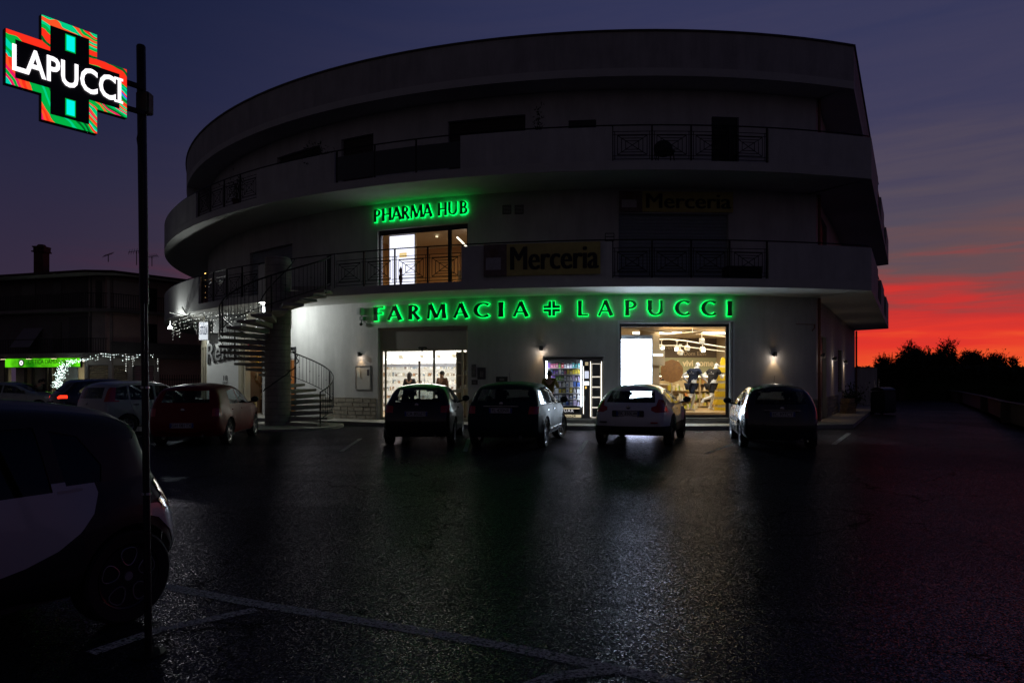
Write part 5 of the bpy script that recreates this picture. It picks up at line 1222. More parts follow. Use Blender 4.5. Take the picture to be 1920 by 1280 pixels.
def make_car(lab, name, pos, heading, sp, group='cars parked in front of the building'):
    root = thing(name, lab, 'car', (pos.x, pos.y, 0), -heading, group)
    if sp.get('zk'):
        zf = lambda z: z if z < .5 else .5 + (z - .5) * sp['zk']
        sp = dict(sp); zp2 = lambda L: [(a, zf(b)) for a, b in L]
        for k in ('top', 'rwin', 'fwin', 'tail', 'head'):
            if k in sp: sp[k] = zp2(sp[k])
        for k in ('win', 'doors'):
            if k in sp: sp[k] = [zp2(q) for q in sp[k]]
        for k in ('belt', 'roofz', 'plate_z', 'badge_z'):
            if k in sp: sp[k] = zf(sp[k])
        sp['zf'] = zf
    bm, hw = car_shell(sp); W2 = sp['W'] / 2; wb = sp['wb']; ymin = min(p[0] for p in sp['top']); ymax = max(p[0] for p in sp['top'])
    pm = sp['paint']; gl = sp.get('glass', carglass); wr_ = sp.get('wr', .31)
    sidef = lambda s: (lambda f: f.calc_center_median().x * s > W2 * .52 and abs(f.normal.x) > .35)
    rearf = lambda f: f.normal.y < -.22
    frontf = lambda f: f.normal.y > .18 and f.calc_center_median().y > wb * .4
    def rearY(z): return min([v.co.y for v in bm.verts if abs(v.co.x) < .30 and abs(v.co.z - z) < .07] or [ymin])
    rY = {k_: rearY(z_) for k_, z_ in (('plate', sp.get('plate_z', .72)), ('badge', sp.get('badge_z', sp.get('plate_z', .72) + .2)))}; sp = dict(sp); sp['rY'] = rY
    zst = sp.get('strip_z')
    if zst: rY['strip'] = rearY(sp['zf'](zst))
    # wheel arches
    for s in (-1, 1):
        for wy in (0, wb):
            if sp.get('clad'):
                ra = wr_ + .10; arc = [(wy + ra * math.cos(math.radians(a)), wr_ + ra * math.sin(math.radians(a))) for a in range(-10, 191, 20)] + [(wy - ra, sp['zb'] - .1), (wy + ra, sp['zb'] - .1)]
                fs = cutout(bm, arc, 'side', lambda f, s=s: f.calc_center_median().x * s > W2 * .6 and f.normal.x * s > .2); clad = set(fs)
                ra = wr_ + .045; arc = [(wy + ra * math.cos(math.radians(a)), wr_ + ra * math.sin(math.radians(a))) for a in range(-10, 191, 15)] + [(wy - ra, sp['zb'] - .1), (wy + ra, sp['zb'] - .1)]
                fs2 = cutout(bm, arc, 'side', lambda f, s=s: f.calc_center_median().x * s > W2 * .6)
                lift(bm, fs2)
                ra = wr_ + .10; arc = [(wy + ra * math.cos(math.radians(a)), wr_ + ra * math.sin(math.radians(a))) for a in range(-10, 191, 20)] + [(wy - ra, sp['zb'] - .1), (wy + ra, sp['zb'] - .1)]
                fs = cutout(bm, arc, 'side', lambda f, s=s: f.calc_center_median().x * s > W2 * .6 and f.normal.x * s > .2)
                pbuild(lift(bm, fs, .012), 'wheel_arch_trim', sp['clad'], root)
            else:
                ra = wr_ + .045; arc = [(wy + ra * math.cos(math.radians(a)), wr_ + ra * math.sin(math.radians(a))) for a in range(-10, 191, 15)] + [(wy - ra, sp['zb'] - .1), (wy + ra, sp['zb'] - .1)]
                lift(bm, cutout(bm, arc, 'side', lambda f, s=s: f.calc_center_median().x * s > W2 * .6))
    # side windows
    for i, poly in enumerate(sp['win']):
        for s in (-1, 1):
            fs = cutout(bm, poly, 'side', sidef(s))
            if fs: pbuild(lift(bm, fs, -.006), 'side_window', gl, root)
    # rear screen, windscreen
    fs = cutout(bm, sp['rwin'], 'end', rearf)
    if fs: pbuild(lift(bm, fs, -.004), 'rear_window', gl, root)
    fs = cutout(bm, sp['fwin'], 'end', frontf)
    if fs: pbuild(lift(bm, fs, -.004), 'windscreen', carglass, root)
    # lamps
    lim = ymin + sp.get('lampdepth', .34)
    lampbox(bm, sp['tail'], lambda f: f.calc_center_median().y < lim and f.normal.z > -.6, 'tail_light', sp.get('lens', redlens), root)
    lampbox(bm, sp.get('head', [(.45, .62), (.86, .66), (.86, .80), (.5, .76)]), lambda f: f.calc_center_median().y > ymax - .5 and f.normal.y > .1, 'headlight', mat('headlamp', (.5, .5, .52), .1, coat=1), root)
    # lower black bumper and sill
    zlow = sp.get('zlow', .34)
    if sp.get('lowblack'):
        fs = cutout(bm, [(ymin - .2, 0), (ymax + .2, 0), (ymax + .2, zlow), (ymin - .2, zlow)], 'side', lambda f: True)
        pbuild(lift(bm, fs, 0), 'lower_bumper', sp.get('clad') or black, root)
    # extra panels in another colour
    for poly, m_, nm in sp.get('panels', []):
        for s in (-1, 1):
            fs = cutout(bm, poly, 'side', lambda f, s=s: f.calc_center_median().x * s > W2 * .55)
            if fs: pbuild(lift(bm, fs, .004), nm, m_, root)
    for poly, m_, nm in sp.get('rpanels', []):
        fs = cutout(bm, poly, 'end', lambda f: f.normal.y < -.2 and f.calc_center_median().y < ymin + .5)
        if fs: pbuild(lift(bm, fs, .003), nm, m_, root)
    # door panels: shut lines are the gaps between separate panels
    for i, poly in enumerate(sp.get('doors', [])):
        for s in (-1, 1):
            fs = cutout(bm, poly, 'side', sidef(s))
            if fs:
                dm = lift(bm, fs, .0)
                cy_ = sum(v.y for v in dm.v) / len(dm.v); cz_ = sum(v.z for v in dm.v) / len(dm.v)
                for v in dm.v: v.y += -.006 if v.y > cy_ else .006; v.z += .004 if v.z < cz_ else 0
                dd = pbuild(dm, 'door', pm, root)
                yh = min(p[0] for p in poly) + .16; zh = sp['belt'] - .10
                mb = MB(); xh = hw(yh, zh); mb.bbox(s * xh - .012, s * xh + .022, yh - .07, yh + .08, zh - .014, zh + .014, .006); mb.build('door_handle', sp.get('handle', pm), dd, True)
    pbuild(lift(bm, list(bm.faces)), 'body', pm, root); bm.free()
    # dark floor tub with wheel wells, interior
    mb = MB(); zi = sp['belt'] - .25; wi = W2 - .27
    mb.box(-wi, wi, ymin + .16, ymax - .16, sp['zb'] + .02, zi - .25); 
    mb.box(-W2 + .09, W2 - .09, wr_ + .12, wb - wr_ - .12, sp['zb'] + .02, zi - .25)
    mb.box(-wi, wi, wb - .35, ymax - .3, zi - .249, zi + .05); mb.box(-W2 + .14, W2 - .14, ymin + .22, -.05, zi - .249, zi + .02); mb.build('floor_tub', black, root)
    mb = MB(); mb.bbox(-W2 + .16, W2 - .16, wb - .75, wb - .36, zi, sp['belt'] - .02, .05); mb.build('dashboard', seatm, root)
    sy = sp.get('seaty', wb * .50)
    for s in (-1, 1):
        mb = MB(); mb.bbox(s * .36 - .24, s * .36 + .24, sy - .1, sy + .42, .34, .52, .04); M = Matrix.Translation((s * .36, sy - .12, .5)) @ Matrix.Rotation(math.radians(-14), 4, 'X').inverted()
        mb.bbox(-.23, .23, -.06, .07, 0, .58, .05, M); mb.bbox(-.12, .12, -.04, .06, .63, .82, .05, M); mb.box(-.05, .05, -.01, .01, .55, .66, M); mb.build('seat', seatm, root, True)
    if sp.get('rearseat', True):
        mb = MB(); mb.bbox(-W2 + .2, W2 - .2, .12, .5, .4, .55, .04); mb.bbox(-W2 + .2, W2 - .2, .02, .14, .5, sp['belt'] - .02, .04)
        for s in (-1, 1): mb.bbox(s * .38 - .12, s * .38 + .12, .0, .09, sp['belt'] + .0, sp['belt'] + .15, .04)
        mb.build('rear_seat', seatm, root, True)
    mb = MB(); mb.tube([(-.36 + .17 * math.cos(t), wb - .82 + .04 * math.sin(t), .86 + .16 * math.sin(t)) for t in [2 * math.pi * i / 20 for i in range(21)]], .014, 6, cap=False); mb.build('steering_wheel', black, root)
    mb = MB(); mb.bbox(-.12, .12, wb - .62, wb - .58, sp['roofz'] - .17, sp['roofz'] - .10, .015); mb.box(-.01, .01, wb - .6, wb - .59, sp['roofz'] - .10, sp['roofz'] - .05); mb.build('rear_view_mirror', black, root)
    # door mirrors
    ymr = sp.get('mir', wb - .62); zmr = sp['belt'] + .07
    for s in (-1, 1):
        mb = MB(); mb.sphere((s * (W2 + .10), ymr, zmr + .03), .10, 1.05, .62, .80, 14); o = mb.build('door_mirror', sp.get('mirm', black), root, True)
        mb = MB(); mb.tube([(s * (W2 - .10), ymr, zmr - .06), (s * (W2 + .06), ymr, zmr - .02)], .022, 6); mb.build('mirror_arm', black, o)
    # wheels
    wp = sp['wheel']()
    wp.parent = root; wp.location = (W2 - .115, 0, wr_)
    for (x, y) in ((W2 - .115, wb), (-W2 + .115, 0), (-W2 + .115, wb)):
        c = copytree(wp, root); c.location = (x, y, wr_); c.rotation_euler = (0, 0, 0 if x > 0 else math.pi)
        if y > 0 and sp.get('steer'): c.rotation_euler.z += sp['steer']
    # plate, badge, wiper, aerial, exhaust
    zp = sp.get('plate_z', .72); yb = rY['plate'] - .004
    if sp.get('plate'):
        pr_ = thing  # plates hang on the body
        mb = MB(); mb.bbox(-.26, .26, yb - .012, yb, zp - .056, zp + .056, .004); o = mb.build('number_plate', mat('plate_white', (.55, .55, .57), .45), root)
        mb = MB(); mb.box(-.26, -.22, yb - .0145, yb - .0125, zp - .05, zp + .05); mb.box(.22, .26, yb - .0145, yb - .0125, zp - .05, zp + .05); mb.build('blue_band', mat('plate_blue', (.02, .05, .3), .4), o)
        t_ = text_mesh(sp['plate'], .105, .001, .001, .92); mb = MB(); mb.add(t_.v, t_.f, Matrix.Translation((0, yb - .014, zp))); mb.build('plate_text', mat('plate_ink', (.02, .02, .02), .5), o)
    mb = MB(); mb.lathe([(0, 0), (.045, 0), (.045, .012), (.035, .018), (0, .018)], 18, Matrix.Translation((0, rY['badge'] + .012, sp.get('badge_z', zp + .2))) @ Matrix.Rotation(math.radians(90), 4, 'X')); mb.build('badge', mat('badge_chrome', (.4, .4, .42), .25, metal=.9), root, True)
    if sp.get('ant') is not None:
        ya, ha = sp['ant']; za = sp['roofz'] - .01; mb = MB(); mb.lathe([(0, 0), (.03, 0), (.02, .035), (0, .04)], 10, Matrix.Translation((0, ya, za))); mb.tube([(0, ya, za + .03), (0, ya - ha * .45, za + ha)], [.006, .003], 5); mb.build('antenna', black, root)
    zr_ = min(p[1] for p in sp['rwin']); mb = MB(); yw = sp.get('wipy', ymin + .1); mb.tube([(0, yw - .03, zr_ - .02), (.10, yw, zr_ + .06), (.38, yw + .02, zr_ + .05)], .008, 5); mb.build('rear_wiper', black, root)
    mb = MB(); mb.tube([(.42, ymin - .01, sp['zb'] + .05), (.42, ymin + .3, sp['zb'] + .06)], .028, 10); mb.build('exhaust_pipe', mat('exhaust', (.2, .2, .2), .4, metal=.8), root)
    if sp.get('extra'): sp['extra'](root, sp, hw)
    return root
def paintm(name, c, rough=.28, metal=.25): return mat('paint_' + name, c, rough, metal, coat={'darkgreen': .0, 'red': .0}.get(name, .7), spec={'darkgreen': .14, 'red': .3}.get(name, .5), noise=.06, nscale=2)

def win3(b, ys, rz, slant=.55, yb0=-.1):   # helper not used for shapes that need own outline
    return []
SP = {}
# black three-door hatchback
SP['A'] = dict(zk=0.96, W=1.72, wb=2.51, zb=.20, belt=.98, roofz=1.45, r=.11, taper=.16, rtaper=.13, tumble=.27, crown=.05, paint=paintm('black', (.012, .012, .014)), clad=None, wr=.315,
    top=[(-.60, .24), (-.69, .42), (-.72, .62), (-.66, .86), (-.56, 1.02), (-.38, 1.20), (-.16, 1.36), (.12, 1.43), (.7, 1.455), (1.15, 1.42), (1.6, 1.27), (2.05, 1.03), (2.5, .93), (2.95, .82), (3.22, .66), (3.33, .46), (3.25, .26)],
    win=[[(.02, 1.04), (.30, 1.01), (.72, 1.00), (.72, 1.36), (.45, 1.36), (.15, 1.25)], [(.80, .99), (1.88, .95), (1.98, .98), (1.55, 1.24), (1.2, 1.35), (.80, 1.37)]],
    rwin=[(-.52, 1.06), (.52, 1.06), (.46, 1.34), (-.46, 1.34)], fwin=[(-.62, 1.05), (.62, 1.05), (.52, 1.38), (-.52, 1.38)], privacy=1,
    tail=[(.55, .80), (.74, .80), (.74, .98), (.55, .96)], doors=[[(.82, .32), (1.95, .32), (2.0, .93), (.82, .96)]], plate='CA 802ZT', plate_z=.78, badge_z=.99, badge_in=.07, ant=(.75, .30), wipy=-.50, wheel=lambda: wheel_proto(.315, .215, 5), mir=1.95)
# dark green small SUV
SP['B'] = dict(strip_z=1.03, zk=0.87, W=1.80, wb=2.57, zb=.24, belt=1.02, roofz=1.60, r=.13, taper=.14, rtaper=.10, tumble=.21, crown=.05, flare=.035, paint=paintm('darkgreen', (.010, .028, .032), .5, .0), clad=None, wr=.34,
    top=[(-.70, .28), (-.80, .45), (-.82, .68), (-.76, .92), (-.68, 1.08), (-.54, 1.30), (-.42, 1.48), (-.2, 1.56), (.5, 1.61), (1.1, 1.59), (1.55, 1.46), (1.95, 1.16), (2.25, 1.09), (2.9, 1.0), (3.25, .84), (3.40, .58), (3.34, .32)],
    win=[[(-.32, 1.08), (-.30, 1.25), (-.12, 1.44), (.10, 1.50), (.10, 1.08)], [(.15, 1.08), (.95, 1.07), (.95, 1.52), (.15, 1.51)], [(1.03, 1.07), (1.95, 1.06), (1.50, 1.42), (1.30, 1.51), (1.03, 1.52)]],
    rwin=[(-.60, 1.16), (.60, 1.16), (.54, 1.46), (-.54, 1.46)], fwin=[(-.62, 1.14), (.62, 1.14), (.52, 1.50), (-.52, 1.50)],
    tail=[(.60, .84), (.78, .84), (.88, .90), (.88, 1.02), (.62, 1.03)], lampdepth=.30, doors=[[(.36, .40), (.98, .36), (.98, 1.02), (.12, 1.02), (.14, .80)], [(1.02, .36), (2.0, .36), (2.08, .70), (1.98, 1.0), (1.02, 1.02)]], handle=mat('badge_chrome', (.4, .4, .42), .25, metal=.9),
    plate='FL 420NR', plate_z=.93, plate_off=.055, badge_z=1.10, badge_in=.08, ant=(.1, .28), wipy=-.66, wheel=lambda: wheel_proto(.34, .235, 5, style=1), mir=1.98, steer=-.25)
def chrome_b(root, sp, hw):
    zf = sp['zf']
    mb = MB(); mb.bbox(-.40, .40, sp['rY']['strip'] - .008, sp['rY']['strip'] + .03, zf(1.025), zf(1.025) + .02, .006); mb.build('chrome_strip', MAT['badge_chrome'], root)
    for s in (-1, 1):
        mb = MB(); mb.tube([(s * (hw(y, zf(1.055)) + .004), y, zf(1.055)) for y in (-.3, 0, .5, 1, 1.5, 1.95)], .008, 5); mb.build('chrome_strip', MAT['badge_chrome'], root)
        mb = MB(); mb.tube([(s * (hw(y, .40) + .012), y, .40) for y in (.45, .9, 1.4, 1.9, 2.1)], .018, 6); mb.build('sill_trim', MAT['badge_chrome'], root)
SP['B']['extra'] = chrome_b
# white crossover with haunches and boomerang lamps
cladm = mat('grey_cladding', (.02, .02, .022), .6, noise=.2, nscale=10)
SP['C'] = dict(zk=0.86, W=1.82, wb=2.53, zb=.26, belt=1.02, roofz=1.565, r=.14, taper=.16, rtaper=.13, tumble=.33, crown=.06, flare=.075, paint=paintm('pearl_white', (.80, .80, .84), .35, .0), clad=cladm, lowblack=True, zlow=.50, wr=.34,
    top=[(-.70, .32), (-.80, .50), (-.82, .72), (-.76, .94), (-.64, 1.08), (-.42, 1.26), (-.20, 1.44), (0, 1.51), (.5, 1.565), (1.05, 1.55), (1.5, 1.43), (1.95, 1.16), (2.25, 1.08), (2.9, .98), (3.25, .82), (3.36, .58), (3.30, .36)],
    win=[[(.02, 1.10), (.20, 1.08), (.92, 1.07), (.92, 1.45), (.45, 1.44), (.15, 1.32)], [(1.0, 1.06), (1.95, 1.05), (1.55, 1.34), (1.3, 1.44), (1.0, 1.46)]],
    rwin=[(-.56, 1.12), (.56, 1.12), (.50, 1.42), (-.50, 1.42)], fwin=[(-.60, 1.14), (.60, 1.14), (.50, 1.46), (-.50, 1.46)],
    tail=[(.50, .92), (.60, .86), (.90, .88), (.90, .98), (.78, 1.06), (.72, 1.18), (.62, 1.20), (.60, 1.04), (.50, 1.0)], lampdepth=.52, doors=[[(.38, .44), (.95, .40), (.95, 1.02), (.15, 1.04), (.20, .84)], [(1.0, .40), (2.05, .40), (2.1, .74), (2.0, 1.0), (1.0, 1.02)]],
    plate='EK 350LW', plate_z=.84, plate_off=.06, badge_z=1.0, badge_in=.06, ant=(.35, .07), wipy=-.60, wheel=lambda: wheel_proto(.34, .225, 5, m=darkrim), mir=1.98)
def juke_x(root, sp, hw):
    zf = sp['zf']
    for s in (-1, 1): mb = MB(); mb.bbox(s * .58 - .08, s * .58 + .08, sp['rY']['plate'] + .04, sp['rY']['plate'] + .10, .575, .605, .006); mb.build('fog_reflector', redlens if s > 0 else black, root)
    mb = MB(); mb.bbox(-.36, .36, sp['rY']['plate'] - .003, sp['rY']['plate'] + .03, zf(.75), zf(.92), .012); mb.build('plate_recess', mat('recess_dark', (.05, .05, .055), .5), root)
SP['C']['extra'] = juke_x; SP['C']['plate_off'] = .062
# dark grey small five-door
SP['D'] = dict(strip_z=.93, zk=0.88, W=1.68, wb=2.39, zb=.20, belt=.98, roofz=1.52, r=.12, taper=.16, rtaper=.11, tumble=.25, crown=.06, flare=.025, paint=paintm('grey', (.045, .045, .05), .25, .6), clad=None, wr=.30,
    top=[(-.62, .24), (-.70, .42), (-.71, .62), (-.66, .88), (-.60, 1.04), (-.50, 1.22), (-.36, 1.40), (-.15, 1.48), (.35, 1.525), (.9, 1.51), (1.4, 1.38), (1.85, 1.12), (2.2, 1.0), (2.7, .88), (3.0, .70), (3.12, .48), (3.06, .27)],
    win=[[(-.18, 1.04), (-.05, 1.25), (.15, 1.40), (.15, 1.02)], [(.20, 1.01), (.80, 1.0), (.80, 1.44), (.20, 1.42)], [(.87, 1.0), (1.82, 1.0), (1.35, 1.34), (1.1, 1.43), (.87, 1.44)]],
    rwin=[(-.54, 1.08), (.54, 1.08), (.49, 1.39), (-.49, 1.39)], fwin=[(-.60, 1.08), (.60, 1.08), (.50, 1.42), (-.50, 1.42)],
    tail=[(.68, .72), (.84, .74), (.80, 1.02), (.70, 1.28), (.64, 1.28), (.70, 1.0)], lampdepth=.42, doors=[[(.34, .34), (.82, .32), (.82, .96), (.05, .98), (.12, .74)], [(.88, .32), (1.85, .32), (1.92, .66), (1.85, .94), (.88, .96)]],
    plate='EC 977CT', plate_z=.84, plate_off=.065, badge_z=.98, badge_in=.05, ant=(.45, .26), wipy=-.58, wheel=lambda: wheel_proto(.30, .20, 7), mir=1.80)
def strip_d(root, sp, hw):
    zf = sp['zf']
    mb = MB(); mb.bbox(-.38, .38, sp['rY']['strip'] - .008, sp['rY']['strip'] + .03, zf(.925), zf(.925) + .015, .005); mb.build('chrome_strip', MAT['badge_chrome'], root)
    for s in (-1, 1): mb = MB(); mb.tube([(s * (hw(y, .52) + .008), y, .52) for y in (.42, .9, 1.4, 1.9)], .012, 5); mb.build('side_strip', MAT['badge_chrome'], root)
SP['D']['extra'] = strip_d
# red hatchback with dark roof
SP['E'] = dict(zk=0.925, W=1.735, wb=2.45, zb=.20, belt=.97, roofz=1.50, r=.12, taper=.15, rtaper=.10, tumble=.22, crown=.05, flare=.04, paint=paintm('red', (.20, .006, .008), .38, .0), clad=None, wr=.31,
    top=[(-.58, .24), (-.68, .42), (-.70, .64), (-.64, .88), (-.58, 1.02), (-.48, 1.22), (-.36, 1.38), (-.1, 1.45), (.5, 1.495), (1.1, 1.48), (1.5, 1.36), (1.95, 1.06), (2.2, 1.0), (2.75, .92), (3.05, .76), (3.14, .50), (3.08, .27)],
    win=[[(.12, 1.01), (.25, 1.34), (.85, 1.40), (.85, 1.0)], [(.92, 1.0), (1.86, .98), (1.45, 1.30), (1.25, 1.39), (.92, 1.40)]],
    rwin=[(-.54, 1.06), (.54, 1.06), (.48, 1.36), (-.48, 1.36)], fwin=[(-.60, 1.06), (.60, 1.06), (.50, 1.40), (-.50, 1.40)],
    tail=[(.62, .72), (.86, .72), (.86, .92), (.62, .92)], lampdepth=.30, doors=[[(.36, .34), (.88, .32), (.88, .95), (.08, .96), (.12, .76)], [(.93, .32), (1.9, .32), (1.98, .66), (1.9, .94), (.93, .96)]],
    plate='GH 081TX', plate_z=.50, plate_off=.04, badge_z=.88, badge_in=.0, ant=(-.05, .06), wipy=-.55, wheel=lambda: wheel_proto(.31, .225, 8), mir=1.86)
# small white boxy city car
SP['P'] = dict(zk=0.93, W=1.64, wb=2.30, zb=.22, belt=.99, roofz=1.55, r=.12, taper=.13, rtaper=.08, tumble=.17, crown=.04, flare=.02, paint=paintm('white', (.42, .43, .44), .35, .05), clad=None, wr=.29,
    top=[(-.52, .26), (-.60, .42), (-.61, .66), (-.58, .95), (-.53, 1.15), (-.44, 1.40), (-.2, 1.52), (.4, 1.56), (1.0, 1.54), (1.4, 1.42), (1.75, 1.16), (2.0, 1.06), (2.5, .98), (2.85, .84), (2.98, .60), (2.92, .30)],
    win=[[(-.32, 1.05), (-.25, 1.40), (.05, 1.44), (.05, 1.03)], [(.10, 1.03), (.80, 1.02), (.80, 1.47), (.10, 1.46)], [(.87, 1.01), (1.72, 1.01), (1.4, 1.35), (1.25, 1.45), (.87, 1.47)]],
    rwin=[(-.54, 1.08), (.54, 1.08), (.50, 1.40), (-.50, 1.40)], fwin=[(-.58, 1.08), (.58, 1.08), (.50, 1.44), (-.50, 1.44)],
    tail=[(.64, .98), (.82, .98), (.78, 1.40), (.62, 1.40)], lampdepth=.34, doors=[[(.32, .36), (.82, .34), (.82, .97), (.08, .99), (.12, .76)], [(.88, .34), (1.78, .34), (1.84, .66), (1.78, .95), (.88, .97)]], handle=black,
    plate='DW 613MK', plate_z=.70, badge_z=.92, wheel=lambda: wheel_proto(.29, .19, 9), mir=1.66)
# dark tall hatch/estate with lit lamps
litred = emis('lit_red', (1, .03, .01), 2.2)
SP['G'] = dict(zk=0.95, W=1.80, wb=2.67, zb=.24, belt=1.02, roofz=1.60, r=.12, taper=.14, rtaper=.11, tumble=.24, crown=.05, paint=paintm('midnight', (.008, .012, .035), .22, .4), clad=None, wr=.33,
    top=[(-.74, .28), (-.84, .46), (-.86, .70), (-.80, .96), (-.70, 1.10), (-.48, 1.32), (-.30, 1.52), (0, 1.57), (.6, 1.605), (1.2, 1.58), (1.6, 1.44), (2.05, 1.14), (2.4, 1.06), (3.1, .96), (3.45, .80), (3.58, .56), (3.5, .30)],
    win=[[(-.30, 1.10), (.05, 1.40), (.12, 1.06)], [(.16, 1.06), (.95, 1.05), (.95, 1.50), (.16, 1.44)], [(1.02, 1.05), (2.0, 1.04), (1.5, 1.40), (1.02, 1.50)]],
    rwin=[(-.56, 1.14), (.56, 1.14), (.50, 1.44), (-.50, 1.44)], fwin=[(-.62, 1.12), (.62, 1.12), (.52, 1.48), (-.52, 1.48)],
    tail=[(.50, .92), (.56, .86), (.88, .88), (.88, 1.0), (.60, 1.0)], lampdepth=.30, lens=litred, plate='FR 207DB', plate_z=.72, badge_z=.98, wheel=lambda: wheel_proto(.33, .23, 7), mir=2.0)
def brake(root, sp, hw):
    mb = MB(); mb.bbox(-.18, .18, -.42, -.37, sp['zf'](1.475), sp['zf'](1.475) + .025, .005); mb.build('brake_light', emis('lit_brake', (1, .05, .01), 3), root)
SP['G']['extra'] = brake
# silver saloon-like hatch facing right
SP['S'] = dict(zk=0.95, W=1.72, wb=2.52, zb=.22, belt=.92, roofz=1.44, r=.12, taper=.16, rtaper=.12, tumble=.26, crown=.05, paint=paintm('silver', (.30, .32, .33), .3, .5), clad=None, wr=.30,
    top=[(-.66, .26), (-.76, .42), (-.77, .66), (-.70, .90), (-.58, 1.02), (-.36, 1.22), (-.1, 1.37), (.4, 1.44), (1.0, 1.44), (1.5, 1.30), (2.0, 1.04), (2.3, .95), (2.9, .84), (3.2, .68), (3.30, .48), (3.22, .28)],
    win=[[(.05, .98), (.25, 1.28), (.85, 1.36), (.85, .97)], [(.92, .97), (1.92, .95), (1.45, 1.26), (.92, 1.36)]],
    rwin=[(-.54, 1.02), (.54, 1.02), (.48, 1.32), (-.48, 1.32)], fwin=[(-.60, 1.02), (.60, 1.02), (.50, 1.38), (-.50, 1.38)],
    tail=[(.60, .74), (.84, .74), (.84, .90), (.60, .90)], doors=[[(.36, .34), (.88, .32), (.88, .92), (.08, .93)], [(.93, .32), (1.95, .32), (2.0, .9), (.93, .92)]], wheel=lambda: wheel_proto(.30, .20, 6), mir=1.9)
# two-seat micro car: black cell, white panels
smw = paintm('cool_white', (.55, .55, .58), .3, .05)
SP['M'] = dict(zk=.84, W=1.66, wb=1.87, zb=.24, belt=.95, roofz=1.55, r=.15, taper=.14, rtaper=.13, tumble=.20, crown=.05, flare=.05, paint=mat('paint_satin_black', (.006, .006, .007), .5, coat=.15, noise=.1, nscale=3), glass=privglass, clad=None, wr=.295, rearseat=False, seaty=.75, lowblack=False,
    top=[(-.28, .26), (-.40, .36), (-.43, .52), (-.40, .72), (-.33, .92), (-.28, 1.05), (-.24, 1.22), (-.20, 1.38), (-.04, 1.47), (.4, 1.54), (.9, 1.55), (1.25, 1.42), (1.65, 1.08), (1.85, .98), (2.08, .88), (2.22, .70), (2.26, .48), (2.2, .28)],
    win=[[(.16, 1.00), (.14, 1.12), (.26, 1.34), (.42, 1.39), (.38, 1.00)], [(.46, .97), (1.55, .97), (1.2, 1.30), (1.05, 1.40), (.50, 1.42)]],
    rwin=[(-.52, 1.02), (.52, 1.02), (.46, 1.36), (-.46, 1.36)], fwin=[(-.58, 1.04), (.58, 1.04), (.50, 1.42), (-.50, 1.42)],
    tail=[(.58, .74), (.84, .72), (.84, .96), (.60, .96)], lampdepth=.20, plate=None, plate_z=.55, badge_z=.8,
    panels=[([(.21, .945), (.20, .86), (.25, .74), (.34, .64), (.46, .56), (.62, .50), (.85, .46), (1.4, .44), (1.52, .60), (1.55, .94)], smw, 'door_panel'),
            ([(-.10, .745), (-.20, .735), (-.34, .66), (-.47, .52), (-.50, .30), (-.38, .30), (-.355, .42), (-.30, .54), (-.20, .64), (-.10, .675)], smw, 'rear_fender')],
    wheel=lambda: wheel_proto(.295, .205, 0, wid=.18, m=darkrim, style=2), mir=1.45)
def smart_x(root, sp, hw):
    for s in (-1, 1):
        mb = MB(); mb.bbox(s * hw(.34, .90) - .01, s * hw(.34, .90) + .02, .28, .44, .875, .905, .006); mb.build('door_handle', smw, root, True)
SP['M']['extra'] = smart_x
def place(key, rr, head, lab, name='parked_car', right=True, **k):
    """rr: ground point under the rear wheel nearest the camera (outer face)"""
    sp = SP[key]; h = math.radians(head); f = Vector((math.sin(h), math.cos(h), 0)); r = Vector((math.cos(h), -math.sin(h), 0)); off = sp['W'] / 2 - .02
    pos = rr - r * off if right else rr + r * off
    return make_car(lab, name, pos, h, sp, **k)
place('A', gp(724, 832), 0, 'black hatchback with green reflections on its roof, parked before the left pharmacy doorway', right=False)
place('B', gp(1025, 838), 12.5, 'dark green small SUV with chrome strips and red tail lamps, parked beside the vending machine')
place('C', gp(1262, 836), 20, 'white crossover with bulging rear haunches parked before the bright white screen')
place('D', gp(1386, 837), 13, 'dark grey small hatchback with tall tail lamps, rightmost of the parked cars', right=False)
place('E', gp(432, 831.5), -7, 'red five door hatchback parked beside the spiral staircase')
place('P', Vector((-10.75, 19.1, 0)), 30, 'small boxy white car between the red hatchback and the dark car with lit lamps')
place('G', Vector((-16.2, 26.0, 0)), 42, 'midnight blue car with its red tail and brake lights lit, before the green optician sign')
place('S', Vector((-24.6, 31.6, 0)), 84, 'silver hatchback seen from the side at the far left edge')
mh = math.degrees(math.atan2(-.43, -.90))
place('M', Vector((-2.43, 4.36, 0)), mh, 'black and white two-seat micro car close up in the left foreground', right=False, group=None)
# ================================================================ CORNER SHOP ON THE LEFT UNDER THE BALCONY
DS = 29.3
def Pg(px, D): return Vector(((px - 960) / F_ * D, D, 0))
A0, A1, A2, A3 = cyl(LEFTG, R_WALL), Pg(447, 29.0), Pg(388, 29.7), Pg(377, 31.2)
cs = thing('corner_shop', 'brightly lit white corner shop under the curved balcony behind the spiral staircase', 'shop', tuple(A2))
CI = Matrix.Translation(-Vector(cs.location))
def cpart(mb, name, m, par=None, smooth=False):
    o = mb.build(name, m, par or cs, smooth); o.matrix_parent_inverse = CI if par is None else Matrix.Identity(4)
    if par is not None: o.matrix_parent_inverse = CI
    return o
def seg(a, b): M = Matrix.Rotation(math.atan2((b - a).y, (b - a).x), 4, 'Z'); M.translation = a; return M, (b - a).length
whitep = mat('shop_white', (.74, .74, .73), .6, noise=.06, nscale=1.2, bump=.1, bscale=30)
M, L = seg(A2, A1)
mb = MB(); mb.box(0, L, 0, .2, 0, 3.55, M); cpart(mb, 'wall_panel', whitep)
mb = MB(); mb.box(.02, L + .6, -.14, -.004, 3.56, Z1 - .02, M); cpart(mb, 'fascia', mat('fascia_dark', (.05, .05, .05), .5))
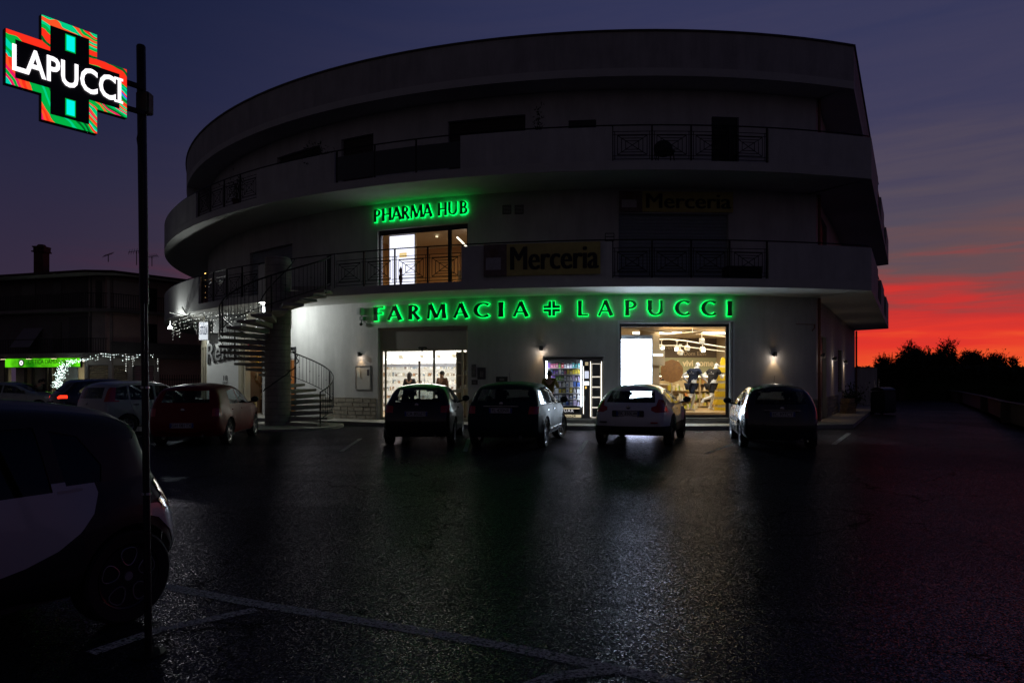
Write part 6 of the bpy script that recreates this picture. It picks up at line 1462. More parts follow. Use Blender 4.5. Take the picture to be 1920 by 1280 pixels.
t_ = text_mesh('Rena', 1.15, .02, .045, .72, .25); T = M @ Matrix.Translation((.78, -.045, 2.75)) @ Matrix.Rotation(math.radians(-8), 4, 'Y')
mb = MB(); mb.add(t_.v, t_.f, T @ Matrix.Translation((.035, .02, -.035))); cpart(mb, 'logo_shadow', mat('logo_grey', (.12, .12, .12), .6))
t2 = text_mesh('Rena', 1.15, .02, .0, .72, .25); mb = MB(); mb.add(t2.v, t2.f, T @ Matrix.Translation((0, -.03, 0))); cpart(mb, 'logo', mat('logo_silver', (.42, .42, .42), .4, metal=.3))
t_ = text_mesh('18', .30, .004, .004); mb = MB(); mb.add(t_.v, t_.f, M @ Matrix.Translation((1.05, -.01, 1.62)))
t_ = text_mesh('ONE', .13, .003, .002); mb.add(t_.v, t_.f, M @ Matrix.Translation((1.05, -.01, 1.42))); t_ = text_mesh('STYLE', .10, .003, .001); mb.add(t_.v, t_.f, M @ Matrix.Translation((1.05, -.01, 1.28))); cpart(mb, 'small_lettering', MAT['logo_grey'])
# angled end with door frames
M3, L3 = seg(A3, A2)
mb = MB(); mb.box(0, .12, 0, .2, 0, 3.1, M3); mb.box(L3 - .2, L3, 0, .2, 0, 3.1, M3); mb.box(L3 * .5 - .05, L3 * .5 + .05, 0, .12, 0, 3.1, M3); mb.box(.12, L3 - .2, 0, .2, 3.0, Z1 - .03, M3); cpart(mb, 'door_frame', mat('door_stone', (.45, .40, .30), .6))
mb = MB(); mb.box(.12, L3 * .5 - .05, .05, .06, 0, 3.0, M3); mb.box(L3 * .5 + .05, L3 - .2, .05, .06, 0, 3.0, M3); cpart(mb, 'door_pane', mat('pane_dark', (.08, .07, .06), .1))
# doorway right of the panel with a warm interior
M4, L4 = seg(A1, A0)
mb = MB(); mb.box(.0, .22, 0, .3, 0, 3.2, M4); mb.box(.32, .42, .05, .3, 0, 3.0, M4); mb.box(.0, L4, .0, .3, 3.2, Z1 - .01, M4); cpart(mb, 'door_frame', MAT['door_stone'])
mb = MB(); mb.box(.42, L4 + .4, 1.6, 1.66, 0, 3.2, M4); mb.box(.30, .36, .3, 1.6, 0, 3.2, M4); mb.box(L4 + .4, L4 + .46, .33, 1.66, 0, 3.2, M4); mb.box(.3, L4 + .4, .3, 1.6, 3.0, 3.1, M4); cpart(mb, 'interior_wall', mat('shop_brown', (.12, .07, .04), .7))
mb = MB(); mb.box(L4 - .05, L4 + .02, 0, .1, 0, 3.2, M4); mb.box(.44, L4 - .06, .06, .08, 2.1, 2.2, M4); cpart(mb, 'mullion', darkframe)
for k, (x, z, w_, h, c, lab) in enumerate(((.62, 2.25, .13, .38, (.75, .45, .03), 'yellow packet hanging high in the doorway of the corner shop'), (.56, 1.55, .10, .3, (.5, .4, .25), 'pale packet hanging at mid height in the corner shop doorway'), (1.0, 1.15, .22, .3, (.55, .3, .12), 'orange picture box in the upper window shelf of the corner shop'), (1.0, .72, .22, .28, (.6, .42, .2), 'lower cream picture box in the window shelf of the corner shop'), (.5, .35, .1, .3, (.7, .55, .25), 'small lit packet at the foot of the corner shop doorway'))):
    o = thing('hanging_packet' if k < 2 else 'display_box', lab, 'packet' if k < 2 else 'box'); o.matrix_world = M4 @ Matrix.Translation((x, .5, z))
    mb = MB(); mb.bbox(-w_ / 2, w_ / 2, -.03, .03, 0, h, .01); mb.build('package', mat('sp_%d' % k, c, .5), o)
    mb = MB(); mb.box(-w_ * .25, w_ * .25, -.036, -.031, h * .25, h * .6); mb.build('picture', mat('sp_dk', (.1, .06, .03), .5), o)
light('POINT', 'doorway_bulb_light', tuple(M4 @ Vector((.75, .9, 2.6)) - Vector(cs.location)), 14, (1, .72, .35), cs, .12)
# protruding light box reading OTTICA and dark band with an A
ob = thing('light_box_sign', 'protruding white light box sign with dark letters at the end of the corner shop', 'sign'); ob.matrix_world = Matrix.Translation(Pg(383, 29.4)) @ Matrix.Translation((0, 0, 3.25)) @ Matrix.Rotation(math.radians(-8), 4, 'Z')
mb = MB(); mb.bbox(-.22, .22, -.05, .05, 0, .80, .01); mb.build('box_case', alu, ob); mb = MB(); mb.box(-.20, .20, -.058, -.051, .03, .77); mb.build('lit_face', emis('lb_face', (.85, .92, 1), .75), ob)
t_ = text_mesh('ASTUZIA', .5, .004, .006, .19); mb = MB(); mb.add(t_.v, t_.f, Matrix.Translation((0, -.064, .40))); mb.build('lettering', mat('lb_ink', (.02, .03, .08), .5), ob)
sa = thing('sign_band', 'dark rounded sign panel ending in a pale letter A behind the stair column', 'sign'); pA = phi_at(525, R_WALL - .2); sa.matrix_world = frame(pA, R_WALL + .06, z_at(540, 615, R_WALL))
mb = MB(); mb.bbox(-1.3, 1.12, -.05, .02, 0, .72, .03); mb.build('sign_panel', mat('band_dark', (.06, .06, .058), .5), sa)
t_ = text_mesh('PIZZERIA' if False else 'GINA', .62, .01, .02, .8); mb = MB(); mb.add(t_.v, t_.f, Matrix.Translation((.25, -.062, .36))); 
xr_ = max(v.x for v in t_.v) + .25; mb = MB(); mb.add(t_.v, t_.f, Matrix.Translation((.98 - max(v.x for v in t_.v), -.062, .36))); mb.build('lettering', mat('band_letter', (.6, .58, .5), .5), sa)
# narrow lit door behind the stairs, right of the column
nd = thing('narrow_door', 'narrow glazed door with warm light right of the stair column', 'door'); nd.matrix_world = frame(phi_at(549, R_WALL), R_WALL + .02, GZ)
mb = MB(); mb.box(-.22, -.17, -.04, .02, 0, 2.7); mb.box(.17, .22, -.04, .02, 0, 2.7); mb.box(-.17, .17, -.04, .02, 2.62, 2.7); mb.build('door_frame', darkframe, nd)
mb = MB(); mb.box(-.17, .17, -.01, 0, .1, 2.2); mb.build('door_leaf', mat('amber_leaf', (.14, .06, .02), .4, emit=(1, .32, .05), es=.10), nd)
# floodlights under the balcony
def flood(P, lab, power, aim, size=.12, lens=60, sx=.12):
    o = thing('flood_light', lab, 'floodlight', tuple(P)); d = (aim - P).normalized(); rz = math.atan2(d.y, d.x) - math.pi / 2; o.rotation_euler = (0, 0, rz)
    mb = MB(); mb.bbox(-sx, sx, -.05, .03, -sx * .7, sx * .7, .01); mb.tube([(0, 0, sx * .6), (0, 0, .30)], .012, 6); mb.build('lamp_housing', alu, o)
    mb = MB(); mb.box(-sx * .85, sx * .85, .031, .036, -sx * .55, sx * .55); mb.build('lamp_lens', emis('flood_lens%d' % lens, (.92, .97, 1), lens), o)
    light('POINT', 'flood_glow', (0, .12, -.02), power, (.93, 1, .96), o, .06)
    return o
flood(Vector((at(493, 567, 25.0).x, 25.0, 4.14)), 'small bright floodlight under the balcony edge behind the stair railing', 165, cyl(phi_at(640, R_WALL), R_WALL, 2), sx=.16, lens=20)
flood(at(319, 614, 29.0), 'dazzling white floodlight at the far left tip of the curved balcony', 110, Vector((0, 0, 1.5)), sx=.075, lens=60)
# warm candle-like bulb and hanging string on the balcony at left
bl = thing('balcony_bulb', 'tiny warm bulb and hanging chain on the leftmost first floor balcony railing', 'light'); bl.matrix_world = frame(phi_at(376.5, R_EDGE), R_EDGE - .2, Z1S)
mb = MB(); mb.tube([(0, 0, 0), (0, 0, 1.3)], .012, 5); mb.build('chain', iron, bl)
mb = MB(); mb.sphere((0, -.02, 1.2), .03, n=8); mb.build('bulb', emis('warm_bulb', (1, .55, .15), 8), bl)
mb = MB()
for z in (.25, .45, .7, .95): mb.sphere((0, -.02, z), .012, n=6)
mb.build('small_bulb', emis('warm_bulb2', (1, .6, .25), 1.2), bl)
# icicle strings hung from the balcony underside
def icicles(name, lab, path, rnd, drop=(.2, .75), step=.07, br=.012, es=9, col=(.96, 1, .93), vstep=.09, dens=.8):
    o = thing(name, lab, 'string lights', tuple(path(0))); base = Vector(path(0)); c = MB(); b = MB(); n = 120; pts = [path(i / n) - base for i in range(n + 1)]
    c.tube(pts, .004, 4); L = sum((q - p).length for p, q in zip(pts, pts[1:])); k = int(L / step)
    for i in range(k):
        p = path(i / k) - base; d = rnd.uniform(*drop); c.tube([p, p - Vector((0, 0, d))], .0025, 3, cap=False); z = 0.0
        while z < d:
            if rnd.random() < dens: b.add(*octa(p - Vector((rnd.gauss(0, .012), rnd.gauss(0, .012), z)), br * rnd.uniform(.6, 1.3)))
            z += vstep
    c.build('cable', black, o); bb = b.build('bulb', emis(name + '_bulb%d' % int(es), col, es), o); stuff(bb); return o
def octa(c, r): return ([c + Vector(q) * r for q in ((1, 0, 0), (-1, 0, 0), (0, 1, 0), (0, -1, 0), (0, 0, 1), (0, 0, -1))], [(0, 2, 4), (2, 1, 4), (1, 3, 4), (3, 0, 4), (2, 0, 5), (1, 2, 5), (3, 1, 5), (0, 3, 5)])
ri = random.Random(5)
pa, pb = math.radians(-62), phi_at(505, R_EDGE)
icicles('icicle_lights', 'curtain of tiny white icicle lights hanging from the curved balcony edge', lambda t: cyl(pa + (pb - pa) * t, R_EDGE - .35, Z1 - .05 - .05 * abs(math.sin(t * 22))), ri, drop=(.15, .85), step=.2, br=.011, es=4, vstep=.15, dens=.6)
icicles('icicle_lights', 'second row of icicle lights hanging in front of the corner shop fascia', lambda t: A2.lerp(A1, t * 1.3) + Vector((-.6 + .6 * t, -.5, Z1 - .08)), ri, drop=(.2, .8), step=.2, br=.011, es=4, vstep=.14, dens=.6)
# star frames of white tubes under the balcony
for k, (px_, py_) in enumerate(((352, 592), (388, 600))):
    o = thing('festive_light_star', ['white lit star-like frame under the far left of the balcony', 'white lit star-like frame next to the light box sign'][k], 'light decoration', tuple(at(px_, py_, 28.6)))
    mb = MB()
    for a in (15, 60, 105, 160, 200): mb.tube([(0, 0, 0), (.75 * math.cos(math.radians(a)), -.1, .38 * math.sin(math.radians(a)))], .022, 5)
    mb.build('frame_tube', mat('tube_white', (.7, .7, .66), .4), o)

# ================================================================ NEIGHBOURING BUILDING (left)
nbm = mat('old_render', (.45, .37, .34), .9, noise=.2, nscale=.8); nbp = mat('pink_render', (.66, .45, .41), .9, noise=.15, nscale=.6); nbw = mat('pale_render', (.85, .76, .70), .9, noise=.1, nscale=.8)
nbk = mat('dark_render', (.16, .14, .14), .9, noise=.2, nscale=1)
nb_ = thing('apartment_building', 'old three storey block with a hipped roof and chimney behind the parked cars at left', 'building', tuple(Pg(155, 42)))
NI = Matrix.Translation(-Vector(nb_.location))
def npart(mb, name, m, smooth=False): o = mb.build(name, m, nb_, smooth); o.matrix_parent_inverse = NI; return o
Q0, Q1, Q2, Q3 = Pg(-130, 47.5), Pg(160, 43.2), Pg(205, 43.4), Pg(400, 49)
segs = [(Q0, Q1), (Q1, Q2), (Q2, Q3)]
H3 = 8.15
def zat(py, D): return CAMZ + (HZ - py) * D / F_
# floors: 0-2.9 shops, slabs at 3.0-3.2, 5.9-6.05
for i, (a, b) in enumerate(segs):
    M, L = seg(a, b); mb = MB(); mb.box(0, L, .42, .7, 3.2, H3, M); npart(mb, 'wall', (nbk, nbm, nbp)[i])
for k, (z0, z1, out) in enumerate(((2.98, 3.26, 1.5), (5.90, 6.08, 1.3))):
    mb = MB()
    O_ = []
    pts = [Q0, Q1, Q2, Q3]
    for j, p in enumerate(pts):
        d = ((pts[min(j + 1, 3)] - pts[max(j - 1, 0)])).normalized(); n_ = Vector((d.y, -d.x, 0)); O_.append((p + n_ * .25, p - n_ * 2.2))
    for j in range(3):
        (a, ai), (b, bi) = O_[j], O_[j + 1]; v = [Vector((p.x, p.y, z)) for z in (z0, z1) for p in (a, b, bi, ai)]
        mb.add(v, [(0, 1, 2, 3), (7, 6, 5, 4), (0, 4, 5, 1), (1, 5, 6, 2), (2, 6, 7, 3), (3, 7, 4, 0)])
    npart(mb, 'balcony_slab', mat('slab_old', (.26, .23, .21), .9, noise=.2))
# hip roof with overhanging eaves
mb = MB(); e = [p + Vector((0, 0, 0)) for p in (Pg(-150, 46), Pg(157, 41.8), Pg(212, 42), Pg(420, 48))]; top = [Pg(-90, 54), Pg(165, 52), Pg(215, 52), Pg(330, 55)]
ze, zt_ = 8.30, 9.75
v = [Vector((p.x, p.y, ze)) for p in e] + [Vector((p.x, p.y, zt_)) for p in top] + [Vector((p.x, p.y, ze - .16)) for p in e] + [Vector((p.x + .3, p.y + 14, ze)) for p in (top[0], top[3])]
mb.add(v, [(0, 1, 5, 4), (1, 2, 6, 5), (2, 3, 7, 6), (8, 9, 1, 0), (9, 10, 2, 1), (10, 11, 3, 2), (4, 5, 6, 7, 13, 12), (3, 13, 7), (0, 4, 12)]); npart(mb, 'roof', mat('roof_tile', (.07, .04, .035), .85, noise=.3, nscale=6, bump=.5, bscale=8))
mb = MB(); inr = [p + Vector((0, 1.2, 0)) for p in e]; mb.add([Vector((p.x, p.y, ze - .165)) for p in e + inr], [(0, 1, 5, 4), (1, 2, 6, 5), (2, 3, 7, 6)]); npart(mb, 'eaves', nbw)
# chimney
cp_ = Pg(78, 46.5); mb = MB(); T = Matrix.Translation(cp_)
mb.box(-.32, .32, -.32, .32, 8.8, 10.2, T); mb.box(-.42, .42, -.42, .42, 10.2, 10.28, T)
for a in range(4): mb.box(-.34 + .22 * a, -.26 + .22 * a, -.34, .34, 10.28, 10.52, T)
mb.box(-.40, .40, -.38, .38, 10.52, 10.60, T); mb.lathe([(.3, 10.6), (.22, 10.74), (0, 10.78)], 10, T); npart(mb, 'chimney', mat('chimney_brick', (.12, .05, .035), .9, noise=.3, nscale=8))
# facade features, each window or shutter its own part
def nfeat(i, px0, px1, z0, z1, m, name, y=.88, y2=.93):
    a, b = segs[i]; M, L = seg(a, b); d = (b - a).normalized()
    def s_at(px):
        t = (px - 960) / F_; # (a + d s).x = t (a+d s).y
        return (t * a.y - a.x) / (d.x - t * d.y)
    s0, s1 = s_at(px0), s_at(px1); mb = MB(); mb.box(s0, s1, y, y2, z0, z1, M); return npart(mb, name, m), M, s0, s1
dkw = mat('dark_opening', (.012, .012, .014), .3)
for (i, a, b, z0, z1, m, nm) in ((0, 88, 105, 6.1, 8.0, dkw, 'balcony_door'), (0, 30, 55, 6.3, 7.9, dkw, 'window'), (0, 88, 104, 3.3, 5.3, dkw, 'balcony_door'), (1, 174, 186, 6.1, 7.9, dkw, 'balcony_door'),
        (2, 206, 266, 6.1, 7.95, nbw, 'light_wall_panel'), (2, 206, 268, 3.3, 5.7, mat('pink_panel', (.82, .56, .48), .9, noise=.1, nscale=2), 'light_wall_panel'), (2, 280, 300, 6.1, 7.7, dkw, 'balcony_door'), (2, 282, 302, 3.3, 5.3, dkw, 'balcony_door'), (0, 118, 158, 3.4, 5.6, mat('shade_grey', (.10, .09, .09), .8), 'shutter')):
    nfeat(i, a, b, z0, z1, m, nm, .385 if m is dkw else .40, .415 if m is dkw else .417)
def nrail(i, px0, px1, z0, h=.95):
    a, b = segs[i]; M, L = seg(a, b); d = (b - a).normalized(); t0, t1 = [(px - 960) / F_ for px in (px0, px1)]; s0, s1 = [(t * a.y - a.x) / (d.x - t * d.y) for t in (t0, t1)]
    mb = MB(); mb.box(s0, s1, -.10, -.06, z0 + h, z0 + h + .04, M); mb.box(s0, s1, -.10, -.06, z0 + .08, z0 + .11, M); s = s0
    while s < s1: mb.box(s, s + .022, -.09, -.07, z0, z0 + h, M); s += .15
    npart(mb, 'balcony_railing', iron)
nrail(0, -60, 158, 6.08); nrail(1, 161, 203, 6.08); nrail(2, 207, 330, 6.08); nrail(0, -60, 158, 3.26, .9); nrail(1, 161, 203, 3.26, .9)
a, b = segs[2]; M, L = seg(a, b); mb = MB(); mb.box(0.1, L, -.12, -.04, 3.26, 4.0, M); npart(mb, 'parapet', nbk)
# awning
o, M, s0, s1 = nfeat(0, 28, 64, 3.30, 3.32, dkw, 'awning_rail', -.1, .0)
mb = MB(); mb.add([M @ Vector(p) for p in ((s0 + .35, .8, 5.6), (s1 + .35, .8, 5.6), (s1, -.35, 3.7), (s0, -.35, 3.7), (s0 + .35, .82, 5.56), (s1 + .35, .82, 5.56), (s1, -.33, 3.66), (s0, -.33, 3.66))], [(0, 1, 2, 3), (4, 5, 6, 7), (0, 4, 5, 1), (3, 2, 6, 7), (0, 3, 7, 4), (1, 5, 6, 2)]); npart(mb, 'awning', mat('awning_mauve', (.22, .20, .24), .9))
# ground floor of the old block: optician, shutters, pink wall
M, L = seg(Q0, Q1)
def sx_(px, a=Q0, b=Q1): d = (b - a).normalized(); t = (px - 960) / F_; return (t * a.y - a.x) / (d.x - t * d.y)
opw = mat('optician_wall', (.45, .40, .30), .7, noise=.1)
mb = MB(); mb.box(sx_(-60), sx_(10), .2, .4, 0, 2.97, M); mb.box(sx_(24), sx_(40), .2, .4, 0, 2.97, M); mb.box(sx_(48), sx_(86), .3, .5, 0, 2.97, M); mb.box(sx_(-60), sx_(160), 3.6, 3.8, 0, 2.97, M); npart(mb, 'shop_wall', opw)
mb = MB()
for px_ in (6, 44, 58, 84, 91, 103, 158): s = sx_(px_); mb.box(s - .08, s + .08, .1, .199, 0, 2.4, M)
npart(mb, 'shop_frame', mat('frame_brown', (.06, .05, .035), .5))
mb = MB(); mb.box(sx_(92), sx_(122), .9, .95, .9, 2.4, M); npart(mb, 'display_back', mat('disp_white', (.5, .5, .52), .6))
og = thing('shop_sign', 'long lit green fascia sign reading OTTICA DAMIANO with a round eye mark', 'sign', tuple(M @ Vector((sx_(80), .0, 2.25)))); og.rotation_euler = (0, 0, math.atan2((Q1 - Q0).y, (Q1 - Q0).x))
lw = sx_(155) - sx_(14); mid = (sx_(155) + sx_(14)) / 2 - sx_(80); zb_ = .10
mb = MB(); mb.box(mid - lw / 2, mid + lw / 2, -.16, .0, zb_, zb_ + .62); mb.build('sign_case', black, og)
def signgrad():
    m = bpy.data.materials.new('green_lightbox'); m.use_nodes = True; t = m.node_tree; t.nodes.clear(); ln = t.links.new
    o = t.nodes.new('ShaderNodeOutputMaterial'); e = t.nodes.new('ShaderNodeEmission'); c = t.nodes.new('ShaderNodeTexCoord'); n = t.nodes.new('ShaderNodeTexNoise'); n.inputs['Scale'].default_value = .9; ln(c.outputs['Object'], n.inputs[0])
    r = t.nodes.new('ShaderNodeValToRGB'); r.color_ramp.elements[0].position = .38; r.color_ramp.elements[0].color = (.012, .20, .003, 1); r.color_ramp.elements[1].position = .62; r.color_ramp.elements[1].color = (.14, .85, .01, 1)
    ln(n.outputs[0], r.inputs[0]); ln(r.outputs[0], e.inputs[0]); e.inputs[1].default_value = .95; ln(e.outputs[0], o.inputs[0]); return m
mb = MB(); mb.box(mid - lw / 2 + .02, mid + lw / 2 - .02, -.168, -.161, zb_ + .03, zb_ + .59); mb.build('lit_face', signgrad(), og)
xe = sx_(45) - sx_(80)
mb = MB(); mb.lathe([(0, 0), (.24, 0), (.24, .01), (0, .011)], 20, Matrix.Translation((xe, -.17, zb_ + .31)) @ Matrix.Rotation(math.radians(90), 4, 'X')); e_ = mb.build('eye_ring', mat('eye_dark', (.02, .03, .02), .5), og)
mb = MB(); mb.lathe([(.06, 0), (.16, 0), (.16, .006), (.06, .006)], 20, Matrix.Translation((xe, -.183, zb_ + .31)) @ Matrix.Rotation(math.radians(90), 4, 'X')); mb.build('eye_white', emis('eye_w', (1, 1, 1), 1.2), e_)
t_ = text_mesh('OTTICA DAMIANO', .42, .004, -.002, .88); mb = MB(); mb.add(t_.v, t_.f, Matrix.Translation((sx_(92) - sx_(80), -.174, zb_ + .36))); mb.build('lettering', mat('green_ink', (.004, .035, .004), .6), og)
t_ = text_mesh('CENTRO OTTICO', .13, .003, 0, .9); mb = MB(); mb.add(t_.v, t_.f, Matrix.Translation((sx_(92) - sx_(80), -.174, zb_ + .11))); mb.build('lettering', MAT['green_ink'], og)
for k, px_ in enumerate((20, 68, 115)):
    s = sx_(px_); o = thing('sign_lamp', ['left sign lamp over the green fascia', 'middle sign lamp over the green fascia', 'right sign lamp over the green fascia'][k], 'lamp', tuple(M @ Vector((s, -.5, 2.95))), og.rotation_euler.z, 'lamps over the green fascia')
    mb = MB(); mb.tube([(0, .35, .02), (0, 0, 0)], .02, 6); mb.bbox(-.25, .25, -.04, .04, -.05, .0, .01); mb.build('lamp_arm', black, o)
    mb = MB(); mb.box(-.2, .2, -.03, .03, -.058, -.052); mb.build('lamp_lens', emis('sl_lens', (1, .85, .5), 5 if k < 2 else .5), o)
lt = thing('ceiling_light', 'light inside the optician shop behind its glass door', 'ceiling light', tuple(M @ Vector((sx_(90), 2.2, 2.8))), og.rotation_euler.z)
mb = MB(); mb.box(-1, 1, -.15, .15, 0, .04); mb.build('light_diffuser', emis('opt_tube', (1, .95, .75), 3), lt); light('AREA', 'optician_light', (0, -.2, -.05), 60, (1, .9, .62), lt, 3, (0, 0, 0), sizey=1.5)
# garland arch
def garland(t):
    s = sx_(118) + (.35 + .55 * t * 2 if t > .5 else .35 * (1)) ; return None
rg = random.Random(9)
ga = thing('light_garland', 'dense vertical garland of white lights beside the green optician sign', 'string lights', tuple(M @ Vector((sx_(124), -.55, 0))), og.rotation_euler.z); lb = MB(); gb = MB()
for _ in range(520):
    t = rg.random() ** .8; z = 1.0 + 1.85 * (1 - t * .0) * rg.random(); x = (z - 1.0) ** 2 * .22 + rg.gauss(0, .16); y = rg.gauss(0, .12)
    if z > 2.45: x += rg.random() * 1.3 * (z - 2.4) * 3
    lb.add(*octa(Vector((x, y, z)), rg.uniform(.010, .022)))
leaves(gb, 700, lambda: (lambda z: Vector(((z - 1.0) ** 2 * .22 + rg.gauss(0, .16), rg.gauss(0, .13), z)))(1.0 + 1.8 * rg.random()), .05, rg)
gb.build('foliage', leafm, ga); stuff(lb.build('bulb', emis('garland_bulb', (.80, 1, .93), 6), ga)); mb = MB(); mb.tube([(0, 0, 0), (0, 0, 1.2), (.2, 0, 2), (.7, 0, 2.6)], .03, 6); mb.build('stem', barkm, ga)
mb = MB(); mb.lathe([(0, 0), (.2, 0), (.26, .45), (.0, .46)], 12); mb.build('pot', potm, ga)
c0, c1, c2, c3 = at(150, 668, 42.2), at(200, 661, 42.0), at(240, 666, 42.6), at(292, 662, 44.5)
def chain(t): 
    q = [c0, c1, c2, c3]; f = t * 3; i = min(int(f), 2); return q[i].lerp(q[i + 1], f - i) + Vector((0, 0, -.10 * abs(math.sin(t * 12))))
icicles('icicle_lights', 'white string lights along the shutters of the old block at left', chain, rg, drop=(.0, .45), step=.16, br=.022, es=5, col=(.85, 1, .95), vstep=.15, dens=.75)
for px_ in (236, 250, 296):
    P = at(px_, 664, 43.6); icicles('icicle_lights', {236: 'hanging light strand left of the ribbed shutters at the old block', 250: 'hanging light strand between the shutters of the old block', 296: 'rightmost hanging light strand on the old block'}[px_], lambda t, P=P: P + Vector((.3 * t, 0, 0)), rg, drop=(.8, 1.7), step=.16, br=.020, es=4, col=(.85, 1, .95), vstep=.15, dens=.6)
# ribbed shutters on the old block
Ms, Ls = seg(Q1, Q2); M2, L2 = seg(Q2, Q3)
def rib(M, s0, s1, z0, z1, nm, m):
    mb = MB(); z = z0
    while z < z1: mb.add([(s0, .24, z), (s1, .24, z), (s1, .20, z + .06), (s0, .20, z + .06), (s0, .24, z + .115), (s1, .24, z + .115)], [(0, 1, 2, 3), (3, 2, 5, 4)], M); z += .12
    npart(mb, nm, m)
shm = mat('shutter_beige', (.30, .25, .22), .6, noise=.1)
rib(Ms, .1, Ls - .1, 0, 2.5, 'roller_shutter', shm); sA, sB = sx_(208, Q2, Q3), sx_(242, Q2, Q3); rib(M2, sA, sB, 0, 2.5, 'roller_shutter', shm); rib(M2, sx_(250, Q2, Q3), sx_(292, Q2, Q3), 0, 2.5, 'roller_shutter', mat('shutter_grey', (.28, .29, .29), .6, noise=.1))
mb = MB(); mb.box(-.1, .1, .1, .4, 0, 2.97, Ms); mb.box(Ls - .1, Ls + .1, .1, .4, 0, 2.97, Ms); mb.box(0.101, Ls - .101, .15, .45, 2.5, 2.97, Ms); npart(mb, 'shop_wall', nbw)
mb = MB(); mb.box(.1, sA, .1, .4, 0, 2.97, M2); mb.box(sB, sx_(250, Q2, Q3), .1, .4, 0, 2.97, M2); mb.box(sx_(292, Q2, Q3), sx_(300, Q2, Q3), .1, .4, 0, 2.97, M2); mb.box(sA, sx_(292, Q2, Q3), .15, .42, 2.5, 2.97, M2); npart(mb, 'shop_wall', nbw)
mb = MB(); mb.box(sx_(300, Q2, Q3), L2 + 2, .3, .5, 0, 5.9, M2); npart(mb, 'wall', nbp)
light('AREA', 'street_glow', tuple(M2 @ Vector((3.5, -1.2, 2.8)) - Vector(nb_.location)), 10, (1, .85, .75), nb_, 3.0, (0, 0, 0), sizey=.4) if False else None
# fence in front of the pink wall
fe = thing('railing_fence', 'dark low railing fence with vertical bars before the pink wall at left', 'fence', tuple(Pg(300, 40)))
mb = MB(); L_ = (Pg(385, 40) - Pg(300, 40)).length; mb.box(0, L_, -.02, .02, 1.55, 1.6); mb.box(0, L_, -.02, .02, .95, 1.0); mb.build('rail', iron, fe)
mb = MB(); s = 0
while s < L_: mb.box(s, s + .025, -.0195, .0195, 1.0, 1.85); s += .14
mb.build('bar', iron, fe); mb = MB(); mb.box(0, L_, -.1, .1, 0, .94); mb.build('low_wall', nbk, fe)
# roof aerials
def aerial(P, lab, h, sc_=1, rz=0):
    o = thing('tv_aerial', lab, 'aerial', tuple(P), rz, 'aerials on the old roof'); mb = MB(); mb.tube([(0, 0, 0), (0, 0, h)], .03, 5); mb.build('mast', iron, o)
    mb = MB(); mb.tube([(-.7 * sc_, 0, h - .1), (.7 * sc_, 0, h + .15)], .02, 5)
    for i in range(7): x = -.6 * sc_ + .2 * sc_ * i; z = h - .09 + (x + .7 * sc_) / (1.4 * sc_) * .25; mb.tube([(x, -.25, z - .3 * sc_), (x, .25, z + .3 * sc_)], .014, 4)
    mb.build('antenna_array', iron, o); return o
aerial(at(256, 497, 50), 'larger aerial left of the steel pole on the old roof', 1.0, .8, .3); aerial(at(285, 499, 50), 'aerial with a round array just right of the steel pole', .7, .6, .9); aerial(at(203, 491, 50), 'smallest faint aerial near the roof ridge of the old block', .5, .5, .1)

# ================================================================ RIGHT SIDE: walls, bin, trees
gw = thing('garden_wall', 'plain low rendered wall joining the rear corner of the building', 'wall', tuple(WR.map(pc + SIDE, 0, 0)))
P0_ = WR.map(pc + SIDE - .3, 0, 0) - WR.n * .0; P1_ = Vector(((1642 - 960) / F_ * 33.5, 33.5, 0)); Mg, Lg = seg(P0_, P1_)
pS = WR.map(pc + SIDE, 0, 0); Ma, La = seg(Pg(1594, pS.y), Pg(1643, pS.y)); mb = MB(); mb.box(0, La, -.1, .1, 0, zat(690, pS.y)); o = mb.build('wall_body', plaster_dk, gw); gw.location = Pg(1594, pS.y); mb = None
mb = MB(); mb.box(0, La, -.13, .13, zat(690, pS.y) + .002, zat(690, pS.y) + .06); mb.build('wall_cap', concrete, gw)
bn = thing('wheeled_bin', 'dark round-lidded rubbish bin at the end of the side pavement', 'bin', tuple(gp(1656, 777)), .4)
mb = MB(); mb.bbox(-.40, .40, -.36, .36, .08, 1.05, .06); mb.build('bin_body', mat('bin_green', (.02, .028, .025), .5), bn, True)
mb = MB(); mb.tube([(-.38, 0, 1.07), (.38, 0, 1.07)], .34, 16); mb.v = [Vector((v.x, v.y, 1.07 + max(0, v.z - 1.07) * .45)) for v in mb.v]; mb.build('lid', mat('bin_lid', (.03, .035, .035), .35), bn, True)
for s in (-1, 1): mb = MB(); mb.lathe([(0, -.03), (.09, -.03), (.09, .03), (0, .03)], 14, Matrix.Translation((s * .3, .3, .09)) @ Matrix.Rotation(math.radians(90), 4, 'Y')); mb.build('wheel', rubber, bn)
mb = MB(); mb.tube([(-.3, .36, 1.0), (-.3, .5, 1.08), (.3, .5, 1.08), (.3, .36, 1.0)], .02, 6); mb.build('handle', alu, bn)
ss = thing('scrap_frame', 'small heap of shiny metal frames standing on the ground beside the bin', 'metal frame', tuple(gp(1648, 776)))
rs = random.Random(2)
mb = MB()
for _ in range(7): p = Vector((rs.uniform(-.2, .3), rs.uniform(.3, .6), 0)); mb.tube([p, p + Vector((rs.gauss(0, .12), rs.gauss(0, .05), 1.2 + rs.random() * .45))], .012, 5)
mb.tube([(-.2, .45, 1.15), (.35, .45, 1.2)], .012, 5); mb.build('frame_tube', alu, ss)
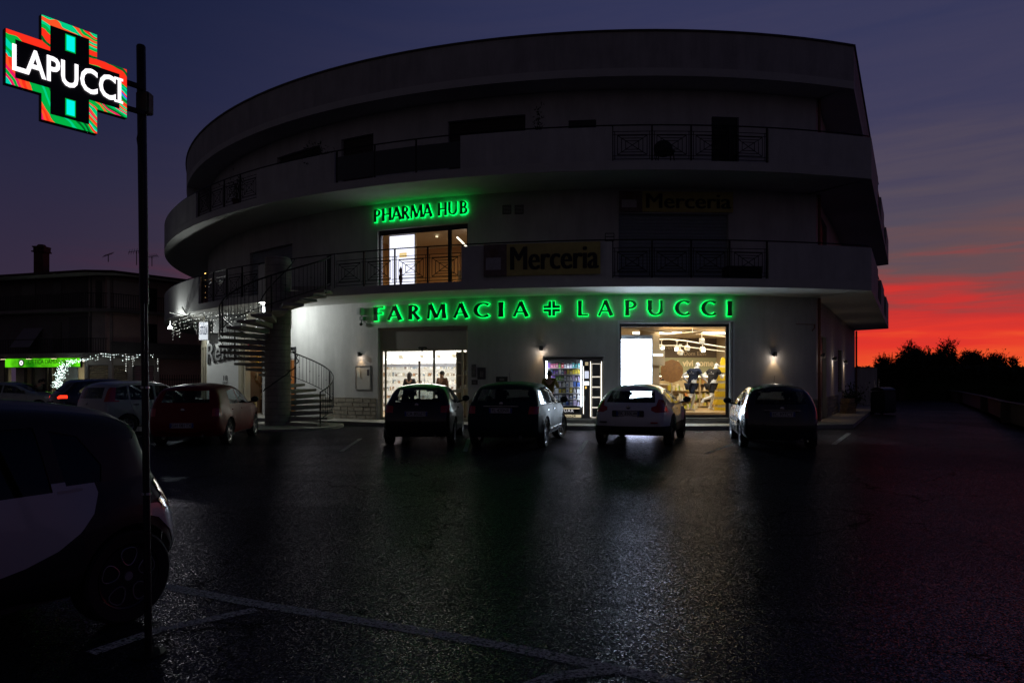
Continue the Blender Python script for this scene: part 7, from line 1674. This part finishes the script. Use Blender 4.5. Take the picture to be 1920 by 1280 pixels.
# far boundary wall on the right
bw = thing('boundary_wall', 'low pale concrete boundary wall along the right side of the lane', 'wall', tuple(gp(1925, 800)))
wpts = [gp(1935, 808), gp(1885, 792), gp(1845, 772), gp(1800, 755), gp(1740, 742)]
mb = MB(); L0 = Vector(bw.location)
for a, b in zip(wpts, wpts[1:]):
    d = (b - a).normalized(); n_ = Vector((d.y, -d.x, 0)) * .15; h = .80; v = []
    for p in (a, b): q = p - L0; v += [q - n_, q + n_, q + n_ * .9 + Vector((0, 0, h * .96)), q + Vector((0, 0, h)), q - n_ * .9 + Vector((0, 0, h * .96))]
    mb.add(v, [(0, 1, 2, 3, 4), (9, 8, 7, 6, 5), (0, 5, 6, 1), (1, 6, 7, 2), (2, 7, 8, 3), (3, 8, 9, 4)])
mb.build('wall_body', mat('wall_pale', (.13, .115, .10), .85, noise=.25, nscale=2), bw)
# hedge and trees against the sunset
def hedge(name, lab, a, b, h, th, n, seed, lf=.16):
    r = random.Random(seed); o = thing(name, lab, 'hedge', tuple(a)); M, L = seg(a, b); d = (b - a)
    mb = MB(); k = int(L / 1.2) + 1; sec = []
    for i in range(k + 1):
        s = L * i / k; hh_ = h * (.86 + .14 * math.sin(i * 1.7) * math.sin(i * .6)) * .9; v0 = len(mb.v)
        for (y, z) in ((-th / 2, 0), (-th * .55, hh_ * .5), (-th * .3, hh_ * .95), (th * .3, hh_ * .95), (th * .55, hh_ * .5), (th / 2, 0)): mb.v.append(Vector((s, y + r.gauss(0, .08), z + (r.gauss(0, .08) if z else 0))))
        if i:
            for j in range(5): mb.f.append((v0 - 6 + j, v0 - 5 + j, v0 + j + 1, v0 + j))
    mb.f += [(0, 1, 2, 3, 4, 5), tuple(len(mb.v) - 6 + j for j in range(6))]
    leaves(mb, n, lambda: Vector((r.uniform(-.3, L + .3), r.uniform(-th * .6, th * .6), h * (r.random() ** .45) * (1 + .10 * r.random()))), lf, r)
    for _ in range(int(L * 2.2)):
        p = Vector((r.uniform(0, L), r.uniform(-th * .4, th * .4), h * .85)); mb.tube([p, p + Vector((r.gauss(0, .15), r.gauss(0, .1), h * r.uniform(.1, .32)))], [.02, .006], 3, cap=False)
    q = mb.build('foliage', leafm, o); o.rotation_euler = (0, 0, math.atan2(d.y, d.x)); return o
hedge('hedge', 'long black clipped hedge across the end of the lane under the red sky', Pg(1560, 58), Pg(1905, 50), zat(691, 54), 2.2, 9000, 21)
hedge('hedge', 'darker continuation of the hedge beyond the right edge of the lane', Pg(1905, 50), Pg(2150, 42), zat(696, 46), 2.2, 4000, 22)
hedge('hedge', 'distant low tree line on the horizon behind the clipped hedge', Pg(1540, 100), Pg(2150, 100), zat(691, 100), 5, 6000, 23, .35)
def tree(lab, P, h, cw, seed, n=5200, lf=.16, spiky=1):
    r = random.Random(seed); o = thing('bushy_tree', lab, 'tree', tuple(P), 0, 'trees against the sunset'); tb = MB(); cbm = MB(); ends = []
    tb.tube([(0, 0, 0), (.05, 0, h * .18), (0, .05, h * .34)], [.22, .17, .13], 8)
    for i in range(9):
        a = 6.28 * i / 9 + r.random(); l = cw * r.uniform(.55, .95); p0 = Vector((0, 0, h * r.uniform(.2, .34))); p1 = p0 + Vector((math.cos(a) * l * .5, math.sin(a) * l * .5, h * .22)); p2 = p1 + Vector((math.cos(a) * l * .45, math.sin(a) * l * .45, h * r.uniform(.05, .3)))
        tb.tube([p0, p1, p2], [.10, .06, .03], 6); ends += [p1, p2, (p1 + p2) / 2]
    top_ = Vector((0, 0, h * .72)); tb.tube([(0, .05, h * .34), top_], [.12, .05], 6); ends += [top_, top_ * .85]
    clumps = [(e + Vector((r.gauss(0, .2), r.gauss(0, .2), r.uniform(-.1, .25))), r.uniform(.45, .85) * cw * .36) for e in ends]
    # fine leaves: dense inside each clump, thinner at its rim
    for c, rad in clumps:
        for _ in range(n // len(clumps)):
            d = Vector((r.gauss(0, 1), r.gauss(0, 1), r.gauss(0, .8))).normalized() * rad * r.random() ** .5; leaves(cbm, 1, lambda: c + d, lf * .8, r)
        for _ in range(7 * spiky):     # upright whips that break the outline
            d = Vector((r.gauss(0, .6), r.gauss(0, .4), abs(r.gauss(.8, .4)))).normalized(); p = c + d * rad * .6; q = p + d * rad * r.uniform(.6, 1.3); tb.tube([p, q], [.018, .005], 3, cap=False)
            leaves(cbm, 9, lambda: p.lerp(q, r.random()) + Vector((r.gauss(0, .06), r.gauss(0, .06), 0)), lf * .5, r)
    tb.build('trunk', barkm, o); cbm.build('crown', leafm, o); return o
for k, (px_, py_, D, w_, lab) in enumerate(((1692, 655, 52, 2.0, 'leftmost dark bushy tree against the sunset'), (1742, 640, 55, 2.3, 'tallest spiky tree in the middle of the sunset skyline'), (1786, 658, 54, 1.7, 'small gap-filling tree just right of the tallest one'), (1832, 650, 54, 2.2, 'wide ragged tree right of the middle of the sunset skyline'), (1868, 668, 52, 1.4, 'rightmost low sprawling bush on the sunset skyline'))):
    tree(lab, Pg(px_, D), zat(py_, D) * 1.06, w_ * 1.02, 40 + k, spiky=2)
hill = MB(); n = 60; pts_ = []
for i in range(n + 1):
    x = 150 + 500 * i / n; pts_.append((x, 5 + 3 * math.sin(i * .21) + 1.2 * math.sin(i * .7)))
for x, z in pts_: hill.v += [Vector((x, 520, 0)), Vector((x, 560, max(z, 3) + 6)), Vector((x, 640, 0))]
for i in range(n): hill.f += [(3 * i, 3 * i + 3, 3 * i + 4, 3 * i + 1), (3 * i + 1, 3 * i + 4, 3 * i + 5, 3 * i + 2)]
struct(hill.build('distant_hills', mat('hill_dark', (.02, .02, .018), .9, noise=.2, nscale=.05)))
# ================================================================ PEOPLE AND MANNEQUINS
def skin_obj(name, joints, edges, m, parent, lv=2):
    """joints: [(co, radius)], grown into one continuous surface"""
    me = bpy.data.meshes.new(name); me.from_pydata([tuple(c) for c, r in joints], edges, []); o = bpy.data.objects.new(name, me); COL.objects.link(o); o.parent = parent
    md = o.modifiers.new('skin', 'SKIN'); md.use_smooth_shade = True
    sk = me.skin_vertices[0].data
    for i, (c, r) in enumerate(joints): sk[i].radius = r if isinstance(r, tuple) else (r, r)
    sk[0].use_root = True
    s = o.modifiers.new('sub', 'SUBSURF'); s.levels = lv; s.render_levels = lv; me.materials.append(m); return o
def figure(name, lab, cat, M, pose, skin, clothes, hair=None, H=1.75, shirt_len=1, short=False, logo=None, legs_m=None, mannequin=False):
    root = thing(name, lab, cat); root.matrix_world = M; k = H / 1.75
    J = {n: Vector(c) * k for n, c in pose.items()}
    order = ['pelvis', 'spine', 'chest', 'neck', 'head', 'headtop', 'shL', 'elL', 'wrL', 'shR', 'elR', 'wrR', 'hipL', 'knL', 'anL', 'toL', 'hipR', 'knR', 'anR', 'toR']
    rad = dict(pelvis=(.15, .11), spine=(.13, .10), chest=(.16, .11), neck=.055, head=(.078, .092), headtop=(.070, .080), shL=.062, elL=.042, wrL=.028, shR=.062, elR=.042, wrR=.028, hipL=.088, knL=.060, anL=.040, toL=.034, hipR=.088, knR=.060, anR=.040, toR=.034)
    js = [(J[n], tuple(v * k for v in rad[n]) if isinstance(rad[n], tuple) else rad[n] * k) for n in order]; ix = {n: i for i, n in enumerate(order)}
    E = [('pelvis', 'spine'), ('spine', 'chest'), ('chest', 'neck'), ('neck', 'head'), ('head', 'headtop')]
    for s in 'LR': E += [('chest', 'sh' + s), ('sh' + s, 'el' + s), ('el' + s, 'wr' + s), ('pelvis', 'hip' + s), ('hip' + s, 'kn' + s), ('kn' + s, 'an' + s), ('an' + s, 'to' + s)]
    edges = [(ix[a], ix[b]) for a, b in E]
    # hands: palm, four fingers of unequal length and a thumb from the palm's side
    for s in 'LR':
        w_, e_ = J['wr' + s], J['el' + s]; d = (w_ - e_).normalized(); sd = d.cross(Vector((0, 0, 1))); sd = sd.normalized() if sd.length > .1 else Vector((1, 0, 0)); up = sd.cross(d)
        palm = w_ + d * .055 * k; js.append((palm, (.036 * k, .018 * k))); pi = len(js) - 1; edges.append((ix['wr' + s], pi))
        for q, ln_ in ((-.026, .065), (-.009, .078), (.009, .074), (.026, .058)):
            a = palm + d * .035 * k + sd * q * k; b = a + d * ln_ * .5 * k; c = b + (d * .8 - up * .5).normalized() * ln_ * .5 * k; i0 = len(js); js += [(a, .0095 * k), (b, .0085 * k), (c, .007 * k)]; edges += [(pi, i0), (i0, i0 + 1), (i0 + 1, i0 + 2)]
        a = palm + sd * -.038 * k; b = a + (d * .6 - sd * .7).normalized() * .05 * k; i0 = len(js); js += [(a, .012 * k), (b, .009 * k)]; edges += [(pi, i0), (i0, i0 + 1)]
    skin_obj('body', js, edges, skin, root)
    # face details on the head
    hd = J['head']; fw = (J['face'] - J['head']).normalized() if 'face' in J else Vector((0, 1, 0)); rt = fw.cross(Vector((0, 0, 1))).normalized()
    up = (J['headtop'] - J['head']).normalized()
    if not mannequin:
        mb = MB()
        for s in (-1, 1): mb.sphere(tuple(hd + up * .045 * k + fw * .088 * k + rt * s * .032 * k), .012 * k, n=8)
        mb.build('eyes', mat('eye_dark2', (.03, .02, .02), .3), root, True)
    mb = MB(); mb.sphere(tuple(hd + up * .015 * k + fw * .100 * k), .016 * k, .8, 1.1, 1.5, 8)
    for s in (-1, 1): mb.sphere(tuple(hd + up * .02 * k + rt * s * .082 * k), .022 * k, .5, .8, 1.3, 8)
    mb.tube([hd + fw * .094 * k - up * .028 * k - rt * .022 * k, hd + fw * .099 * k - up * .030 * k, hd + fw * .094 * k - up * .028 * k + rt * .022 * k], .006 * k, 5); mb.build('face_features', skin, root, True)
    if hair:
        hm, hl = hair; mb = MB(); c = hd + up * .055 * k - fw * .015 * k; mb.sphere(tuple(c), .104 * k, .93, 1.02, 1.05, 16)
        mb.v = [v for v in mb.v]
        if hl: mb.tube([c - fw * .05 * k + up * .03, c - fw * .075 * k - up * .1 * k, c - fw * .075 * k - up * (.1 + hl) * k], [.075 * k, .085 * k, .055 * k], 10)
        mb.build('hair', hm, root, True)
    # garments a little fuller than the body
    top_m, bot_m = clothes
    tj = [(J['pelvis'] + Vector((0, 0, -.07)), (.180 * k, .138 * k)), (J['spine'], (.150 * k, .118 * k)), (J['chest'], (.175 * k, .125 * k)), (J['chest'].lerp(J['neck'], .72), (.072 * k, .068 * k))]; te = [(0, 1), (1, 2), (2, 3)]
    for s in 'LR':
        sl = .55 if short else .97; i0 = len(tj); tj += [(J['sh' + s], .078 * k), (J['sh' + s].lerp(J['el' + s], sl), .066 * k if short else .055 * k)]; te += [(2, i0), (i0, i0 + 1)]
        if not short: tj.append((J['el' + s].lerp(J['wr' + s], .9), .042 * k)); te.append((i0 + 1, i0 + 2))
    sh_ = skin_obj('shirt' if short else 'jacket', tj, te, top_m, root)
    bj = [(J['pelvis'] - Vector((0, 0, .02)), (.165 * k, .128 * k))]; be = []
    for s in 'LR':
        i0 = len(bj); bj += [(J['hip' + s], .105 * k), (J['hip' + s].lerp(J['kn' + s], .78 if short else 1), .085 * k if short else .074 * k)]; be += [(0, i0), (i0, i0 + 1)]
        if not short: bj.append((J['kn' + s].lerp(J['an' + s], .92), .056 * k)); be.append((i0 + 1, i0 + 2))
    skin_obj('shorts' if short else 'trousers', bj, be, bot_m, root)
    for s in 'LR':
        mb = MB(); a, t = J['an' + s], J['to' + s]; d = (t - a); mb.tube([a - d * .35 - Vector((0, 0, .03)), a + d * .3 - Vector((0, 0, .03)), t], [.045 * k, .05 * k, .035 * k], 8); mb.build('shoe', skin if mannequin else black, root, True)
    if logo:
        t_ = text_mesh(logo, .07, .001, .001); mb = MB(); c = (J['spine'] + J['chest']) / 2; bk = -fw; T = Matrix.Translation(J['chest'] + bk * .150 * k - up * .02) @ Matrix.Rotation(math.atan2(bk.x, -bk.y) , 4, 'Z'); mb.add(t_.v, t_.f, T); mb.build('chest_lettering', mat('logo_pale', (.5, .5, .52), .5), sh_)
        mb = MB(); mb.lathe([(0, 0), (.02, 0), (.02, .004), (0, .004)], 10, T @ Matrix.Translation((0, 0, .07)) @ Matrix.Rotation(math.radians(90), 4, 'X')); mb.build('chest_badge', MAT['logo_pale'], sh_)
    return root
stand = dict(pelvis=(0, 0, .95), spine=(0, .01, 1.12), chest=(0, .0, 1.32), neck=(0, .01, 1.50), head=(0, .02, 1.58), headtop=(0, .01, 1.68), face=(0, .3, 1.58), shL=(-.18, 0, 1.42), elL=(-.24, -.02, 1.14), wrL=(-.22, .12, .93), shR=(.18, 0, 1.42), elR=(.24, -.02, 1.14), wrR=(.22, .12, .93),
             hipL=(-.10, 0, .88), knL=(-.11, .02, .50), anL=(-.11, -.02, .09), toL=(-.13, .13, .04), hipR=(.10, 0, .88), knR=(.11, .02, .50), anR=(.11, -.02, .09), toR=(.13, .13, .04))
reach = dict(stand, elR=(.26, .12, 1.20), wrR=(.20, .36, 1.22), elL=(-.25, .04, 1.14), wrL=(-.16, .24, 1.05))
bent = dict(stand, spine=(0, .08, 1.10), chest=(0, .18, 1.26), neck=(0, .28, 1.38), head=(0, .32, 1.45), headtop=(0, .34, 1.55), face=(0, .6, 1.40), shL=(-.19, .2, 1.34), shR=(.19, .2, 1.34), elL=(-.24, .26, 1.08), elR=(.24, .26, 1.08), wrL=(-.14, .42, 1.0), wrR=(.14, .42, 1.0))
runA = dict(pelvis=(0, 0, .93), spine=(0, .07, 1.09), chest=(0, .17, 1.28), neck=(0, .24, 1.45), head=(0, .28, 1.53), headtop=(0, .30, 1.64), face=(0, .6, 1.52), shL=(-.19, .15, 1.38), elL=(-.30, -.10, 1.20), wrL=(-.20, .02, 1.00), shR=(.19, .16, 1.38), elR=(.27, .26, 1.12), wrR=(.14, .46, 1.20),
            hipL=(-.10, .02, .86), knL=(-.12, .26, .52), anL=(-.12, .10, .12), toL=(-.12, .26, .05), hipR=(.10, -.01, .86), knR=(.12, -.12, .48), anR=(.12, -.52, .40), toR=(.12, -.60, .28))
skinm = mat('skin', (.42, .24, .16), .55); hairm = mat('hair_dark', (.015, .01, .008), .6); mannm = mat('mannequin_white', (.78, .78, .80), .35, coat=.3)
navy = mat('cloth_navy', (.012, .022, .06), .85, noise=.2, nscale=14); blk = mat('cloth_black', (.012, .012, .016), .85, noise=.2, nscale=14); olive = mat('cloth_olive', (.16, .12, .015), .85, noise=.2, nscale=14); jeans = mat('cloth_jeans', (.03, .04, .07), .85, noise=.2, nscale=14)
khaki = mat('cloth_khaki', (.16, .17, .12), .85, noise=.2, nscale=10); whitec = mat('cloth_white', (.55, .53, .5), .8, noise=.1, nscale=14); redc = mat('cloth_brown', (.14, .06, .03), .8)
def onray(px, D, z=0): return Vector(((px - 960) / F_ * D, D, z))
TR = lambda P, a: Matrix.Translation(P) @ Matrix.Rotation(math.radians(a), 4, 'Z')
# mannequins run to the right inside the display window
def mann(px, D, a, lab, cl, logo): figure('mannequin', lab, 'mannequin', TR(onray(px, D, .42), a), runA, mannm, cl, None, 1.86, short=True, logo=logo, mannequin=True)
mann(1296, 24.0, -62, 'white running mannequin in a navy shirt with its back to the street', (navy, navy), 'SIKURO')
mann(1333, 24.9, -58, 'white running mannequin in a black shirt nearest the yellow display', (blk, blk), 'SOMATOLINE' if False else 'SUNSET')
pd = thing('display_plinth', 'low wooden plinth under the two running mannequins', 'plinth', tuple(onray(1312, 24.5, .32)), shopR.c)
mb = MB(); mb.bbox(-1.2, 1.15, -.75, .8, 0, .095, .01); mb.build('plinth_body', woodfl, pd)
P_ = shopL.F @ Vector((-1.3, 4.2, GZ + .02)); figure('person', 'person with long dark hair in dark clothes facing the shelves in the left doorway', 'person', TR(onray(768, 26.6, GZ + .02), -10), stand, skinm, (blk, blk), (hairm, .18), 1.72)
figure('person', 'person in brown top standing behind the glass at the right of the left doorway', 'person', TR(onray(829, 25.8, GZ + .02), 150), stand, skinm, (redc, blk), (hairm, 0), 1.76)
figure('person', 'dark haired person bent over the counter behind the white car', 'person', TR(onray(1233, 27.6, .32), 170), bent, skinm, (blk, blk), (hairm, 0), 1.70)
pv = cyl(phi_at(1034, R_WALL), R_WALL + .75, GZ); figure('person', 'person in an olive yellow jacket using the vending machine', 'person', TR(pv, -12), reach, skinm, (olive, jeans), (hairm, 0), 1.74)
figure('person', 'person in a khaki coat leaning forward by the optician doorway', 'person', TR(onray(72, 33.5), 20), bent, skinm, (khaki, blk), (hairm, 0), 1.72)
figure('person', 'person in dark clothes facing the one in khaki by the optician doorway', 'person', TR(onray(81, 33.8), 140), stand, skinm, (blk, blk), (hairm, 0), 1.62)
# hang hub figure: bag by the upstairs window
hg = thing('window_figure', 'slim dark and red ornament standing before the upstairs lit panel', 'ornament', tuple(cyl(phi_at(740, R_WALL), R_WALL - .4, Z1S + .1)))
mb = MB(); mb.lathe([(0, 0), (.05, .02), (.03, .2), (.06, .38), (.075, .5), (.04, .66), (.06, .78), (.02, .9), (0, .92)], 12); mb.build('ornament_body', mat('ornament', (.10, .015, .03), .5, noise=.6, nscale=20), hg, True)
# litter on the tarmac
for px_, py_, sc_, lab in ((1310, 811, 1, 'crumpled paper scrap on the tarmac by the display window kerb'), (648, 1054, .16, 'tiny pale scrap on the empty tarmac in the middle foreground')):
    m = MB(); m.add([Vector(q) * sc_ for q in ((-.12, -.05, .01), (.14, -.03, .012), (.10, .08, .03), (-.08, .06, .012), (0, .0, .035))], [(0, 1, 4), (1, 2, 4), (2, 3, 4), (3, 0, 4)])
    o = tag(m.build('paper_scrap', mat('scrap', (.45, .45, .44), .8)), lab, 'litter'); o.location = gp(px_, py_)
